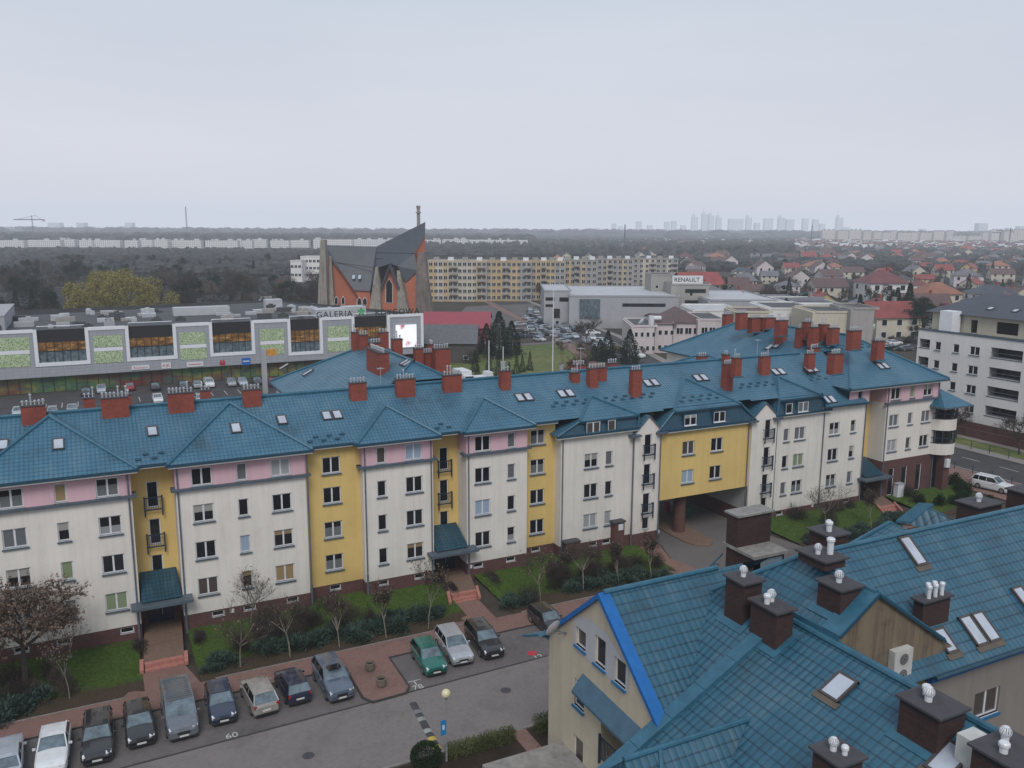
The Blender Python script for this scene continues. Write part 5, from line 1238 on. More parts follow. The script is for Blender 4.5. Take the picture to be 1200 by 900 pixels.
def farwin(par, o, d, s, z, w, h, m=None, frame=True, name='window'):
    m = m or m_glass; k = (round(w, 2), round(h, 2), m.name, frame)
    if k not in _FW:
        g = MB(); g.poly([(0, -.04, 0), (w, -.04, 0), (w, -.04, h), (0, -.04, h)], 0)
        if frame:
            t = .10
            for x0, z0, x1, z1 in ((-t, -t, w + t, 0), (-t, h, w + t, h + t * .6), (-t, 0, 0, h), (w, 0, w + t, h)): g.box(x0, -.07, z0, x1, 0, z1, 1)
            if w > 1.3: g.box(w / 2 - .05, -.07, 0, w / 2 + .05, -.01, h, 1)
        o_ = g.build('far_window', [m, m_white]); _FW[k] = o_.data; bpy.data.objects.remove(o_)
    ob = link(name, _FW[k], par, Vector((o[0] + d[0] * s, o[1] + d[1] * s, z))); ob.rotation_euler = (0, 0, math.atan2(d[1], d[0])); return ob
def vframe(xa, D, T):  # oriented box helper in view frame
    return
def vbox(mb, xa, xb, z0, z1, D, T, m=0, top=None):
    A, B = vg(xa, D), vg(xb, D); A.z = B.z = 0; L_ = (B - A).length
    q = [A, B, B + FH * T, A + FH * T]
    for i in range(4):
        a, b = q[i], q[(i + 1) % 4]; mb.poly([(a.x, a.y, z0), (b.x, b.y, z0), (b.x, b.y, z1), (a.x, a.y, z1)], m)
    mb.poly([(p.x, p.y, z1) for p in q], m if top is None else top); return A, L_
# ---------------------------------------------------------------- shopping gallery
YM = 114.0
mall = thing('shopping_centre', 'long grey shopping gallery with green patterned panels and dark glazed bays behind the car park', 'shopping centre', (5, YM, GZ))
m_mall = brick_mat('grey cladding panels', (.33, .34, .37), (.31, .32, .35), (.22, .23, .25), 1.2, .6, .03, var=.08, off=0)
m_wfr = plain('white aluminium frame', (.70, .71, .74), .5, .06)
mm_, nt, b = nmat('green pixel panel'); v = coords(nt, True, (3.2, 3.2, 3.2)); vo = N(nt, 'ShaderNodeTexVoronoi'); vo.inputs['Scale'].default_value = 1.3; L(nt, v, vo.inputs['Vector'])
L(nt, ramp(nt, vo.outputs['Distance'], [(.12, (.04, .09, .03)), (.3, (.20, .30, .14)), (.5, (.36, .46, .26)), (.7, (.46, .52, .36))]), b.inputs['Base Color'])
m_pix = MATS['green pixel panel']
mm_, nt, b = nmat('lit shop interior'); v = coords(nt, scale=(.5, .5, 1.2)); n1 = noise(nt, v, 1.1, 5, .75)
c_ = ramp(nt, n1, [(.35, (.03, .02, .012)), (.55, (.22, .11, .035)), (.72, (.62, .38, .14))]); L(nt, c_, b.inputs['Base Color']); L(nt, c_, b.inputs['Emission Color']); b.inputs['Emission Strength'].default_value = .18; b.inputs['Roughness'].default_value = .15
mm_, nt, b = nmat('printed produce window film'); v = coords(nt, scale=(.30, .3, .55)); n1 = noise(nt, v, 1.0, 6, .75); n2 = noise(nt, coords(nt, scale=(.06, .06, .15)), 1.0, 3, .6)
hue = ramp(nt, n2, [(.36, (.08, .17, .09)), (.44, (.10, .20, .05)), (.5, (.20, .20, .05)), (.56, (.17, .05, .03)), (.64, (.14, .035, .03)), (.7, (.07, .16, .07))])
L(nt, mix(nt, ramp(nt, n1, [(.40, (0, 0, 0)), (.58, (1, 1, 1))]), (.06, .10, .085), hue), b.inputs['Base Color']); b.inputs['Roughness'].default_value = .25
m_film = MATS['printed produce window film']; m_lit = MATS['lit shop interior']
mx = lambda x, y: py(x, y, YM)
XL, XR = mx(-70, 400).x, mx(496, 380).x
wl_ = MB(); ZT = 10.8
bays = [(43.7, 100), (151.5, 203), (249.5, 295), (341, 375), (416, 454), (-62, -14)]
hs = []
for i, (a, b_) in enumerate(bays):
    zb0 = 4.95 if i in (0, 1, 2, 5) else 4.2
    hs.append((mx(a, 400).x - XL, zb0, mx(b_, 400).x - XL, ZT + 1))
panel(wl_, (XL, YM), (1, 0), 0, XR - XL, 2.3, ZT, hs, 0, depth=1.0, mr=1)
wl_.poly([(XR, YM, 2.3), (XR, YM + 3, 2.3), (XR, YM + 3, ZT), (XR, YM, ZT)], 0)
wl_.poly([(XL, YM, ZT), (XR, YM, ZT), (XR, YM + 3.2, ZT), (XL, YM + 3.2, ZT)], 1) if False else None
wl_.build('wall', [m_mall, m_wfr], mall)
fr = MB()
for a, z0, b_, z1 in hs:
    a += XL; b_ += XL; t = .62
    fr.box(a - t, YM - .12, z0 - t, b_ + t, YM - .005, z0); fr.box(a - t, YM - .12, z0, a - .02, YM - .005, ZT + .5); fr.box(b_ + .02, YM - .12, z0, b_ + t, YM - .005, ZT + .5)
es = sorted([(h[0] + XL - .62, h[2] + XL + .62) for h in hs]); prev = None
for i in range(len(es)):
    x0 = es[i][1]; x1 = es[i + 1][0] if i + 1 < len(es) else XR
    fr.box(x0, YM - .121, ZT - .1, x1, YM + .6, ZT + .5)
fr.box(XR - .6, YM - .12, 3.8, XR, YM - .005, ZT - .1)
fr.build('white_frame', m_wfr, mall)
for a, z0, b_, z1 in hs:
    a += XL; b_ += XL
    g = MB(); g.box(a, YM + .5, ZT - 2.0, b_, YM + .7, ZT + .3); g.build('fascia_band', m_dark, mall)
    g = MB(); g.poly([(a, YM + .62, z0 + 2.1), (b_, YM + .62, z0 + 2.1), (b_, YM + .62, ZT - 2.0), (a, YM + .62, ZT - 2.0)]); g.build('glazing', m_lit, mall)
    g = MB(); g.poly([(a, YM + .6, z0), (b_, YM + .6, z0), (b_, YM + .6, z0 + 2.1), (a, YM + .6, z0 + 2.1)]); g.build('glazing', m_cglass, mall)
    g = MB(); n = 6
    for i in range(1, n): x = a + (b_ - a) * i / n; g.box(x - .05, YM + .52, z0, x + .05, YM + .6, ZT - 2.0)
    g.box(a, YM + .51, z0 + 2.05, b_, YM + .6, z0 + 2.15); g.build('mullion', m_dark, mall)
for (a, b_, y0, y1) in ((-10, 34, 397, 412), (-10, 35, 417, 432), (110, 143, 394, 407), (111, 144, 412.5, 426), (211, 240.5, 390, 404), (212, 242, 409, 422), (305, 332.5, 386, 400), (306, 333, 404, 416), (384, 409, 382.5, 396), (384, 409.5, 400, 412.5)):
    p, q = mx(a, y1), mx(b_, y0); g = MB(); g.box(p.x, YM - .07, p.z, q.x, YM - .005, mx(a, y0).z); g.build('green_panel', m_pix, mall)
for a, b_, y in ((-10, 35, 414.5), (110, 144, 410), (211, 242, 406.5), (305, 333, 402), (384, 409, 398)):
    p, q = mx(a, y), mx(b_, y); g = MB(); g.box(p.x, YM - .05, p.z - .35, q.x, YM - .004, p.z + .35); g.build('panel_strip', m_wfr, mall)
p, q = mx(464, 407.5), mx(487.5, 380)
mm_, nt, b = nmat('lit advertising screen'); v = coords(nt, scale=(.5, .5, .4)); n1 = noise(nt, v, .9, 3, .6); c_ = ramp(nt, n1, [(.3, (.40, .08, .11)), (.38, (.70, .50, .54)), (.43, (.82, .82, .84)), (1, (.86, .86, .88))]); L(nt, c_, b.inputs['Emission Color']); L(nt, c_, b.inputs['Base Color']); b.inputs['Emission Strength'].default_value = .55
g = MB(); g.box(p.x, YM - .3, p.z, q.x, YM - .01, q.z); g.build('advertising_screen', MATS['lit advertising screen'], mall)
g = MB(); g.poly([(XL, YM + 1.2, GZ), (XR - 6, YM + 1.2, GZ), (XR - 6, YM + 1.2, 2.3), (XL, YM + 1.2, 2.3)]); g.build('shop_window', m_film, mall)
g = MB()
for i in range(46): x = XL + i * 1.9; g.box(x - .05, YM + 1.1, GZ, x + .05, YM + 1.19, 2.3)
g.build('mullion', m_dark, mall)
g = MB(); g.poly([(XL, YM + .0, 2.29), (XR, YM + 0, 2.29), (XR, YM + 1.3, 2.29), (XL, YM + 1.3, 2.29)], flip=True); g.build('soffit', m_soffit, mall)
g = MB(); g.poly([(XL, YM + .7, ZT - .3), (XR, YM + 3, ZT - .3), (42, 132, ZT - .3), (26, 168, ZT - .3), (-36, 152, ZT - .3), (XL, 150, ZT - .3)]); g.poly([(42, 132, GZ), (26, 168, GZ), (26, 168, ZT + .2), (42, 132, ZT + .2)]); g.poly([(26, 168, GZ), (-40, 160, GZ), (-40, 160, ZT + .2), (26, 168, ZT + .2)]); g.poly([(XR, YM + 3, GZ), (42, 132, GZ), (42, 132, ZT + .2), (XR, YM + 3, ZT + .2)]); g.poly([(42, 132, ZT + .2), (26, 168, ZT + .2), (26.3, 168, ZT - .3), (42.3, 132, ZT - .3)], flip=True); g.build('flat_roof', m_darkroof, mall)
rr = random.Random(4)
for i in range(60):
    x, y = rr.uniform(-38, 36), rr.uniform(YM + 6, 150); w_, d_, h_ = rr.uniform(.8, 4), rr.uniform(.8, 3), rr.uniform(.3, 1.2)
    g = MB(); g.box(x, y, ZT - .3, x + w_, y + d_, ZT - .3 + h_)
    if rr.random() < .5: g.tube((x + w_ / 2, y + d_ / 2, ZT - .3 + h_), (x + w_ / 2, y + d_ / 2, ZT + h_), .5, n=10)
    g.build('roof_plant', rr.choice([m_metalroof, m_zinc, m_darkroof, m_darkroof, m_darkroof, m_gwall, m_concw]), mall)
for x0, y0, x1, y1, h in ((26, 122, 33, 127, 1.4), (33, 124, 38, 128, 1.6), (-2, 138, 10, 141, 1.5), (20, 148, 24, 151, 1.9)):
    g = MB(); g.box(x0, y0, ZT - .3, x1, y1, ZT + h); g.build('roof_plant', m_metalroof, mall)
g = MB(); g.box(-60, 122, 9, -33.5, 150, 13.2); g.box(-60, 121.9, 13.2, -33.4, 150, 13.45); o = g.build('rooftop_block', m_gwall, mall)
for s_, x, sz in (('GALERIA', 371, 1.85), ('RDYGOWA', 440, 1.85)):
    p = mx(x, 376); text('roof_letters', s_, sz, (p.x, YM + .3, ZT + .45), (math.radians(90), 0, 0), m_dark, mall, .08, 'LEFT', 1.12)
g = MB(); p = mx(424, 371); 
for a in (0, 72, 144, 216, 288): q = Vector((math.sin(math.radians(a)), 0, math.cos(math.radians(a)))); c = Vector((p.x, YM + .3, ZT + 1.4)); r_ = Vector((q.z, 0, -q.x)); g.poly([c, c + q * .5 + r_ * .3, c + q * 1.0, c + q * .5 - r_ * .3])
g.build('leaf_emblem', plain('emblem green', (.02, .30, .10), .5), mall)
def shopsign(x0, x1, y0, y1, s_, mb_, mt, sz):
    p, q = mx(x0, y1), mx(x1, y0); g = MB(); g.box(p.x, YM - .16, p.z, q.x, YM - .008, q.z); o = g.build('shop_sign', mb_, mall)
    if s_: text('letters', s_, sz, ((p.x + q.x) / 2, YM - .17, (p.z + q.z) / 2 - sz * .34), (math.radians(90), 0, 0), mt, o)
    return o
m_rt = plain('sign red', (.45, .02, .04), .5, .05); m_bs = plain('sign blue', (.015, .12, .42), .4, .05)
shopsign(154.5, 175, 427.5, 433.5, 'Rossmann', m_white, m_rt, .62); shopsign(189.5, 200, 424.5, 432, 'KiK', m_white, m_rt, .9); shopsign(219, 238, 423.5, 430, '', m_white, m_rt, .4); shopsign(283.5, 293, 419, 428, '', m_bs, m_white, .4)
p = mx(284.5, 424); q = mx(292, 422.6); g = MB(); g.box(p.x, YM - .18, p.z, q.x, YM - .165, p.z + .22); g.build('sign_line', m_white, mall)
p = mx(221, 427.6); q = mx(236, 426); g = MB(); g.box(p.x, YM - .18, p.z, q.x, YM - .165, p.z + .14); g.build('sign_line', m_rt, mall)
for k in (259.2, 262.4): p = mx(k, 427.5); g = MB(); g.poly([(p.x - .32, YM - .1, p.z), (p.x + .32, YM - .1, p.z), (p.x + .12, YM - .1, p.z + 1.0), (p.x - .12, YM - .1, p.z + 1.0)]); g.build('sign_emblem', m_rt, mall)
t = thing('advertising_pylon', 'tall grey pylon with orange sign standing in the mall car park', 'pylon', (*mx(311, 440).xy, GZ))
p = pz(311, 461); t.location = (p.x, p.y, GZ); g = MB(); g.box(p.x - .45, p.y - .3, GZ, p.x + .45, p.y + .3, 7.8); g.build('mast', m_gwall, t)
g = MB(); g.box(p.x + .5, p.y - .2, 6.4, p.x + 2.4, p.y + .2, 7.6); g.build('sign_plate', plain('orange plate', (.55, .25, .04), .5), t)
# ---------------------------------------------------------------- modern church
D0 = 292.0; ch = thing('church', 'modern orange brick church with swooping charcoal roof and leaning concrete buttresses', 'church', vg(440, D0))
def cp_(x, y, dz=0): return vp(x, y, D0 + dz)
g0 = lambda x, dz=0: Vector((*vg(x, D0 + dz).xy, GZ))
def face(mb, px_, m=0, dz=0): mb.poly([cp_(x, y, (dd if len(t_) > 2 else dz)) for t_ in px_ for (x, y, dd) in [(t_ + (dz,))[:3]]], m)
r1 = MB()
nearL = [(381.5, 287, 8), (441, 289, 10), (441, 314, 3), (433.5, 341, 0), (415, 340, 0), (402, 321, 2), (385, 300, 5)]
nearR = [(441, 289, 10), (498.5, 260, 14), (498, 277, 9), (485.5, 297, 4), (490, 317, 0), (475, 331, 0), (466, 312, 1), (441, 314, 3)]
r1.poly([cp_(*p) for p in nearL], flip=True); r1.poly([cp_(*p) for p in nearR], flip=True)
farL = [(381.5, 287, 8), (441, 289, 10), (430, 322, 24), (400, 322, 22)]; farR = [(441, 289, 10), (498.5, 260, 14), (490, 300, 26), (430, 322, 24)]
r1.poly([cp_(*p) for p in farL]); r1.poly([cp_(*p) for p in farR])
r1.poly([cp_(*p) for p in ((441, 314, 3), (466, 312, 1), (457, 309, 0))])
r1.build('roof', m_slroof, ch)
r2 = MB()
for a, b_ in (((384, 306, 4.9), (441, 314, 2.8)), ((441, 303, 6), (490, 301, 3.6)), ((441, 296, 8), (486, 297, 4.0))):
    r2.tube(cp_(*a) - FH * .2, cp_(*b_) - FH * .2, .12, n=4)
r2.build('roof_seam', m_dark, ch)
w1 = MB(); gb = lambda x, dz: Vector((*vp(x, 300, D0 + dz).xy, GZ))
def wallpoly(pts): 
    a, b_ = pts[0], pts[-1]; w1.poly([gb(a[0], a[2])] + [gb(b_[0], b_[2])] + [cp_(*p) for p in pts[::-1]])
wallpoly([(384, 300, 6), (402, 321, 3.0), (415, 340, .6), (433.5, 341, .6)]); wallpoly([(474, 331, .5), (488, 317, .5)]); wallpoly([(485.5, 297, 5), (498, 277, 10)])
wallpoly([(445, 340, -1), (456.5, 314, -1), (468, 340, -1)])
w1.poly([gb(384, 6), gb(400, 22), cp_(400, 322, 22), cp_(385, 300, 6)], flip=True); w1.poly([gb(498, 10), gb(492, 26), cp_(490, 300, 26), cp_(498, 277, 10)]); w1.poly([gb(400, 22), gb(492, 26), cp_(490, 305, 26), cp_(400, 322, 22)], flip=True)
w1.build('wall', m_brickor, ch)
def butt(pts, th, nm='buttress', mt=None):
    b = MB(); F = [cp_(*p) for p in pts]; K = [p + FH * th for p in F]
    b.poly(F); b.poly(K[::-1])
    for i in range(len(F)): j = (i + 1) % len(F); b.poly([F[j], F[i], K[i], K[j]])
    b.build(nm, mt or m_concch, ch)
m_concch = plain('streaked board marked concrete', (.30, .27, .235), .95, .25, .25, streak=.35)
yb_ = lambda x, dz: 450 + (0)  # unused
def gy(x, D): p = vg(x, D); d = R3.transposed() @ (p - CAM); return 450 - FL * d.y / -d.z
B0 = gy(440, D0 - 2)
butt([(371.5, B0, -1), (384, B0, -1), (381, 281, -1), (375.5, 281, -1)], 3); butt([(386, B0, 1), (392.5, B0, 1), (388, 300, 4), (385.5, 300, 4)], 2)
butt([(431, B0, -3), (447, B0, -3), (446.5, 336, -2), (442.5, 313, 1), (440, 313, 1), (436, 340, -2)], 2.2)
butt([(464.5, B0, -3), (481, B0, -3), (474, 336, -2), (468.5, 317, 1), (465, 317, 1), (466, 340, -2)], 2.2)
butt([(487.5, B0, -1), (508, B0, -1), (501, 330, 0), (497.5, 296, 6), (490, 296, 4), (487.5, 315, 0)], 6, mt=plain('dark streaked concrete', (.17, .14, .125), .95, .3, .3, streak=.4))
ar = MB()
for s in (-1, 1):
    a = [(456.5, 309, -3), (456.5 + s * 11.5, 338, -3)]; A, B_ = cp_(*a[0]), cp_(*a[1]); ar.poly([A, B_, B_ + FH * 5 + Vector((0, 0, 0)), A + FH * 7], flip=s < 0); ar.poly([A, B_, cp_(456.5 + s * 9.6, 338, -3), cp_(456.5, 314, -3)], flip=s < 0)
ar.build('porch_roof', m_slroof, ch)
def lancet(x, w_, y0, y1, ys, dz):
    b = MB(); b.poly([cp_(x - w_, y1, dz), cp_(x + w_, y1, dz), cp_(x + w_, ys, dz), cp_(x, y0, dz), cp_(x - w_, ys, dz)]); o = b.build('window', m_glass, ch)
    b = MB(); b.poly([cp_(x - w_ - .8, y1 + .8, dz + .1), cp_(x + w_ + .8, y1 + .8, dz + .1), cp_(x + w_ + .8, ys, dz + .1), cp_(x, y0 - 1.5, dz + .1), cp_(x - w_ - .8, ys, dz + .1)]); b.build('surround', m_pwall, o)
lancet(456, 3.6, 327, 354.5, 333, -1.2)
for x in (394, 402): lancet(x, 1.6, 348, 356, 350, 1.0 if x > 398 else 2.4)
for x in (421, 427.5): lancet(x, 2.1, 349, 357, 351.5, .3)
for x in (414.5, 421.5): b = MB(); c = cp_(x, 324.5, 1.0); b.obox(c, RH * .45, (FH + Vector((0, 0, 1.4))).normalized() * .75, Vector((0, 0, 1)).cross(RH) * .2); b.build('skylight', m_skyl, ch)
c = vp(490.5, 262, D0 + 20); b = MB(); b.tube(Vector((c.x, c.y, GZ)), c + Vector((0, 0, 5.9)), .72, .6, n=12); z_ = vp(490.5, 241, D0 + 20).z
b.tube(Vector((c.x, c.y, z_ - 2.6)), Vector((c.x, c.y, z_ - 2.2)), .95, n=12); b.tube(Vector((c.x, c.y, z_ - .9)), Vector((c.x, c.y, z_)), .75, n=12); b.build('bell_mast', m_concch, ch)
# ---------------------------------------------------------------- generic background building
def bld(name, label, cat, xa, xb, ytop, D, T, wm, rm=None, floors=2, bays=4, ww=1.2, wh=1.3, roof='flat', rise=0, group=None, base=None, sides=True, wmat=None, ov=.5, frame=True, wname='window', zoff=.9):
    A = vp(xa, ytop, D); B = vp(xb, ytop, D); z1 = A.z; L_ = (Vector((B.x, B.y, 0)) - Vector((A.x, A.y, 0))).length
    t = thing(name, label, cat, (A.x, A.y, GZ), group=group)
    g = MB(); vbox(g, xa, xb, GZ, z1, D, T, 0); g.build('wall', wm, t)
    o = (A.x, A.y); d = (RH.x, RH.y); fh_ = (z1 - GZ) / max(1, floors)
    for f in range(floors):
        for k in range(bays): farwin(t, o, d, L_ * (k + .5) / bays - ww / 2, GZ + fh_ * f + zoff, ww, wh, wmat, frame, wname)
    if sides:
        nb_ = max(1, int(T / 4)); o2 = A + FH * T
        for f in range(floors):
            for k in range(nb_): farwin(t, (o2.x, o2.y), (-FH.x, -FH.y), T * (k + .5) / nb_ - ww / 2, GZ + fh_ * f + zoff, ww, wh, wmat, frame, wname)
    r = MB(); rm = rm or m_darkroof; a0 = Vector((A.x, A.y, z1)); P = lambda s, q, z=0: a0 + RH * s + FH * q + Vector((0, 0, z))
    if roof == 'flat':
        for s0, q0, s1, q1 in ((-.15, -.15, L_ + .15, .15), (-.15, T - .15, L_ + .15, T + .15), (-.15, .15, .15, T - .15), (L_ - .15, .15, L_ + .15, T - .15)):
            c = P((s0 + s1) / 2, (q0 + q1) / 2, .1); r.obox(c, RH * (s1 - s0) / 2, FH * (q1 - q0) / 2, (0, 0, .25), 1)
        r.poly([P(0, 0, .02), P(L_, 0, .02), P(L_, T, .02), P(0, T, .02)], 0); r.build('roof', [rm, wm], t)
    elif roof == 'gable':   # ridge along the width
        r.poly([P(-ov, -ov, -.1), P(L_ + ov, -ov, -.1), P(L_ + ov, T / 2, rise), P(-ov, T / 2, rise)]); r.poly([P(L_ + ov, T + ov, -.1), P(-ov, T + ov, -.1), P(-ov, T / 2, rise), P(L_ + ov, T / 2, rise)])
        r.build('roof', rm, t); g = MB(); g.poly([P(0, T, -.05), P(0, 0, -.05), P(0, T / 2, rise - .15)]); g.poly([P(L_, 0, -.05), P(L_, T, -.05), P(L_, T / 2, rise - .15)]); g.build('gable', wm, t)
    elif roof == 'gableF':  # ridge runs away from the camera
        r.poly([P(-ov, -ov, -.1), P(L_ / 2, -ov, rise), P(L_ / 2, T + ov, rise), P(-ov, T + ov, -.1)], flip=True); r.poly([P(L_ + ov, -ov, -.1), P(L_ + ov, T + ov, -.1), P(L_ / 2, T + ov, rise), P(L_ / 2, -ov, rise)], flip=True)
        r.build('roof', rm, t); g = MB(); g.poly([P(0, 0, -.05), P(L_, 0, -.05), P(L_ / 2, 0, rise - .15)]); g.build('gable', wm, t)
    elif roof == 'hip':
        hw_ = min(L_, T) / 2; 
        if L_ > T: ra, rb = P(hw_, T / 2, rise), P(L_ - hw_, T / 2, rise)
        else: ra, rb = P(L_ / 2, hw_, rise), P(L_ / 2, T - hw_, rise)
        a, b_, c, d_ = P(-ov, -ov, -.1), P(L_ + ov, -ov, -.1), P(L_ + ov, T + ov, -.1), P(-ov, T + ov, -.1)
        if L_ > T: r.poly([a, b_, rb, ra]); r.poly([b_, c, rb]); r.poly([c, d_, ra, rb]); r.poly([d_, a, ra])
        else: r.poly([a, b_, ra]); r.poly([b_, c, rb, ra]); r.poly([c, d_, rb]); r.poly([d_, a, ra, rb])
        r.build('roof', rm, t)
    return t, a0, L_
# red roofed hall, grey shed
t, a0, L_ = bld('hall', 'long hall with crimson sheet roof beside the church', 'hall', 494, 572, 384, 222, 26, m_redwall, m_redroof, 1, 6, 1.2, 1.2, 'gable', 3.0, sides=False)
t, a0, L_ = bld('shed', 'dark shed with grey pitched roof in front of the crimson hall', 'shed', 490, 557, 402, 196, 14, plain('dark timber boarding', (.07, .06, .055), .9), plain('grey fibre cement roof', (.11, .11, .12), .8), 1, 3, 1.0, .8, 'gable', 3.6, sides=False)
# car dealership
t, a0, L_ = bld('showroom', 'low grey car showroom hall with dark glazed entrance behind the spruces', 'showroom', 668, 797, 347, 268, 46, m_gwall, m_metalroof, 1, 1, 1, 1, 'flat', sides=False)
g = MB(); P = lambda s, q, z=0: a0 + RH * s + FH * q + Vector((0, 0, z)); g.poly([P(3, -.1, -7.2), P(9.5, -.1, -7.2), P(9.5, -.1, -.9), P(3, -.1, -.9)]); g.build('glazing', m_cglass, t)
g = MB(); g.poly([P(16.5, -.1, -3.2), P(30, -.1, -3.2), P(30, -.1, -2.2), P(16.5, -.1, -2.2)]); g.build('window', m_glass, t)
t, a0, L_ = bld('showroom', 'pale showroom wing with horizontal dark window strips beside the parked cars', 'showroom', 638, 669, 341, 272, 30, m_gwall, m_metalroof, 1, 1, 1, 1, 'flat', sides=False)
g = MB(); P = lambda s, q, z=0: a0 + RH * s + FH * q + Vector((0, 0, z))
for s0, s1, z0, z1 in ((.4, 3.2, -3, -2), (4.8, 8, -3.3, -2), (.4, 3.0, -5, -4.2), (2.8, 5, -8.6, -5.6)): g = MB(); g.poly([P(s0, -.1, z0), P(s1, -.1, z0), P(s1, -.1, z1), P(s0, -.1, z1)]); g.build('window', m_glass, t)
t, a0, L_ = bld('office_building', 'pale office block carrying a white rooftop name board', 'office building', 788, 833, 333.5, 276, 22, m_concw, None, 3, 1, 1, 1, 'flat', sides=False)
P = lambda s, q, z=0: a0 + RH * s + FH * q + Vector((0, 0, z)); g = MB()
for z in (-2.6, -6.2): g = MB(); g.poly([P(4.2, -.1, z), P(10.8, -.1, z), P(10.8, -.1, z + 1.2), P(4.2, -.1, z + 1.2)]); g.build('window', m_glass, t)
g = MB(); c = P(4.9, .4, 1.6); g.obox(c, RH * 4.9, FH * .25, (0, 0, 1.25)); bo = g.build('name_board', m_white, t); text('letters', 'RENAULT', 1.9, P(.5, .1, .95), (math.radians(90), 0, -AZ), m_dark, bo, .02, 'LEFT', 1.0)
bld('office_building', 'grey concrete stair tower with small rooftop aerials left of the name board', 'office building', 764, 789, 322.5, 290, 14, m_concw, None, 3, 2, 1.0, .9, 'flat')
# white pink house by the street
t, a0, L_ = bld('house', 'pinkish white two storey house with brown hipped roof and roadside annex', 'house', 792, 822, 377.5, 215, 22, m_pwall, m_brownroof, 2, 3, 1.6, 1.5, 'hip', 2.4)
bld('house', 'white flat fronted house adjoining the brown roofed house on its right', 'house', 821.5, 849, 375, 213, 18, m_pwall, m_darkroof, 2, 3, 1.5, 1.5, 'flat')
bld('annex', 'low pale pink annex with roof terrace and white flue by the street', 'annex', 742.5, 770, 382.5, 212, 18, m_pwall, m_darkroof, 2, 4, .7, 1.1, 'flat')
bld('annex', 'pink wing between the street annex and the brown roofed house', 'annex', 770.5, 791.5, 379, 214, 20, m_pwall, m_brownroof, 2, 3, .8, 1.1, 'gable', 1.6, sides=False)
g = MB(); c = vg(766, 216); z = vp(766, 383, 216).z; g.tube((c.x, c.y, z - .5), (c.x, c.y, z + 2.8), .75, n=12); g.tube((c.x, c.y, z + 2.2), Vector((c.x, c.y, z + 2.2)) + RH * 2.4, .6, n=10); tag(g.build('ventilation_flue', m_white), 'white bent ventilation flue rising from the pink annex terrace', 'flue')
g = MB(); c = vg(755, 214); z = vp(755, 383, 214).z; g.lathe((0, 0, 0), [(0, 0), (.7, .12), (1.2, .45), (1.18, .5), (.68, .17), (0, .05)], 16); o = g.build('satellite_dish', m_white, loc=Vector((c.x, c.y, z + .9))); o.rotation_euler = (math.radians(-60), 0, math.radians(30)); tag(o, 'large white satellite dish standing on the pink annex terrace', 'satellite dish')
# low commercial sheds
LC = [('long pale blue roofed shed beyond the office block', 832, 912, 352, 262, 40, m_gwall, m_metalroof), ('cream shed with brown edged sloping roof behind the red chimneys', 866, 905, 366, 205, 12, m_cream2, m_brownroof), ('white flat roofed workshop with open bay', 905, 958, 362, 226, 20, m_wwall, m_darkroof),
      ('cream two storey workshop with small windows facing the filling station', 957, 1002, 366, 208, 16, m_cream2, m_darkroof), ('grey block next to the filling station with four small windows', 1002, 1030, 362, 206, 14, m_concw, m_darkroof), ('white workshop with grey roof left of the cream workshop', 928, 985, 356, 250, 24, m_wwall, m_slroof),
      ('dark roofed flat shed behind the white workshop', 880, 945, 352, 270, 20, m_gwall, m_darkroof), ('low white shed with rusty lean-to behind the annex', 815, 868, 364, 232, 18, m_wwall, m_metalroof)]
for lb, xa, xb, yt, D, T, wm, rm in LC: bld('workshop', lb, 'workshop', xa, xb, yt, D, T, wm, rm, 1, max(2, int((xb - xa) / 12)), 1.1, 1.1, 'flat', sides=False, zoff=2.2)
t = thing('filling_station', 'filling station canopy with white and green edge behind the red chimneys', 'filling station', vg(970, 200)); g = MB(); A, B_, C_, D__ = pz(928, 372, 5.5), pz(1020, 387, 5.5), pz(1026, 380, 5.5), pz(938, 366, 5.5)
g.poly([A, B_, C_, D__], 0); 
for p, q in ((A, B_), (B_, C_), (D__, A)): g.poly([p - Vector((0, 0, .7)), q - Vector((0, 0, .7)), q, p], 1); g.poly([p - Vector((0, 0, .35)) - FH * .05, q - Vector((0, 0, .35)) - FH * .05, q - Vector((0, 0, .15)) - FH * .05, p - Vector((0, 0, .15)) - FH * .05], 2)
g.build('canopy', [m_metalroof, m_white, plain('station green', (.05, .42, .08), .5, .05)], t)
for f in (.1, .4, .7, .95):
    p = A.lerp(B_, f) + FH * 2; g = MB(); g.tube((p.x, p.y, GZ), (p.x, p.y, 4.9), .22, n=8); g.build('column', m_white, t)
p = vg(1047.5, 246); g = MB(); z0, z1 = GZ, vp(1046, 372.5, 246).z; g.obox((p.x, p.y, (z0 + z1) / 2), RH * 1.0, FH * .3, (0, 0, (z1 - z0) / 2), 0); t = thing('price_pylon', 'bright green filling station pylon with a small lit white panel', 'pylon', p); g.build('board', MATS['station green'], t); g = MB(); c = vp(1045, 381, 245.6); g.obox(c, RH * .38, FH * .03, (0, 0, 1.1)); g.build('price_panel', m_white, t); g = MB(); c = vp(1042.5, 377, 245.6); g.obox((c.x, c.y, (z1 + GZ) / 2), RH * .25, FH * .05, (0, 0, (z1 - GZ) / 2)); g.build('post', m_dark, t)
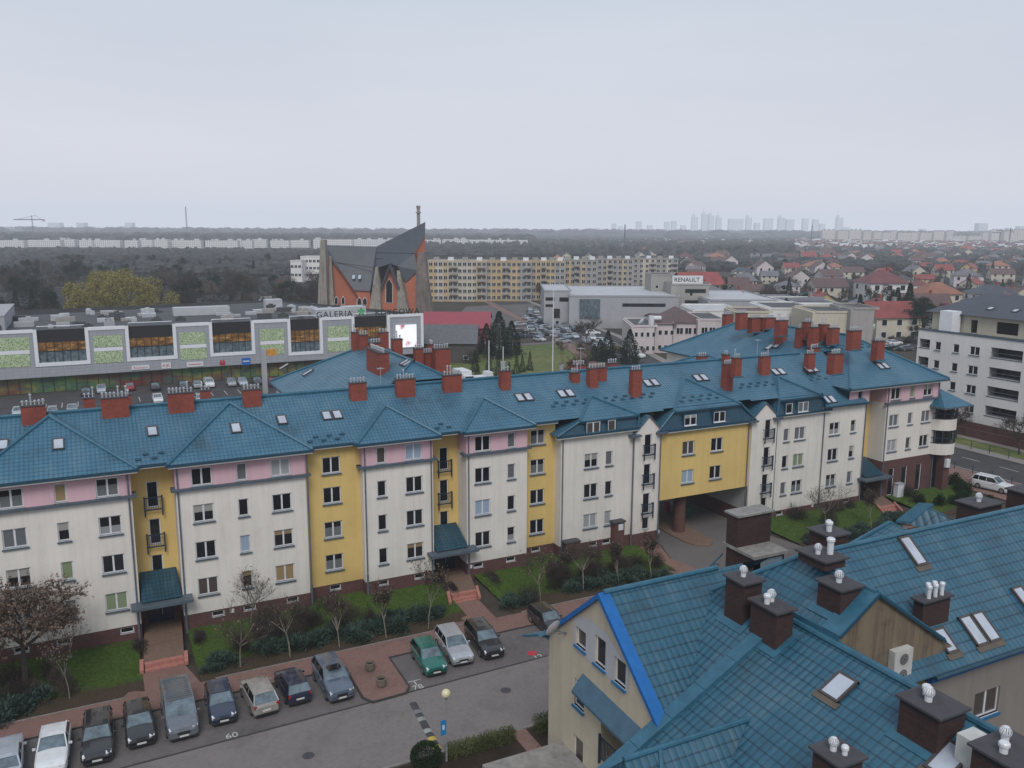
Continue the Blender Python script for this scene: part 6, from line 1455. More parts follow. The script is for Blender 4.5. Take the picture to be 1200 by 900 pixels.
# ---------------------------------------------------------------- white modern block on the right
t = thing('apartment_building', 'white modern apartment block with dark recessed balconies and charcoal pitched roof', 'apartment building', (100, 5, GZ))
Yr, Yn = 27.0, -22.0; ZT2 = 14.4; g = MB(); hs = []; Sr = lambda y: Yr - y
wn = []
for zt in (12.87, 9.95, 7.0, 4.05):
    for y in (23.8, 20.65, 17.85): wn.append((Sr(y), zt - 1.32, 1.0 if y > 19 else 1.6, 1.32))
    wn += [(Sr(4.5), zt - 1.32, 1.0, 1.32), (Sr(1.8), zt - 1.32, 1.6, 1.32)]
bal = [(Sr(26.7), z - 1.4, Sr(24.75), z) for z in (13.0, 10.15)] + [(Sr(14.5), z - 1.5, Sr(9.6), z) for z in (13.1, 10.15, 7.3, 4.35)] + [(Sr(8.6), z - 1.4, Sr(6.6), z) for z in (7.2, 4.3)] + [(Sr(-1), z - 1.5, Sr(-6), z) for z in (13.1, 10.15, 7.3, 4.35)]
hs = [(a, b, a + w_, b + h) for a, b, w_, h in wn]
g2 = MB(); panel(g, (100, Yr), (0, -1), 0, Yr - Yn, 1.4, ZT2, hs + bal, 0, depth=.25, mr=0); panel(g, (100, Yr), (0, -1), 0, Yr - Yn, GZ, 1.4, (), 1); g.poly([(100, Yr, GZ), (130, Yr, GZ), (130, Yr, ZT2), (100, Yr, ZT2)], 0, flip=True); g.poly([(100, Yn, ZT2), (130, Yn, ZT2), (130, Yr, ZT2), (100, Yr, ZT2)], 2)
g.build('wall', [m_wwall, m_brick, m_darkroof], t)
for a, b_, w_, h in wn: put_window(t, (100, Yr), (0, -1), a, b_, w_, h, 1 if w_ < 1.2 else 2, m_glass)
for a, z0, b_, z1 in bal:
    q = MB(); y0, y1 = Yr - b_, Yr - a; q.box(100.26, y0, z0, 101.9, y1, z0 + .02, 1); q.poly([(101.9, y1, z0), (101.9, y0, z0), (101.9, y0, z1), (101.9, y1, z1)], 0); q.poly([(100.25, y0, z0), (101.9, y0, z0), (101.9, y0, z1), (100.25, y0, z1)], 1, flip=True); q.poly([(100.25, y1, z0), (101.9, y1, z0), (101.9, y1, z1), (100.25, y1, z1)], 1); q.poly([(100.25, y0, z1), (101.9, y0, z1), (101.9, y1, z1), (100.25, y1, z1)], 1, flip=True)
    q.build('balcony', [m_glass, m_gwall], t); q = MB(); q.box(99.96, y0 - .05, z0 - .12, 100.1, y1 + .05, z0 + .0); q.box(100.02, y0, z0 + .72, 100.06, y1, z0 + .78); q.build('balcony_edge', m_pipe, t)
g = MB(); g.box(99.9, Yn - .1, ZT2, 100.12, Yr + .1, ZT2 + .28); g.build('parapet', m_slate, t)
g = MB(); panel(g, (103, 27), (0, -1), 0, 49, ZT2, 17.4, [(3.0, ZT2 + .1, 4.2, 16.5), (6.8, ZT2 + .1, 7.9, 16.5), (11, ZT2 + .4, 14.4, 16.6), (16, ZT2 + .4, 18.4, 16.6)], 0, depth=.2); g.poly([(103, 27, ZT2), (125, 27, ZT2), (125, 27, 17.4), (103, 27, 17.4)], 0, flip=True); g.build('penthouse_wall', m_cream2, t)
for a, b_ in ((3.0, 4.2), (6.8, 7.9), (11, 14.4), (16, 18.4)): g = MB(); g.poly([(103.18, 27 - a, ZT2 + .1), (103.18, 27 - b_, ZT2 + .1), (103.18, 27 - b_, 16.6), (103.18, 27 - a, 16.6)]); g.build('terrace_door', m_glass, t)
g = MB(); g.poly([(102.2, 27.9, 17.2), (102.2, -22, 17.2), (112, -22, 20.1), (112, 24, 20.1)], flip=True); g.poly([(102.2, 27.9, 17.2), (112, 24, 20.1), (121, 24, 17.2)], flip=False); g.poly([(122, 27.9, 17.2), (122, -22, 17.2), (112, -22, 20.1), (112, 24, 20.1)]); g.poly([(102.2, 27.9, 17.2), (122, 27.9, 17.2), (112, 24, 20.1)], flip=True); g.poly([(102.2, 27.9, 17.2), (102.2, -22, 17.2), (103, -22, 17.2), (103, 27.9, 17.2)]); g.build('roof', m_slroof, t)
g = MB(); g.box(100.6, 21.7, ZT2, 102.6, 23.9, 17.7); g.build('chimney', m_wfr, t)
for y in (11.5, 5.0): g = MB(); g.box(107, y - 1.1, 18.2, 108.2, y + 1.1, 19.6); g.build('chimney', plain('ochre chimney', (.42, .24, .06), .8) if 'ochre chimney' not in MATS else MATS['ochre chimney'], t); MATS['ochre chimney'] = bpy.data.materials['ochre chimney']
for y, x in ((19.0, 105.6), (15.0, 105.6)): skylight(t, (x, y, 17.2 + (x - 102.2) * .296), (-.296, 0, 1), .9, 1.2)
g = MB(); g.box(99.0, -40, GZ, 99.3, 40, GZ + 1.3); tag(g.build('retaining_wall', m_brick), 'low dark brick retaining wall in front of the white modern block', 'wall')
# ---------------------------------------------------------------- estates
def estate(label, xa, xb, yt, D, T, wm, floors, bays, group=None, rows=('window',), strip=None, ww=1.4):
    t, a0, L_ = bld('apartment_building', label, 'apartment building', xa, xb, yt, D, T, wm, m_darkroof, 0, 0, roof='flat', sides=False, group=group)
    z1 = a0.z; fh_ = (z1 - GZ) / floors; d = (RH.x, RH.y); n = 0; rest = MB()
    for f in range(floors):
        for k in range(bays):
            s = L_ * (k + .5) / bays - ww / 2; z = GZ + fh_ * f + .9
            if n < 96: farwin(t, (a0.x, a0.y), d, s, z, ww, 1.4, None, True)
            n += 1
    if strip:
        g = MB(); 
        for s0, s1 in strip[1]:
            g = MB(); c0, c1 = a0 + RH * (L_ * s0) - FH * .06, a0 + RH * (L_ * s1) - FH * .06
            g.poly([(c0.x, c0.y, GZ), (c1.x, c1.y, GZ), (c1.x, c1.y, z1 - .2), (c0.x, c0.y, z1 - .2)]); g.build('wall_panel', strip[0], t)
        for o in [c for c in t.children if c.name.startswith('window')]: o.location = o.location - FH * .07
    return t, a0, L_
def balconies(t, a0, L_, s0, s1, floors, wm, dep=1.3):
    z1 = a0.z; fh_ = (z1 - GZ) / floors
    for f in range(1, floors):
        g = MB(); z = GZ + fh_ * f; c = a0 + RH * (L_ * (s0 + s1) / 2) - FH * dep / 2; g.obox((c.x, c.y, z + .05), RH * (L_ * (s1 - s0) / 2), FH * dep / 2, (0, 0, .08)); g.obox(Vector((c.x, c.y, z + .6)) - FH * dep / 2, RH * (L_ * (s1 - s0) / 2), FH * .04, (0, 0, .5)); g.build('balcony', wm, t)
Yb = [('ochre and cream block with stacked grey balconies just right of the church', 502, 570, 306, 366, 12, m_cream2, 6, 12, (m_ochre, ((.0, .12), (.25, .38), (.8, .98)))), ('ochre block with grey end strips in the middle of the long estate', 570, 623, 306.5, 369, 12, m_ochre, 6, 9, (m_concw, ((.72, 1.0), (.0, .06)))),
      ('ochre block with cream top storey left of the showroom', 623, 662, 306.5, 374, 12, m_ochre, 6, 7, (m_concw, ((.0, .12), (.7, .98)))), ('grey ochre block stepping back behind the showroom', 662, 700, 305, 392, 12, m_concw, 6, 6, (m_ochre, ((.1, .2), (.5, .62)))),
      ('grey ribbed block behind the showroom roof', 700, 742, 304, 418, 12, m_concw, 6, 7, (m_ochre, ((.25, .35), (.7, .8)))), ('cream grey end block of the long estate behind the name board', 742, 795, 303.5, 448, 12, m_concw, 6, 8, (m_cream2, ((.2, .5), (.75, .85))))]
for lb, xa, xb, yt, D, T, wm, fl_, by_, st_ in Yb:
    t, a0, L_ = estate(lb, xa, xb, yt, D, T, wm, fl_, by_, 'ochre and grey estate blocks', strip=st_)
    for s0 in (.42, .9) if xb - xa > 45 else (.35,): balconies(t, a0, L_, s0 - .06, s0 + .09, fl_, m_concw)
    for k in range(4):
        g = MB(); c = a0 + RH * (L_ * (k + .5) / 4) + FH * 5; g.obox(c + Vector((0, 0, .8)), RH * 1.2, FH * .5, (0, 0, .8)); g.build('chimney', m_wfr if k % 2 else m_concw, t)
t, a0, L_ = estate('white four storey block among trees left of the church', 352, 375, 301, 470, 12, m_wwall, 4, 5); t, a0, L_ = estate('small white block with red roof edge left of the white block', 340, 353, 306, 460, 12, m_wwall, 3, 3)
# far white estate on the left, window grid is surface pattern at this distance
mf, nt, b = nmat('far white slab with window grid')
t_ = N(nt, 'ShaderNodeTexBrick'); t_.offset = 0.0; L(nt, coords(nt, True), t_.inputs['Vector']); t_.inputs['Scale'].default_value = 1; t_.inputs['Brick Width'].default_value = 3.2; t_.inputs['Row Height'].default_value = 2.9; t_.inputs['Mortar Size'].default_value = .85; t_.inputs['Mortar Smooth'].default_value = 0
t_.inputs['Color1'].default_value = (.05, .055, .065, 1); t_.inputs['Color2'].default_value = (.20, .20, .21, 1); t_.inputs['Mortar'].default_value = (.62, .61, .60, 1); L(nt, t_.outputs['Color'], b.inputs['Base Color']); b.inputs['Roughness'].default_value = .8
mg, nt, b = nmat('far beige slab with window grid')
t_ = N(nt, 'ShaderNodeTexBrick'); t_.offset = 0.0; L(nt, coords(nt, True), t_.inputs['Vector']); t_.inputs['Scale'].default_value = 1; t_.inputs['Brick Width'].default_value = 3.6; t_.inputs['Row Height'].default_value = 2.9; t_.inputs['Mortar Size'].default_value = .9; t_.inputs['Mortar Smooth'].default_value = 0
t_.inputs['Color1'].default_value = (.12, .12, .12, 1); t_.inputs['Color2'].default_value = (.22, .21, .20, 1); t_.inputs['Mortar'].default_value = (.50, .46, .42, 1); L(nt, t_.outputs['Color'], b.inputs['Base Color']); b.inputs['Roughness'].default_value = .8
rr = random.Random(11); x = -60
while x < 610:
    w_ = rr.choice([16, 22, 30, 38, 46]); g = MB(); A = vp(x, 281 + rr.uniform(-.8, .8), 1330 + rr.uniform(-40, 60)); z1 = A.z; D = (A - CAM).dot(FH)
    vbox(g, x, x + w_, GZ, z1, D, 12, 0, 1); 
    for k in range(rr.randint(1, 3)): c = vp(x + w_ * rr.uniform(.1, .9), 300, D + 6); c.z = z1 + 1.2; g.obox(c, RH * rr.uniform(1.5, 4), FH * 2, (0, 0, 1.2), 1)
    tag(g.build('apartment_building', [mf, m_metalroof]), 'low white apartment slab in the long far row beyond the woods', 'apartment building', 'far white slabs beyond the woods'); x += w_ + rr.choice([0.6, 1, 2, 5])
rr = random.Random(12); x = 962
while x < 1290:
    w_ = rr.choice([7, 9, 12, 15]); yt = rr.choice([273, 270.5, 269.5, 272, 271]) if x < 1110 or x > 1140 else 277; g = MB(); D = rr.uniform(2050, 2500); A = vp(x, yt, D); vbox(g, x, x + w_, GZ, A.z, D, 14, 0, 1)
    for k in range(3): c = vp(x + w_ * (k + .5) / 3, 300, D + 5); c.z = A.z + 1.5; g.obox(c, RH * 2.5, FH * 3, (0, 0, 1.5), 1)
    tag(g.build('tower_block', [mg, m_concw]), 'pale eleven storey slab in the hazy row along the right horizon', 'tower block', 'pale slabs along the right horizon'); x += w_ + rr.choice([.6, 1.5, 3])
m_tower = plain('tower with painted haze', (.42, .46, .52), .5, .1, .01)  # haze painted in: base colour lightened to fade the skyline
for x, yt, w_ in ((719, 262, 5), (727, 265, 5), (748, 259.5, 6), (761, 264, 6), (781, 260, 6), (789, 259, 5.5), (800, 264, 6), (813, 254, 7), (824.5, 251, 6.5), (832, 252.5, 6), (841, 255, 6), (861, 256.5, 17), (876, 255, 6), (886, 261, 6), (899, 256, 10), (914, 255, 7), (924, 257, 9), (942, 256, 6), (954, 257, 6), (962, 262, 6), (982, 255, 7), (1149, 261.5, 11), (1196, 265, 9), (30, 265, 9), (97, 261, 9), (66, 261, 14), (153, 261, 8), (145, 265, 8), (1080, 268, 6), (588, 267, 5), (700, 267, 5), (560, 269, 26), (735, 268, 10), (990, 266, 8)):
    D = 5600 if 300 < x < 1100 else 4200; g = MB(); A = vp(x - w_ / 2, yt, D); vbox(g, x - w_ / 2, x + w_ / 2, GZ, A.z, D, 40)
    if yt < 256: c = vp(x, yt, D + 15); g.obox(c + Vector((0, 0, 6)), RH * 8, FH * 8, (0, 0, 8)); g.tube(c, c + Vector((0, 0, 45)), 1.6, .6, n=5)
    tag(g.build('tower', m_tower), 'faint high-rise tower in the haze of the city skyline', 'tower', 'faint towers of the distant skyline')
# cranes, masts
def mast(x, yb_, yt, D, label, cat, name, arm=None, w_=.8):
    b = vg(x, D); z1 = vp(x, yt, D).z; t = thing(name, label, cat, b); g = MB(); h = w_ / 2; n = 16
    for sx, sy in ((-1, -1), (1, -1), (1, 1), (-1, 1)): g.tube((b.x + sx * h, b.y + sy * h, GZ), (b.x + sx * h * .4, b.y + sy * h * .4, z1), .12 * w_, n=4)
    for i in range(n):
        za, zb_ = GZ + (z1 - GZ) * i / n, GZ + (z1 - GZ) * (i + 1) / n; s = 1 if i % 2 else -1; g.tube((b.x - s * h * .9, b.y, za), (b.x + s * h * .9, b.y, zb_), .09 * w_, n=3); g.tube((b.x, b.y - s * h * .9, za), (b.x, b.y + s * h * .9, zb_), .09 * w_, n=3)
    g.build('lattice', m_pipe, t)
    if arm:
        c = vp(x, yt, D); c.z = z1 - arm[2]; g = MB(); g.tube(c - RH * arm[0], c + RH * arm[1], .5 * w_, n=4); g.tube(c - RH * arm[0] * .9, Vector((c.x, c.y, z1)), .15 * w_, n=3); g.tube(c + RH * arm[1] * .7, Vector((c.x, c.y, z1)), .15 * w_, n=3); g.build('jib', m_pipe, t)
        g = MB(); g.obox(c + RH * arm[1] * .95 - Vector((0, 0, 1.5)), RH * 2, FH * 1, (0, 0, 1.5)); g.build('counterweight', m_concw, t)
mast(41.5, 290, 252.5, 1500, 'tower crane with long jib standing behind the left woods', 'crane', 'tower_crane', (38, 14, 7), 2.2)
mast(240, 285, 267.5, 1900, 'smaller tower crane left of centre on the horizon', 'crane', 'tower_crane', (22, 14, 3), 2.2)
mast(1181, 290, 267, 1500, 'taller of the two tower cranes on the right horizon', 'crane', 'tower_crane', (18, 10, 5), 2.2); mast(1169.5, 290, 272, 1550, 'shorter crane close left of the tall crane on the right', 'crane', 'tower_crane', (10, 8, 1), 2.2)
mast(221, 280, 242, 2100, 'thin lattice radio mast above the left horizon', 'mast', 'radio_mast', None, 3.5); mast(731.5, 288, 263, 1100, 'dark slender mast rising over the suburb in the centre', 'mast', 'radio_mast', None, 1.6); mast(949.5, 285, 263.5, 1500, 'thin mast over the right suburb', 'mast', 'radio_mast', None, 1.6)
# ================================================================ vegetation
m_bark = plain('bark brown grey', (.060, .048, .038), .95, .3, 3, obj_rand=.15); m_barkp = plain('pale young bark', (.20, .175, .14), .95, .25, 4)
f_con = foliage('spruce needles', (.012, .024, .019), (.032, .054, .038)); f_con2 = foliage('pine needles', (.012, .024, .016), (.028, .044, .026))
f_jun = foliage('blue green juniper', (.024, .046, .036), (.080, .125, .098)); f_twig = foliage('bare twigs brown grey', (.050, .038, .032), (.120, .092, .078), rand=.3); f_twig2 = foliage('bare twigs dark violet brown', (.034, .025, .025), (.085, .062, .060), rand=.3)
f_will = foliage('budding willow yellow green', (.17, .145, .045), (.34, .29, .10), rand=.12); f_brn = foliage('dry brown leaves', (.10, .068, .052), (.22, .155, .12)); f_hed = foliage('clipped hedge sparse green', (.045, .060, .020), (.13, .14, .055)); f_box = foliage('dark evergreen shrub', (.010, .024, .008), (.028, .052, .018))
f_ever = foliage('mixed evergreen', (.014, .026, .014), (.040, .058, .028), rand=.25)
class LB:
    def __init__(s, seed=0): s.v = []; s.f = []; s.m = []; s.r = random.Random(seed)
    def tri(s, a, b, c, m=0): i = len(s.v); s.v += [a, b, c]; s.f.append((i, i + 1, i + 2)); s.m.append(m)
    def quad(s, a, b, c, d, m=0): i = len(s.v); s.v += [a, b, c, d]; s.f.append((i, i + 1, i + 2, i + 3)); s.m.append(m)
    def leaf(s, p, d, l, w, m=0):
        r = s.r; q = Vector((r.gauss(0, 1), r.gauss(0, 1), r.gauss(0, 1))).cross(d)
        if q.length < 1e-5: return
        q = q.normalized() * w; e = p + d * l; s.quad(tuple(p - q * .5), tuple(p + d * l * .45 - q), tuple(e), tuple(p + d * l * .45 + q), m)
    def sliver(s, p, d, l, w, m=0):
        r = s.r; q = Vector((r.gauss(0, 1), r.gauss(0, 1), r.gauss(0, 1))).cross(d)
        if q.length < 1e-5: return
        q = q.normalized() * w; s.tri(tuple(p - q), tuple(p + q), tuple(p + d * l), m)
    def limb(s, p, q, r0, r1, m=0, n=5):
        d = (q - p).normalized(); a = d.orthogonal().normalized(); b = d.cross(a)
        A = [p + (a * math.cos(6.2832 * i / n) + b * math.sin(6.2832 * i / n)) * r0 for i in range(n)]; B = [q + (a * math.cos(6.2832 * i / n) + b * math.sin(6.2832 * i / n)) * r1 for i in range(n)]
        for i in range(n): j = (i + 1) % n; s.quad(tuple(A[i]), tuple(A[j]), tuple(B[j]), tuple(B[i]), m)
    def build(s, name, mats, parent=None):
        me = bpy.data.meshes.new(name); me.from_pydata(s.v, [], s.f)
        for m in (mats if isinstance(mats, (list, tuple)) else [mats]): me.materials.append(m)
        if isinstance(mats, (list, tuple)) and len(mats) > 1: me.polygons.foreach_set('material_index', s.m)
        me.update(); o = bpy.data.objects.new(name, me); COL.objects.link(o); o.parent = parent; return o
def rv(r, up=0.0): 
    v = Vector((r.gauss(0, 1), r.gauss(0, 1), r.gauss(0, 1) + up)); return v.normalized()
def bare_tree(seed, h, spread=.42, lv=4, tw=.012, trunk_h=.28, mtr=None, mtw=None, leaves=0, mleaf=None, name='tree', up=.35, twl=.5, ntw=3, r0=None):
    r = random.Random(seed); T = LB(seed); C = LB(seed + 1); t = thing(name, 'tree', 'tree', (0, 0, 0)); r0 = r0 or h * .016
    ends = []
    def grow(p, d, l, rad, lev):
        n = 2 if lev < 2 else 1; q = p
        for i in range(n):
            d = (d + rv(r) * .12).normalized(); e = q + d * (l / n); 
            (T if lev < 2 else C).limb(q, e, rad * (1 - .35 * i / n), rad * (1 - .35 * (i + 1) / n), 0, 5 if lev < 2 else 3); q = e
        if lev >= lv:
            for _ in range(ntw):
                dd = (d + rv(r, .2) * .75).normalized(); a = p.lerp(q, r.random()); C.sliver(a, dd, twl * r.uniform(.6, 1.3), tw, 0); ends.append((a, dd))
            return
        k = r.randint(3, 4) if lev else r.randint(5, 7)
        for i in range(k):
            a = p.lerp(q, r.uniform(.45, 1.0) if lev else r.uniform(.80, 1.0)); ang = 6.2832 * (i + r.random() * .5) / k; side = Vector((math.cos(ang), math.sin(ang), 0))
            dd = (d * (1 - spread) + (side - d * side.dot(d)) * (spread + r.uniform(-.1, .2)) + Vector((0, 0, up * .4)) + rv(r) * .1).normalized(); grow(a, dd, l * r.uniform(.55, .8), rad * .55, lev + 1)
    grow(Vector((0, 0, -.1)), Vector((0, 0, 1)), h * trunk_h, r0, 0)
    if leaves:
        for _ in range(leaves):
            a, dd = r.choice(ends); C.leaf(a + dd * r.uniform(0, .5), rv(r, -.4), r.uniform(.08, .17), r.uniform(.04, .07), 1)
    T.build('trunk', mtr or m_bark, t); C.build('crown', [mtw or f_twig, mleaf or f_brn], t); return t
def twig_tree(seed, h, w, n=1500, m=None, sl=.9, tw=.035, trunk=.3, name='tree', droop=0.0, shape='round', leafy=False):
    """crown for the middle distance: clumps of slivers or leaves round main limbs"""
    r = random.Random(seed); T = LB(seed); C = LB(seed + 3); t = thing(name, 'tree', 'tree', (0, 0, 0))
    T.limb(Vector((0, 0, -.2)), Vector((0, 0, h * .6)), h * .022, h * .010)
    cl = []
    for i in range(13):
        a = r.random() * 6.2832; z = r.uniform(trunk, .92); rad = w * (math.sin(math.pi * min(1, (z - trunk * .6) / (1.05 - trunk * .6))) ** .6) * r.uniform(.35, .85)
        c = Vector((math.cos(a) * rad, math.sin(a) * rad, h * z)); cl.append((c, r.uniform(.24, .42) * w)); T.limb(Vector((0, 0, h * r.uniform(.2, .5))), c, h * .009, h * .003, 0, 4)
    for i in range(n):
        c, rr_ = r.choice(cl); d = rv(r, .1); p = c + d * rr_ * r.random() ** .4; p.z = max(p.z, h * .12)
        dd = (d + Vector((0, 0, .35 - droop * 2)) + rv(r) * .5).normalized()
        if leafy: C.leaf(p, dd, sl * r.uniform(.5, 1.1), tw * r.uniform(.6, 1.2))
        else: C.sliver(p, dd, sl * r.uniform(.5, 1.2), tw)
    T.build('trunk', m_bark, t); C.build('crown', m or f_twig, t); return t
def conifer(seed, h, w, m=None, n=1600, name='conifer', flat=.0, base=.06):
    r = random.Random(seed); T = LB(seed); C = LB(seed + 3); t = thing(name, 'tree', 'tree', (0, 0, 0)); T.limb(Vector((0, 0, -.2)), Vector((0, 0, h * .97)), h * .018, .02)
    for i in range(n):
        z = base + (1 - base) * (r.random() ** 1.25); lay = (z * 14) % 1; rad = w * (1 - z) ** .82 * (.72 + .38 * (1 - lay)) * (1 + .16 * math.sin(seed + z * 9)); a = r.random() * 6.2832; k = r.random() ** .45
        p = Vector((math.cos(a) * rad * k, math.sin(a) * rad * k, h * z)); d = Vector((math.cos(a), math.sin(a), r.uniform(-.55, .05))).normalized()
        C.leaf(p, d, h * .055 * r.uniform(.6, 1.3) * (1.15 - z * .6), h * .016 * r.uniform(.6, 1.3))
    T.build('trunk', m_bark, t); C.build('crown', m or f_con, t); return t
def shrub(seed, w, d, h, m, n=900, sl=.22, tw=.04, name='shrub', leafy=True, spiky=.3):
    r = random.Random(seed); C = LB(seed); lobes = [(r.uniform(-.6, .6) * w, r.uniform(-.6, .6) * d, r.uniform(.5, 1.0)) for _ in range(7)]
    for i in range(n):
        lx, ly, lz = r.choice(lobes); v = rv(r, .35); v.z = abs(v.z); k = r.random() ** .35; p = Vector((lx + v.x * w * .5 * k, ly + v.y * d * .5 * k, .03 + v.z * h * lz * k)); dd = (v + Vector((0, 0, spiky)) + rv(r) * .4).normalized()
        (C.leaf if leafy else C.sliver)(p, dd, sl * r.uniform(.6, 1.3), tw * r.uniform(.7, 1.2))
    o = C.build(name, m); return o
GONE = Vector((0, -300, -80))
protos = []
def P_(o): protos.append(o); return o
used = set()
def place(proto, x, y, z, s=1.0, rz=None, label=None, group=None, r=random.Random(99)):
    rz = r.random() * 6.28 if rz is None else rz
    if proto.name not in used:
        used.add(proto.name); proto.location = (x, y, z); proto.rotation_euler = (0, 0, rz); proto.scale = (s, s, s * r.uniform(.92, 1.08))
        if label: proto['label'] = label
        if group: proto['group'] = group
        proto['category'] = proto.get('category', 'tree'); return proto
    c = dup(proto, (x, y, z), rz, label, group, (s, s, s * r.uniform(.92, 1.08))); return c
# ---- foreground lawn planting
def gz(y): return GZ + .035 + (.42 - .035) * max(0, min(1, (y + 8.05) / 8.05)) 
t = bare_tree(21, 11.0, .58, 4, .012, .20, m_bark, f_twig, 4200, f_brn, 'tree', .30, .7, 5, .14); t.location = (-24.9, -4.0, gz(-4)); t.scale = (1.5, 1.4, 1.55); t['label'] = 'spreading tree with dry brown leaves in front of the cream wall at the left edge'; t['category'] = 'tree'
t = bare_tree(22, 8.5, .5, 4, .012, .22, m_bark, f_twig, 1800, f_brn, 'tree', .35, .5, 4, .09); t.location = (-28.2, -5.6, gz(-5)); t.scale = (1.4, 1.4, 1.3); t['label'] = 'smaller brown leaved tree partly outside the left edge'; t['category'] = 'tree'
yt_ = [bare_tree(31 + i, 4.3 + .25 * i, (.42, .28, .5, .34, .2)[i], 4, .009, (.40, .34, .36, .44, .30)[i], m_barkp, (f_twig, f_twig2)[i % 2], (60, 260, 30, 420, 120)[i], f_brn, 'young_tree', (.6, .9, .45, .7, 1.1)[i], (.38, .5, .34, .42, .5)[i], 3, .05) for i in range(5)]
LBL = 'slender bare young tree with pale trunk in the lawn strip before the block'
for i, (x, y) in enumerate(((-7.9, -7.2), (-11.4, -7.2), (-4.3, -7.4), (-.7, -7.5), (2.7, -7.5), (12.8, -7.2), (17.2, -6.8), (20.6, -7.2), (23.9, -7.4), (-22.2, -6.6), (-9.8, -2.2), (47.5, -5.0), (52.5, -6.5))):
    place(yt_[(i * 2) % 5], x, y, gz(y), (1.25, 1.3, 1.0, 1.1, .9)[i % 5], None, LBL, 'young trees along the lawn strip')
jn = [shrub(41 + i, 1.5, 1.0, .95, f_jun, 1500, .30, .05, 'juniper_shrub') for i in range(3)]
for j in jn: tag(j, 'x', 'shrub')
for i, (x, y, s) in enumerate(((-12.3, -6.2, .95), (-13.2, -6.7, .6), (-8.9, -5.9, 1.0), (-6.9, -6.2, 1.1), (-4.9, -6.3, 1.1), (-2.9, -6.3, 1.15), (-1.0, -6.2, 1.2), (.9, -6.1, 1.15), (2.9, -5.8, 1.05), (4.2, -5.5, .8), (10.9, -6.4, 1.05), (16.4, -6.4, .9), (18.1, -6.3, 1.1), (19.8, -6.2, 1.1), (21.6, -6.3, 1.05), (23.3, -6.6, 1.0), (24.8, -6.9, .8),
                               (-28.2, -6.9, 1.25), (-26.2, -6.8, 1.3), (-24.2, -6.6, 1.1), (-30.3, -6.9, 1.2), (44.0, -6.6, 1.1), (46.5, -7.2, 1.2), (48.5, -7.4, 1.1), (50.5, -7.3, 1.2), (53.5, -6.8, 1.1), (55.5, -6.4, 1.2), (57.2, -5.8, 1.0))):
    place(jn[i % 3], x, y, gz(y) - .05, s, None, 'low spreading blue green juniper along the lawn edge', 'juniper shrubs along the lawn edge')
bs = [shrub(51 + i, 1.0, .8, 1.5, f_twig2 if i % 2 else f_twig, 1300, .42, .011, 'bare_shrub', False, .8) for i in range(4)]
for j in bs: tag(j, 'x', 'shrub')
rb = random.Random(8)
for i, (x, y) in enumerate([(-27.5, -4.6), (-26, -5.4), (-24.4, -5.2), (-29, -5.6), (-22.9, -4.6), (-25.2, -3.6), (-26.4, -2.9), (-23.6, -3.2), (-27.8, -3.4), (-24.6, -6.0), (-22.4, -5.8), (-9.0, -2.6), (-7.4, -3.2), (-5.8, -2.8), (-7.0, -5.2), (-4.6, -5.4), (-2.2, -3.4), (-1.4, -4.8), (18.2, -5.2), (16.0, -3.2), (20.8, -4.8), (23.2, -3.8), (-9.5, -3.6), (-8.4, -4.6), (-6.6, -4.4), (-5.0, -3.7), (-3.4, -4.6), (-10.8, -4.9), (-6, -1.6), (-3.6, -1.2), (-8, -1.4), (15.4, -5.2), (16.6, -4.4), (19.4, -4.4), (20.4, -3.4), (17.4, -2.2), (22.2, -5.2), (24.4, -4.6), (21.6, -1.4), (19.2, -1.2), (26.0, -5.2), (12.0, -7.0), (49, -4), (51.5, -1.4), (53.2, -1.3), (46.8, -1.5), (55.2, -1.2), (64.8, -1.3), (70.3, -5.6)]):
    place(bs[i % 4], x, y, gz(y) - .05, rb.uniform(.8, 1.15), None, 'bare twiggy brown shrub on the lawn below the windows', 'bare shrubs on the lawn')
dk = shrub(61, 1.1, .9, 1.3, f_box, 1500, .16, .035, 'evergreen_shrub'); tag(dk, 'x', 'shrub')
for x, y, s in ((63.8, -3.2, .9), (65.6, -4.4, 1.0), (67.5, -5.2, 1.1), (69.5, -4.6, 1.1), (71.2, -3.4, 1.2), (72.6, -2.2, 1.2), (73.4, -.6, 1.2), (67.5, -6.6, 1.1), (70.5, -6.8, 1.1)): place(dk, x, y, gz(y), s, None, 'dark evergreen shrub in the hedge bed right of the far steps', 'evergreen shrubs by the far steps')
# narrow dark beds beside the canopy paths
for x0, x1 in ((-18.4, -17.5), (-14.2, -13.5), (6.0, 6.6), (9.8, 10.8)):
    o = shrub(int(x0 * 7) + 200, (x1 - x0) * .6, 1.6, .5, f_twig2, 1000, .18, .02, 'bare_shrub'); o.location = ((x0 + x1) / 2 + (.3 if x0 < 0 else .7), -1.8, gz(-1.8)); tag(o, {-18.4: 'dark creeping shrub left of the left entrance path', -14.2: 'dark creeping shrub right of the left entrance path', 6.0: 'dark creeping shrub left of the middle entrance path', 9.8: 'dark creeping shrub right of the middle entrance path'}[x0], 'shrub')
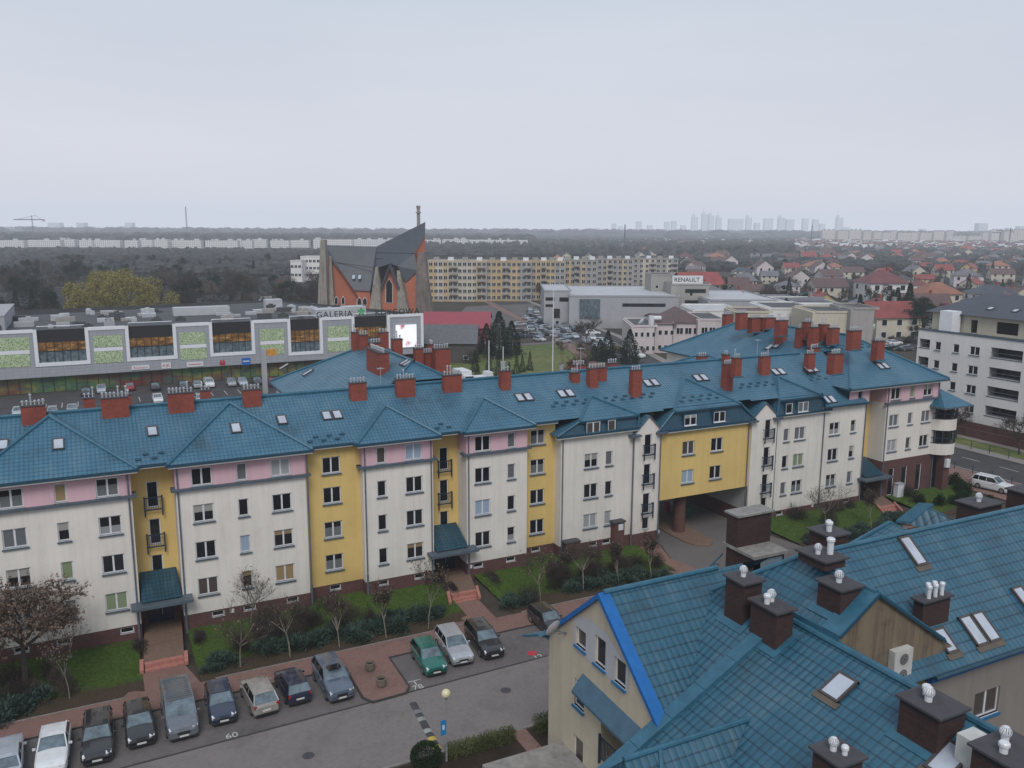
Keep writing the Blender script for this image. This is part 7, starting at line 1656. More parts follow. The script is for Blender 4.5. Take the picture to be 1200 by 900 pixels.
# hedge along the road, round bush, bed behind
rect('soil_bed', -6, -28, 2.3, -23.1, m_soil, .03); rect('soil_bed', 3.3, -28, 8, -23.0, m_soil, .03); rect('path', 2.3, -30, 3.3, -22.8, m_pave, .04)
h_ = LB(71)
for i in range(7000):
    r = h_.r; x, y = r.uniform(-2.3, 2.15), r.uniform(-.38, .38); z = r.uniform(.05, .85); h_.leaf(Vector((x, y, z)), rv(r, 1.3), r.uniform(.08, .2), r.uniform(.012, .03))
o = h_.build('hedge', f_hed); o.location = (0, -23.55, GZ); tag(o, 'knee high clipped hedge with sparse yellow green shoots beside the lamp post', 'hedge')
h_ = LB(72)
for i in range(3500):
    r = h_.r; x, y = r.uniform(-1.0, 1.3), r.uniform(-.5, .5); z = r.uniform(.05, 1.1); h_.leaf(Vector((x, y, z)), rv(r, 1.3), r.uniform(.08, .2), r.uniform(.012, .03))
o = h_.build('hedge', f_hed); o.location = (4.6, -23.6, GZ); tag(o, 'short hedge piece right of the garden path against the beige wall', 'hedge')
h_ = LB(73)
for i in range(5200):
    r = h_.r; v = rv(r); p = Vector((v.x * .88, v.y * .88, .78 + v.z * .78)) * 1.0; k = r.random() ** .15; p = Vector((p.x * k, p.y * k, .78 + (p.z - .78) * k)); h_.leaf(p, (v + rv(r) * .5).normalized(), .09, .03)
o = h_.build('round_bush', f_box); o.location = (-3.65, -23.75, GZ); tag(o, 'round dark green clipped bush at the left end of the hedge', 'shrub')
# grass tufts on the lawns
gt_ = LB(74)
for i in range(15000):
    r = gt_.r; x = r.choice([r.uniform(-34, -17.8), r.uniform(-14, 6.2), r.uniform(10.6, 27), r.uniform(42.5, 58)]); y = r.uniform(-7.9, -.1); z = gz(y); gt_.sliver(Vector((x, y, z)), rv(r, 1.6), r.uniform(.06, .16), .02)
o = gt_.build('grass', foliage('grass blades', (.035, .065, .012), (.10, .12, .035))); o['kind'] = 'stuff'; tag(o, 'short winter grass tufts scattered over the lawns', 'grass')
# ---- prototypes for the distance
TW = [P_(twig_tree(101 + i, 10.5, 4.4, 2600, f_twig if i % 2 else f_twig2, 1.0, .055, name='bare_tree')) for i in range(4)]
TW2 = [P_(twig_tree(121 + i, 9, 4.0, 1700, f_brn if i else f_twig, .9, .06, name='russet_tree')) for i in range(2)]
CO = [P_(conifer(141, 11, 2.9, f_con, 1700)), P_(conifer(142, 13, 2.6, f_con2, 1700)), P_(conifer(143, 9, 2.9, f_con, 1500)), P_(conifer(144, 5, .9, f_ever, 900, 'thuja'))]
PI = [P_(twig_tree(161 + i, 11, 3.6, 1600, f_con2 if i else f_con, .55, .16, .45, 'pine_tree', 0, 'round', True)) for i in range(2)]
WI = [P_(twig_tree(171 + i, 12.5, 7.6, 6500, f_will, 1.1, .085, .10, 'willow_tree', .35)) for i in range(2)]
def grp(kind): return {'c': ('dark evergreen conifer standing among the distant gardens', 'conifers in the distance'), 't': ('bare brown tree with fine twigs among the distant gardens', 'bare trees in the distance'), 'p': ('dark green pine with rounded crown in the distant wood', 'pines in the distance'), 'b': ('russet leaved bare tree in the distant gardens', 'russet trees in the distance')}[kind]
def ptree(kind, x, D, s, label=None, group=None, r=random.Random(55)):
    pr = {'c': CO[:3], 't': TW, 'p': PI, 'b': TW2, 'w': WI, 'h': [CO[3]]}[kind]; g_ = vg(x, D); l_, gg = (label, group) if label else grp(kind); return place(r.choice(pr), g_.x, g_.y, GZ - .1, s, None, l_, gg)
# specific trees
for x, D, s, lb in ((92, 268, .92, 'leftmost of the yellow green willows behind the mall roof'), (118, 292, .98, 'second willow from the left, its top slightly behind the others'), (145, 272, 1.0, 'largest yellow green willow in the middle of the clump'), (172, 280, .98, 'rightmost tall willow of the yellow green clump'), (131, 318, 1.1, 'rear willow rising over the clump')):
    o = place(WI[int(x) % 2], vg(x, D).x, vg(x, D).y, GZ - .2, s * 1.12, None, lb)
for x, D, s, lb in ((585, 205, 1.30, 'tall black spruce group tree left of the green field'), (570, 212, .9, 'shorter dark spruce leaning against the tall one left of the field'), (600, 210, 1.0, 'dark spruce right of the tall one beside the field'), (551, 197, .72, 'blue grey spruce in front of the crimson hall'), (741, 196, .92, 'broadest dark spruce before the grey showroom'), (715, 200, .85, 'spiky spruce left of the broad one before the showroom'), (706, 202, .7, 'thin spruce at the left of the group before the showroom'), (699, 200, .62, 'leftmost low spruce before the showroom'), (788, 222, .5, 'small dark conifer beside the brown roofed house')):
    o = place(CO[0] if s > .8 else CO[2], vg(x, D).x, vg(x, D).y, GZ - .1, s, None, lb); o.scale = (s * 1.12, s * 1.12, o.scale[2] * .80)
for x, D in ((556, 184), (584, 176), (590, 184), (597, 176), (606, 178), (613, 184), (559, 178), (573, 180), (622, 186)): ptree('h', x, D, random.Random(x).uniform(.7, 1.2), 'narrow dark thuja at the back edge of the green field', 'thujas behind the field')
for x, D, s, lb in ((676, 161, .95, 'bare lime tree standing at the right corner of the green field'), (629, 148, .55, 'small bare tree in the middle of the green field'), (690, 218, 1.1, 'tall bare russet tree in front of the showroom glazing')):
    t = bare_tree(int(x), 11 * s, .42, 4, .03, .3, m_bark, f_twig, 0, None, 'tree', .5, .9, 5, .16); g_ = vg(x, D); t.location = (g_.x, g_.y, GZ); t['label'] = lb; t['category'] = 'tree'
for i, (y, x) in enumerate(((16, 96.2), (6, 96), (-4, 96.4), (22, 95.8))):
    t = bare_tree(300 + i, (9.5, 10.5, 8, 8.5)[i], .5, 4, .02, .24, m_bark, f_twig2, 200, f_brn, 'tree', .4, .8, 4, .15); t.location = (x, y, GZ); t['label'] = ['bare tree with wide limbs before the white modern block', 'tallest bare tree between road and white modern block', 'bare street tree at the right edge beyond the road', 'bare tree at the left corner of the white modern block'][i]; t['category'] = 'tree'
rn = random.Random(17)
# wood on the left
for i in range(250):
    D = 236 + (rn.random() ** 1.3) * 420; x = rn.uniform(-60, 385)
    if D < 330 and 60 < x < 200: continue
    if 335 < x and D > 440 and D < 490: continue
    k = rn.choice('tttpptccb') if x > 60 else rn.choice('ppctt'); ptree(k, x, D, rn.uniform(.62, 1.12) * (.8 if D < 300 else 1.0))
for i in range(46): ptree(rn.choice('ttb'), rn.uniform(200, 370), rn.uniform(235, 330), rn.uniform(.35, .62))
# trees around the estate and street
for i in range(34): x = rn.uniform(505, 790); ptree('h' if rn.random() < .5 else 't', x, rn.uniform(372, 388), rn.uniform(.5, .9) if x < 670 else .6, 'small dark shrub tree at the foot of the ochre estate', 'small trees at the foot of the estate')
for i in range(22): ptree('b', rn.uniform(655, 760), rn.uniform(205, 222), rn.uniform(.2, .34), 'russet garden bush between street and showroom', 'russet bushes by the street')
# ---- garden suburb on the right: houses and trees
WALLS = [m_cream2, m_wwall, m_pwall, m_ochre, m_cream2]
m_hr = [plain('red tile roof', (.25, .055, .050), .7, .25, .3, obj_rand=.2), plain('maroon tile roof', (.14, .045, .050), .7, .25, .3, obj_rand=.2), plain('orange tile roof', (.28, .12, .075), .7, .25, .3, obj_rand=.15), m_brownroof, m_slroof, plain('grey slate roof', (.13, .13, .145), .7, .2, .3)]
RN = ['red', 'maroon', 'orange', 'brown', 'charcoal', 'grey']; WN = ['cream', 'white', 'pinkish', 'ochre', 'pale']
def house_proto(i, wi, ri, L_, W_, H_, rise, kind):
    t = thing('house', 'house', 'house', (0, 0, 0)); g = MB(); g.box(-L_ / 2, -W_ / 2, -.3, L_ / 2, W_ / 2, H_, skip='bt'); g.poly([(-L_ / 2, -W_ / 2, H_), (-L_ / 2, W_ / 2, H_), (-L_ / 2, 0, H_ + (rise - .2 if kind == 'g' else 0.01))]); g.poly([(L_ / 2, -W_ / 2, H_), (L_ / 2, W_ / 2, H_), (L_ / 2, 0, H_ + (rise - .2 if kind == 'g' else 0.01))], flip=True)
    w_ = g.build('wall', WALLS[wi], t, world=False); r = MB(); o = .5; a, b_ = L_ / 2 + o, W_ / 2 + o; q = 0 if kind == 'g' else W_ / 2
    r.poly([(-a, -b_, H_ - .2), (a, -b_, H_ - .2), (a - q, 0, H_ + rise), (-a + q, 0, H_ + rise)]); r.poly([(a, b_, H_ - .2), (-a, b_, H_ - .2), (-a + q, 0, H_ + rise), (a - q, 0, H_ + rise)])
    if q: r.poly([(a, -b_, H_ - .2), (a, b_, H_ - .2), (a - q, 0, H_ + rise)]); r.poly([(-a, b_, H_ - .2), (-a, -b_, H_ - .2), (-a + q, 0, H_ + rise)])
    ro = r.build('roof', m_hr[ri], t, world=False); c = MB(); c.box(L_ * .15, .3, H_, L_ * .15 + .7, 1.0, H_ + rise + .9); c.build('chimney', m_chim if i % 2 else m_conc, ro, world=False)
    n = 0
    for f in range(2 if H_ > 4 else 1):
        for k in range(3):
            for s, dd in ((-1, (1, 0)), (1, (-1, 0))):
                x = -L_ / 2 + L_ * (k + .5) / 3; o_ = farwin(None, (0, 0), dd, 0, 0, 1.2, 1.3, None, True); o_.parent = t; o_.location = (x - .6 * dd[0], s * W_ / 2, .9 + 2.8 * f)
        for k in range(2):
            for s, dd in ((-1, (0, -1)), (1, (0, 1))): o_ = farwin(None, (0, 0), dd, 0, 0, 1.1, 1.3, None, True); o_.parent = t; o_.location = (s * L_ / 2, -W_ / 4 + k * W_ / 2 - .55 * dd[1], .9 + 2.8 * f)
    kindn = 'gabled' if kind == 'g' else 'hipped'; t['label'] = f'{WN[wi]} house with {RN[ri]} {kindn} roof in the garden suburb'; t['category'] = 'house'; t['group'] = f'{WN[wi]} houses with {RN[ri]} {kindn} roofs'; return t
HP = [house_proto(i, *a) for i, a in enumerate(((0, 0, 11, 9, 5.6, 3.2, 'g'), (1, 1, 10, 9, 5.8, 3.0, 'h'), (0, 2, 12, 10, 5.6, 3.0, 'h'), (3, 0, 11, 8, 5.0, 3.0, 'g'), (2, 3, 10, 9, 5.8, 3.4, 'g'), (1, 4, 12, 9, 5.6, 2.6, 'h'), (4, 5, 10, 8, 5.2, 3.0, 'g'), (0, 3, 13, 9, 5.6, 3.0, 'g'), (1, 0, 9, 9, 5.6, 3.2, 'h'), (2, 5, 11, 9, 5.8, 2.4, 'h')))]
HL = [(h['label'], h['group']) for h in HP]
def ph(i, x, D, rz, s=1.0, label=None):
    g_ = vg(x, D); l_, gg = HL[i]; c = place(HP[i], g_.x, g_.y, GZ, s, math.radians(rz) - AZ, label or l_, gg)
    if label and 'group' in c: del c['group']
    return c
SP = [(3, 872, 300, 80, 1.15, 'yellow ochre house with red roof just beyond the workshop roofs'), (5, 862, 330, 10, 1.1, 'white house with grey roof behind the ochre gable'), (0, 905, 282, 92, .9, 'cream house with round attic window facing the camera'), (6, 947, 262, 20, 1.25, 'pale house with violet grey roof among conifers'), (0, 1045, 245, 12, 1.3, 'wide cream house with bright red roof right of the spruces'), (1, 1030, 262, 12, 1.1, 'house with maroon roof joined to the bright red roofed one'),
      (7, 1085, 290, -10, 1.2, 'cream house with dark brown roof and gable toward the camera'), (2, 1100, 330, 5, 1.25, 'orange roofed villa above the brown roofed house'), (1, 1110, 262, 15, 1.0, 'small maroon roofed house above the white modern block'), (3, 1150, 258, 5, 1.25, 'long orange red roofed house above the charcoal roof'), (5, 1165, 340, 0, 1.3, 'long white flat house far right in the suburb'), (1, 1035, 370, 5, 1.7, 'large white house block behind tall conifers'), (9, 822, 345, 30, 1.3, 'big house with tiled red terraces beside the name board'), (0, 818, 365, 15, 1.6, 'tall red roofed house behind the name board'), (8, 833, 325, 60, .9, 'low red roofed house right of the name board'), (4, 1195, 255, 60, 1.1, 'brown roofed house cut by the right edge')]
for a in SP: ph(*a[:5], a[5])
occ = [(a[1], a[2]) for a in SP]; n = 0
for _ in range(2400):
    D = 300 + rn.random() ** 1.3 * 1150; x = rn.uniform(800, 1260) if D < 500 else rn.uniform(640 + (D < 700) * 120, 1270)
    if any(abs(x - ox) * min(D, oD) / 1000 < 15 and abs(D - oD) < 22 for ox, oD in occ): continue
    if x < 800 and D < 560: continue
    occ.append((x, D)); ph(rn.choice([0, 1, 2, 3, 4, 4, 5, 5, 6, 6, 7, 7, 8, 9, 9]), x, D, rn.choice([0, 90, 0, 90, 12, -15, 45]) + rn.uniform(-6, 6), rn.uniform(.85, 1.2)); n += 1
    if n >= 190: break
for _ in range(270):
    D = 232 + rn.random() ** 1.4 * 560; x = rn.uniform(850, 1270) if D < 420 else rn.uniform(640 + (D < 560) * 170, 1280)
    if D < 262 and x < 930: continue
    if any(abs(x - ox) * D / 1000 < 7 and -14 < oD - D < 24 for ox, oD in occ[:16]): continue
    ptree(rn.choice('tttcpb') , x, D, rn.uniform(.4, .85))
for x, D, s in ((1005, 212, .85), (1013, 216, .9), (1022, 208, .75), (1031, 214, .95), (1040, 205, .8), (1049, 210, 1.0), (1058, 204, .95), (1066, 208, 1.1), (1074, 200, 1.0), (1082, 206, .9), (1090, 202, 1.0), (1056, 222, 1.3), (1070, 224, 1.3), (1083, 230, 1.15), (990, 228, .8), (978, 236, .85), (1000, 232, .9), (1012, 240, 1.0), (965, 246, .8), (952, 250, .7), (1035, 250, 1.0), (1050, 256, 1.1), (1062, 252, 1.0), (1140, 262, .95), (1130, 268, .85), (1148, 270, .85), (1085, 262, .9)):
    ptree(rn.choice('pc'), x, D + (42 if D < 226 else 12), s * .95, 'dark evergreen in the dense belt behind the filling station', 'evergreens behind the filling station')
# far gardens and woods that read as one mass
def mass(name, label, x0, x1, D0_, D1, n, hmin, hmax, m, w=(4, 9), seed=1):
    C = LB(seed); r = C.r
    for i in range(n):
        D = D0_ + (D1 - D0_) * r.random() ** 1.2; p = vg(r.uniform(x0, x1), D); h = r.uniform(hmin, hmax); a = r.uniform(*w); k = 6; z0 = GZ
        rings = []
        for zz, ww in ((.15, .7), (.5, 1.0), (.82, .7)):
            rings.append([(p.x + math.cos(6.2832 * q / k + zz) * a * ww * r.uniform(.65, 1.2), p.y + math.sin(6.2832 * q / k + zz) * a * ww * r.uniform(.65, 1.2), z0 + h * zz * r.uniform(.85, 1.1)) for q in range(k)])
        top = (p.x, p.y, z0 + h)
        for A, B in zip(rings, rings[1:]):
            for q in range(k): C.quad(A[q], A[(q + 1) % k], B[(q + 1) % k], B[q])
        for q in range(k): C.tri(rings[-1][q], rings[-1][(q + 1) % k], top)
    o = C.build(name, m); o['kind'] = 'stuff'; tag(o, label, 'trees')
m_fw = foliage('far wood with painted haze tint', (.018, .026, .032), (.082, .076, .074), scale=.028)  # bluish tint puts distance haze into the foliage colour
mass('woods', 'dark mixed wood behind the mall stretching to the white slabs', -80, 400, 520, 1010, 3600, 5, 9.5, m_fw, (2.5, 6), 1)
mass('woods', 'bluish belt of trees beyond the white slabs', -90, 620, 1450, 2600, 2600, 9, 22, m_fw, (8, 18), 2)
mass('woods', 'distant tree belt behind the estate and centre of the photo', 480, 930, 900, 2300, 3200, 6, 14, m_fw, (3, 8), 3)
mass('woods', 'garden trees between the distant suburb houses', 700, 1290, 640, 1450, 3600, 4, 8, m_fw, (2.5, 6), 4)
mass('woods', 'hazy horizon woods far away', -120, 1320, 2700, 5200, 2600, 14, 34, m_fw, (20, 45), 5)
mass('woods', 'brown undergrowth and garden bushes behind the mall', -60, 380, 232, 560, 2600, 1.2, 3.4, m_fw, (1.2, 3), 6)
mass('woods', 'low garden bushes between the nearer suburb houses', 860, 1290, 236, 700, 2400, 1.2, 3.2, m_fw, (1.2, 2.8), 7)
C = MB(); r = random.Random(77)
for i in range(900):
    p = vg(r.uniform(600, 1290), 1400 + 900 * r.random()); a = r.uniform(4, 8); b_ = r.uniform(4, 6); h = r.uniform(4, 7); an = r.random() * 3; ca, sa = math.cos(an), math.sin(an); Q = lambda x, y, z: (p.x + x * ca - y * sa, p.y + x * sa + y * ca, GZ + z)
    for q in (((-a, -b_), (a, -b_)), ((a, -b_), (a, b_)), ((a, b_), (-a, b_)), ((-a, b_), (-a, -b_))): C.poly([Q(*q[0], 0), Q(*q[1], 0), Q(*q[1], h), Q(*q[0], h)], 0 if i % 2 else 3)
    mi = r.choice([1, 1, 2, 4]); C.poly([Q(-a, -b_, h), Q(a, -b_, h), Q(a, 0, h + 3), Q(-a, 0, h + 3)], mi); C.poly([Q(a, b_, h), Q(-a, b_, h), Q(-a, 0, h + 3), Q(a, 0, h + 3)], mi)
o = C.build('distant_roofs', [m_wwall, m_hr[1], m_brownroof, m_cream2, m_metalroof], nouv=True); o['kind'] = 'stuff'; tag(o, 'mass of tiny distant house roofs before the horizon slabs', 'houses')
# garden huts behind the mall
for i, (x, D, w_, lb) in enumerate(((110, 245, 7, 'grey garden hut below the willows'), (101, 222, 8, 'cream cabin on the far edge of the mall roof'), (229, 262, 6, 'small grey hut right of the willows'), (215, 262, 5, 'flat garden shed with pale roof'), (248, 262, 5, 'white garden hut in the allotments'), (287, 275, 8, 'red brown allotment house with white dormer'), (262, 258, 7, 'pale allotment shed between bare trees'), (338, 290, 8, 'white allotment house left of the church'), (360, 300, 6, 'small white hut beside the church pylon'), (330, 262, 9, 'flat roofed shed near the church'), (310, 330, 6, 'pale allotment house among dark conifers'))):
    bld('garden_hut', lb, 'hut', x - w_ / 2 * 1.6, x + w_ / 2 * 1.6, 450 + 0 if False else gy(x, D) - 3.2 / D * 1000, D, 6, [m_cream2, m_wwall, m_gwall, m_brickor][i % 4 if i != 5 else 3], m_metalroof, 1, 2, 1.0, 1.0, 'gable', 1.3, sides=False)
# ================================================================ small cars in the distance, fences, masts
SIMP = {}
def simple_car(kind, paint):
    k = (kind, paint)
    if k in SIMP: return SIMP[k]
    t = make_car(kind, paint, 'x', detail=False); SIMP[k] = t; used_c[k] = False; return t
used_c = {}
def scar(kind, paint, x, y, rz, label, group):
    k = (kind, paint); s = simple_car(kind, paint)
    if not used_c[k]:
        used_c[k] = True; s.location = (x, y, GZ + .02); s.rotation_euler = (0, 0, math.radians(rz)); s['label'] = label; s['group'] = group; return s
    return dup(s, (x, y, GZ + .02), math.radians(rz), label, group)
CN = {'silver': 'silver', 'white': 'white', 'black': 'black', 'navy': 'navy', 'darkgrey': 'dark grey', 'red': 'red', 'ice': 'pale silver', 'midgrey': 'mid grey', 'darkblue': 'dark blue', 'bluegrey': 'blue grey'}
KN = {'sedan': 'saloon', 'hatch': 'hatchback', 'suv': 'off-roader', 'van': 'van'}
for x, y, p, k in ((22, 487, 'ice', 'sedan'), (62, 487, 'silver', 'hatch'), (85, 484, 'silver', 'sedan'), (101, 463, 'black', 'hatch'), (119, 460, 'ice', 'hatch'), (152, 457, 'red', 'hatch'), (182, 457, 'black', 'hatch'), (185, 471, 'white', 'sedan'), (215, 455, 'darkgrey', 'sedan'), (231, 454, 'silver', 'hatch'), (245, 453, 'white', 'suv'), (271, 452, 'silver', 'hatch'), (284, 451, 'ice', 'sedan'), (301, 450, 'darkgrey', 'sedan'), (319, 452, 'red', 'hatch'), (234, 470, 'silver', 'hatch')):
    q = pz(x, y); scar(k, p, q.x, q.y, 0 if (x * 7) % 3 else 180, f'{CN[p]} {KN[k]} standing in the mall car park', f'{CN[p]} {k} cars in the mall car park')
G2_ = 'cars along the street'
for x, y, p, k, rz in ((628, 388, 'darkgrey', 'sedan', 18), (637, 390, 'silver', 'sedan', 18), (643, 392.5, 'darkgrey', 'hatch', 18), (654, 395, 'red', 'sedan', 18), (648, 394, 'silver', 'hatch', 18), (672, 395, 'black', 'sedan', 15), (695, 392, 'white', 'sedan', 60), (706, 402, 'white', 'hatch', 15), (720, 408, 'white', 'sedan', 15), (733, 414, 'black', 'sedan', 15), (746, 419, 'white', 'suv', 15), (681, 389, 'darkgrey', 'hatch', 15), (688, 374, 'white', 'van', 70)):
    q = pz(x, y); scar(k, p, q.x, q.y, rz, {'red': 'dark red saloon', 'white': 'white car', 'black': 'black saloon', 'darkgrey': 'dark grey car', 'silver': 'silver car'}[p] + {'sedan': '', 'hatch': ' with short tail', 'suv': ' with high roof', 'van': ' with van body'}[k] + ' parked along the street by the green field', f'{CN[p]} {k} cars along the street')
rc = random.Random(5)
for i in range(22):      # kerbside rows farther up the street
    f = i / 21; x = 96.5 + (128 - 96.5) * f + (3.6 if i % 2 else 0) ; y = 112 + (222 - 112) * f; p = rc.choice(['silver', 'white', 'darkgrey', 'black', 'ice', 'darkblue']); k = rc.choice(['hatch', 'sedan', 'suv'])
    if rc.random() < .8: scar(k, p, x + rc.uniform(-.4, .4), y, -15 + rc.uniform(-4, 4), f'{CN[p]} {KN[k]} in the kerbside row farther up the street', f'{CN[p]} {k} cars farther up the street')
for i in range(34):
    x, D = rc.uniform(608, 668), rc.uniform(232, 300); q = vg(x, D); p = rc.choice(['silver', 'white', 'darkgrey', 'darkblue', 'black', 'ice', 'bluegrey']); k = rc.choice(['hatch', 'sedan', 'suv'])
    scar(k, p, q.x, q.y, rc.choice([0, 20, 90]) + rc.uniform(-8, 8), f'{CN[p]} {KN[k]} on the showroom forecourt', f'{CN[p]} {k} cars on the showroom forecourt')
for x, y, p in ((1040, 409, 'ice'), (1052, 410, 'silver'), (1062, 411, 'darkgrey'), (1070, 409, 'black'), (1048, 404, 'white')): q = pz(x, y); scar('sedan', p, q.x, q.y, 80, f'{CN[p]} car near the filling station pylon', f'{CN[p]} cars near the filling station')
# white trailers on the near side of the field
for x, y, lb in ((541, 448, 'white van body parked at the left corner of the field'), (562, 449, 'flat white trailer with tarpaulin beside the van body')):
    q = pz(x, y); g = MB()
    if x < 550: g.box(q.x - 1.1, q.y - 2.6, GZ + .5, q.x + 1.1, q.y + 2.0, GZ + 2.7); g.box(q.x - 1.0, q.y - 4.0, GZ + .4, q.x + 1.0, q.y - 2.65, GZ + 1.9); g.box(q.x - .9, q.y - 4.03, GZ + 1.2, q.x + .9, q.y - 4.0, GZ + 1.8, 1)
    else: g.box(q.x - 3.4, q.y - 1.2, GZ + .6, q.x + 2.6, q.y + 1.2, GZ + 1.5); g.box(q.x + 1.2, q.y - 1.1, GZ + 1.52, q.x + 2.5, q.y + 1.1, GZ + 2.3)
    t = thing('trailer', lb, 'trailer', (q.x, q.y, GZ)); g.build('box_body', [m_white, m_cglass2], t)
    for sx in (-1, 1):
        for dy in (-1.6, 1.2): w_ = MB(); w_.lathe((q.x + sx * .95, q.y + dy, GZ + .36), [(0, -.1), (.36, -.1), (.36, .1), (0, .1)], 12, axis='x'); w_.build('wheel', m_tyre, t)
# white flagpoles, lamp masts
for x, y, yt, lb in ((573, 449, 400, 'left of two short white poles at the near edge of the field'), (589.5, 440, 407, 'right of two short white poles at the near edge of the field'), (647.5, 437, 340, 'tall thin white mast at the near edge of the green field'), (659, 376, 339, 'white flagpole beside the showroom wing'), (579.5, 436, 418, 'short grey lamp post on the green field')):
    q = pz(x, y); z = py(x, yt, q.y).z; g = MB(); g.tube((q.x, q.y, GZ), (q.x, q.y, z), .13, .09, n=6); g.ball((q.x, q.y, z), .14, 6); tag(g.build('pole', m_white if 'lamp' not in lb else m_pipe), lb, 'pole')
# bollards and low posts along the main road
for i in range(11): g = MB(); y = -8 + i * 2.6; g.tube((81.0, y, GZ), (81.0, y, GZ + 1.05), .05, n=6); g.ball((81.0, y, GZ + 1.05), .07, 6); tag(g.build('bollard', m_rail), 'thin dark steel post along the near kerb of the main road', 'bollard', 'posts along the near kerb of the main road')
for i in range(11): g = MB(); y = -6 + i * 2.8; g.tube((92.4, y, GZ), (92.4, y, GZ + 1.05), .05, n=6); g.ball((92.4, y, GZ + 1.05), .07, 6); tag(g.build('bollard', m_rail), 'thin dark steel post along the far kerb of the main road', 'bollard', 'posts along the far kerb of the main road')
# fence of the field and orange cabin
fn = thing('fence', 'low dark wire fence along the near edge of the green field', 'fence', (55, 86, GZ))
for i in range(22):
    x = 46 + i * 1.6; y = 85 - i * .42; g = MB(); g.tube((x, y, GZ), (x, y, GZ + 1.3), .05, n=4); g.build('post', m_rail, fn)
g = MB(); g.obox((62.8, 80.6, GZ + 1.15), Vector((17, -4.4, 0)), (0, .02, 0), (0, 0, .03)); g.obox((62.8, 80.6, GZ + .6), Vector((17, -4.4, 0)), (0, .02, 0), (0, 0, .03)); g.build('rail', m_rail, fn)
q = pz(673, 433); g = MB(); g.box(q.x - 1.3, q.y - .8, GZ, q.x + 1.3, q.y + .8, GZ + 1.9); g.box(q.x - .9, q.y - .83, GZ + .9, q.x + .9, q.y - .8, GZ + 1.4, 1); tag(g.build('kiosk', [plain('orange kiosk', (.50, .17, .05), .6), m_white]), 'small orange kiosk at the right end of the field fence', 'kiosk')
q = pz(658, 436); g = MB(); g.box(q.x - .5, q.y - .3, GZ, q.x + .5, q.y + .3, GZ + 1.8); g.box(q.x - .53, q.y - .33, GZ + 1.8, q.x + .53, q.y + .33, GZ + 1.9, 1); tag(g.build('electrical_cabinet', [m_gwall, m_cap]), 'pale grey cabinet left of the orange kiosk', 'cabinet')
# white locker at the far entrance, low rail fence on the far path
q = pz(1037, 578); g = MB(); g.box(63.1, -.9, GZ, 64.1, -.3, 1.1); g.box(63.05, -.95, 1.1, 64.15, -.25, 1.18, 1); tag(g.build('locker', [m_white, m_gwall]), 'white cabinet beside the far entrance door', 'cabinet')
# green container and red fittings in the passage
g = MB(); x, y = 37.0, 5.2
g.poly([(x - .7, y - .45, GZ + .1), (x + .7, y - .45, GZ + .1), (x + .85, y - .55, GZ + 1.1), (x - .85, y - .55, GZ + 1.1)]); g.poly([(x - .7, y - .45, GZ + .1), (x - .85, y - .55, GZ + 1.1), (x - .85, y + .55, GZ + 1.1), (x - .7, y + .45, GZ + .1)], flip=False); g.poly([(x + .7, y + .45, GZ + .1), (x - .7, y + .45, GZ + .1), (x - .85, y + .55, GZ + 1.1), (x + .85, y + .55, GZ + 1.1)]); g.box(x - .9, y - .6, GZ + 1.1, x + .9, y + .6, GZ + 1.2)
t = thing('waste_container', 'green waste container inside the passage', 'waste container', (x, y, GZ)); g.build('body', plain('container green', (.010, .12, .045), .5), t)
for sx in (-.6, .6): w_ = MB(); w_.lathe((x + sx, y - .3, GZ + .09), [(0, -.04), (.09, -.04), (.09, .04), (0, .04)], 10, axis='x'); w_.build('wheel', m_tyre, t)
for x, y, lb in ((32.3, 6.0, 'red gate barrier post on the left inside the passage'), (36.6, 7.4, 'red gate barrier post behind the green container')):
    t = thing('barrier', lb, 'barrier', (x, y, GZ)); g = MB(); g.box(x - .2, y - .2, GZ, x + .2, y + .2, GZ + 1.15); g.build('cabinet', m_rt, t); g = MB(); g.tube((x, y - .25, GZ + 1.0), (x + (1.9 if x > 34 else -1.9), y - .25, GZ + 1.2), .05, n=6); g.build('boom', m_white, t)
# two small pedestrians by the annex, one skinned body each with clothing colours
def person(label, x, y, rz, top, legs, stride=.22):
    me = bpy.data.meshes.new('person'); V = [(0, 0, .95), (0, 0, 1.18), (0, 0, 1.42), (0, 0, 1.52), (0, -.02, 1.68)]; E = [(0, 1), (1, 2), (2, 3), (3, 4)]; R = [.135, .13, .15, .055, .10]
    def chain(a, pts, rad):
        for p, r in zip(pts, rad): V.append(p); R.append(r); E.append((a, len(V) - 1)); a = len(V) - 1
    for s in (-1, 1):
        chain(2, [(s * .2, 0, 1.40), (s * .25, s * .06, 1.14), (s * .24, s * .16 - .04, .90), (s * .24, s * .17 - .07, .82)], [.062, .048, .038, .036])
        chain(0, [(s * .10, 0, .88), (s * .11, -s * stride * .5, .50), (s * .11, -s * stride + .02, .09), (s * .11, -s * stride - .12, .05)], [.10, .065, .048, .045])
    me.from_pydata(V, E, []); o = bpy.data.objects.new('person', me); COL.objects.link(o); o.location = (x, y, GZ + .07); o.rotation_euler = (0, 0, rz)
    sk = o.modifiers.new('skin', 'SKIN'); sv = me.skin_vertices[0].data
    for i, r in enumerate(R): sv[i].radius = (r, r)
    sv[0].use_root = True; sm_ = o.modifiers.new('sub', 'SUBSURF'); sm_.levels = 1; sm_.render_levels = 1
    dg = bpy.context.evaluated_depsgraph_get(); m2 = bpy.data.meshes.new_from_object(o.evaluated_get(dg)); o.modifiers.clear(); o.data = m2
    for m in (top, legs, plain('skin tone', (.42, .26, .19), .6) if 'skin tone' not in MATS else MATS['skin tone'], m_dark): m2.materials.append(m)
    for p in m2.polygons:
        z = p.center.z; p.material_index = 3 if z > 1.66 else 2 if z > 1.50 else 0 if z > .86 else 1 if z > .1 else 3; p.use_smooth = True
    return tag(o, label, 'person')
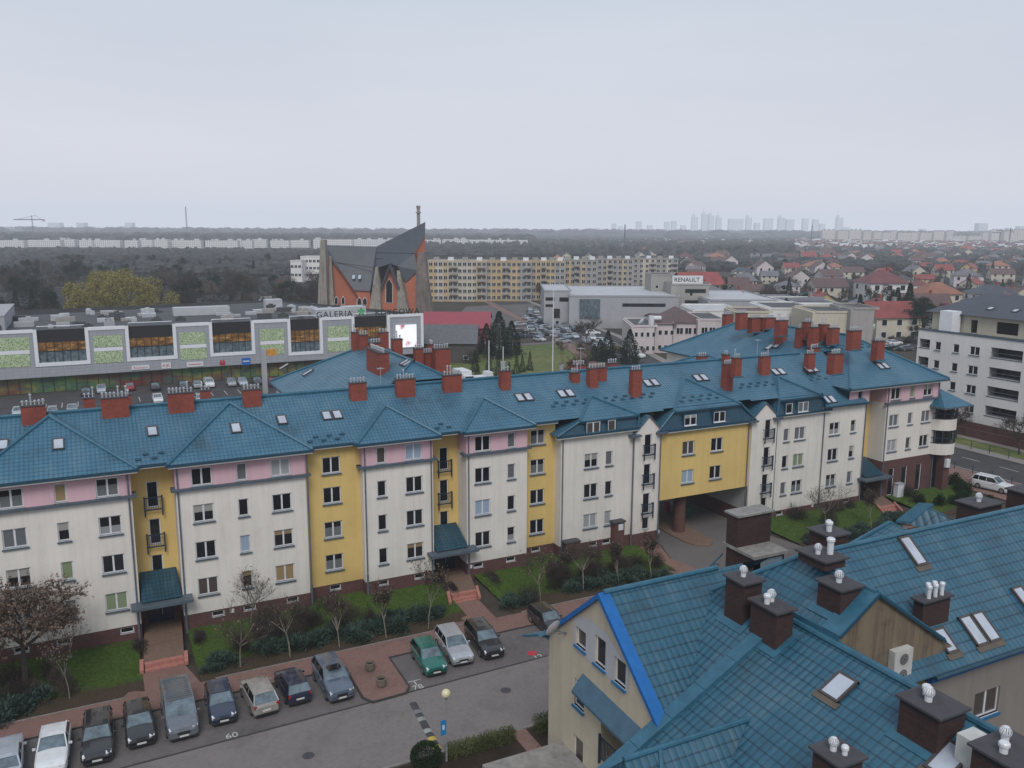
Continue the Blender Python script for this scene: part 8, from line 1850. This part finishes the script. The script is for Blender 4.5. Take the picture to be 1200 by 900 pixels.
for x, y, t_, l_, lb in ((737, 409, m_rail, m_dark, 'person in dark jacket walking on the pavement left of the pink annex'), (748, 412, m_brownroof, m_pipe, 'person in brown coat walking on the pavement before the pink annex')):
    q = pz(x, y); person(lb, q.x, q.y, 1.0 if x < 740 else 3.6, t_, l_)
# aerials on the main roof
for x, h, y in ((-31, 2.2, 6.6), (3.8, 1.8, 6.6), (24.6, 2.4, 6.6), (47.6, 2.0, 6.6), (62.5, 3.4, 9.0)):
    g = MB(); z = 16.0 if x < 60 else 17.55; g.tube((x, y, z), (x, y, z + h), .025, n=5)
    for k in range(5): g.tube((x - .35 + k * .02, y - .3 + k * .15, z + h - .1), (x + .35 - k * .02, y - .3 + k * .15, z + h - .1), .012, n=4)
    g.tube((x, y - .35, z + h - .1), (x, y + .35, z + h - .1), .015, n=4); g.build('roof_aerial', m_zinc, mainb)
# ================================================================ light, sky, haze
w = bpy.data.worlds.new('World'); SC.world = w; w.use_nodes = True; nt = w.node_tree
bg = nt.nodes['Background']; sky = nt.nodes.new('ShaderNodeTexSky'); sky.sky_type = 'NISHITA'; sky.sun_disc = False
SUN_EL, SUN_AZ = math.radians(48), math.radians(205)
sky.sun_elevation = SUN_EL; sky.sun_rotation = SUN_AZ; sky.air_density = 1.0; sky.dust_density = 3.0; sky.ozone_density = 2.0
# overcast: a cloud layer over the sky, lighter towards the horizon, with faint soft streaks
tc = N(nt, 'ShaderNodeTexCoord'); sx = N(nt, 'ShaderNodeSeparateXYZ'); L(nt, tc.outputs['Generated'], sx.inputs['Vector'])
mp = N(nt, 'ShaderNodeMapping'); mp.inputs['Scale'].default_value = (.9, .9, 5); L(nt, tc.outputs['Generated'], mp.inputs['Vector'])
nz = noise(nt, mp.outputs['Vector'], 1.6, 5, .55)
cl = ramp(nt, sx.outputs['Z'], [(0.0, CLOUD[0]), (.06, CLOUD[1]), (.30, CLOUD[2]), (1, CLOUD[3])])
cl = mix(nt, 1.0, cl, ramp(nt, nz, [(.32, (.88, .895, .92)), (.68, (1.075, 1.07, 1.06))]), 'MULTIPLY')
bg.inputs['Strength'].default_value = SKYS
sc_ = N(nt, 'ShaderNodeVectorMath', operation='SCALE'); L(nt, cl, sc_.inputs[0]); sc_.inputs['Scale'].default_value = 1.0 / SKYS
L(nt, mix(nt, .965, sky.outputs['Color'], sc_.outputs[0]), bg.inputs['Color'])
sd = bpy.data.lights.new('sun', 'SUN'); sd.energy = SUNS; sd.angle = math.radians(25); sd.color = (1.0, .96, .92)
so = bpy.data.objects.new('sun', sd); COL.objects.link(so)
# Nishita: rotation 0 = +Y, clockwise
dirv = Vector((math.sin(SUN_AZ) * math.cos(SUN_EL), math.cos(SUN_AZ) * math.cos(SUN_EL), math.sin(SUN_EL)))
so.rotation_euler = dirv.to_track_quat('Z', 'Y').to_euler()
# haze: thin homogeneous air that dims and pales what is far away
hz_ = MB(); hz_.box(-9000, -3000, GZ - 3, 9500, 13000, 260)
hm = bpy.data.materials.new('haze air'); hm.use_nodes = True; t = hm.node_tree; t.nodes.clear()
out = N(t, 'ShaderNodeOutputMaterial'); ab = N(t, 'ShaderNodeVolumeAbsorption'); em = N(t, 'ShaderNodeEmission'); ad = N(t, 'ShaderNodeAddShader')
ab.inputs['Color'].default_value = (0, 0, 0, 1); ab.inputs['Density'].default_value = HAZED
em.inputs['Color'].default_value = rgba(HAZEC); em.inputs['Strength'].default_value = HAZED
L(t, ab.outputs[0], ad.inputs[0]); L(t, em.outputs[0], ad.inputs[1]); L(t, ad.outputs[0], out.inputs['Volume'])
hz_o = struct('haze', hz_, hm, nouv=True)
SC.view_settings.view_transform = 'Standard'; SC.view_settings.look = 'None'; SC.view_settings.exposure = 0; SC.view_settings.gamma = 1
SC.cycles.volume_bounces = 0; SC.cycles.max_bounces = 5; SC.cycles.diffuse_bounces = 3; SC.cycles.glossy_bounces = 3; SC.cycles.transparent_max_bounces = 8
try: SC.cycles.use_denoising = True
except Exception: pass
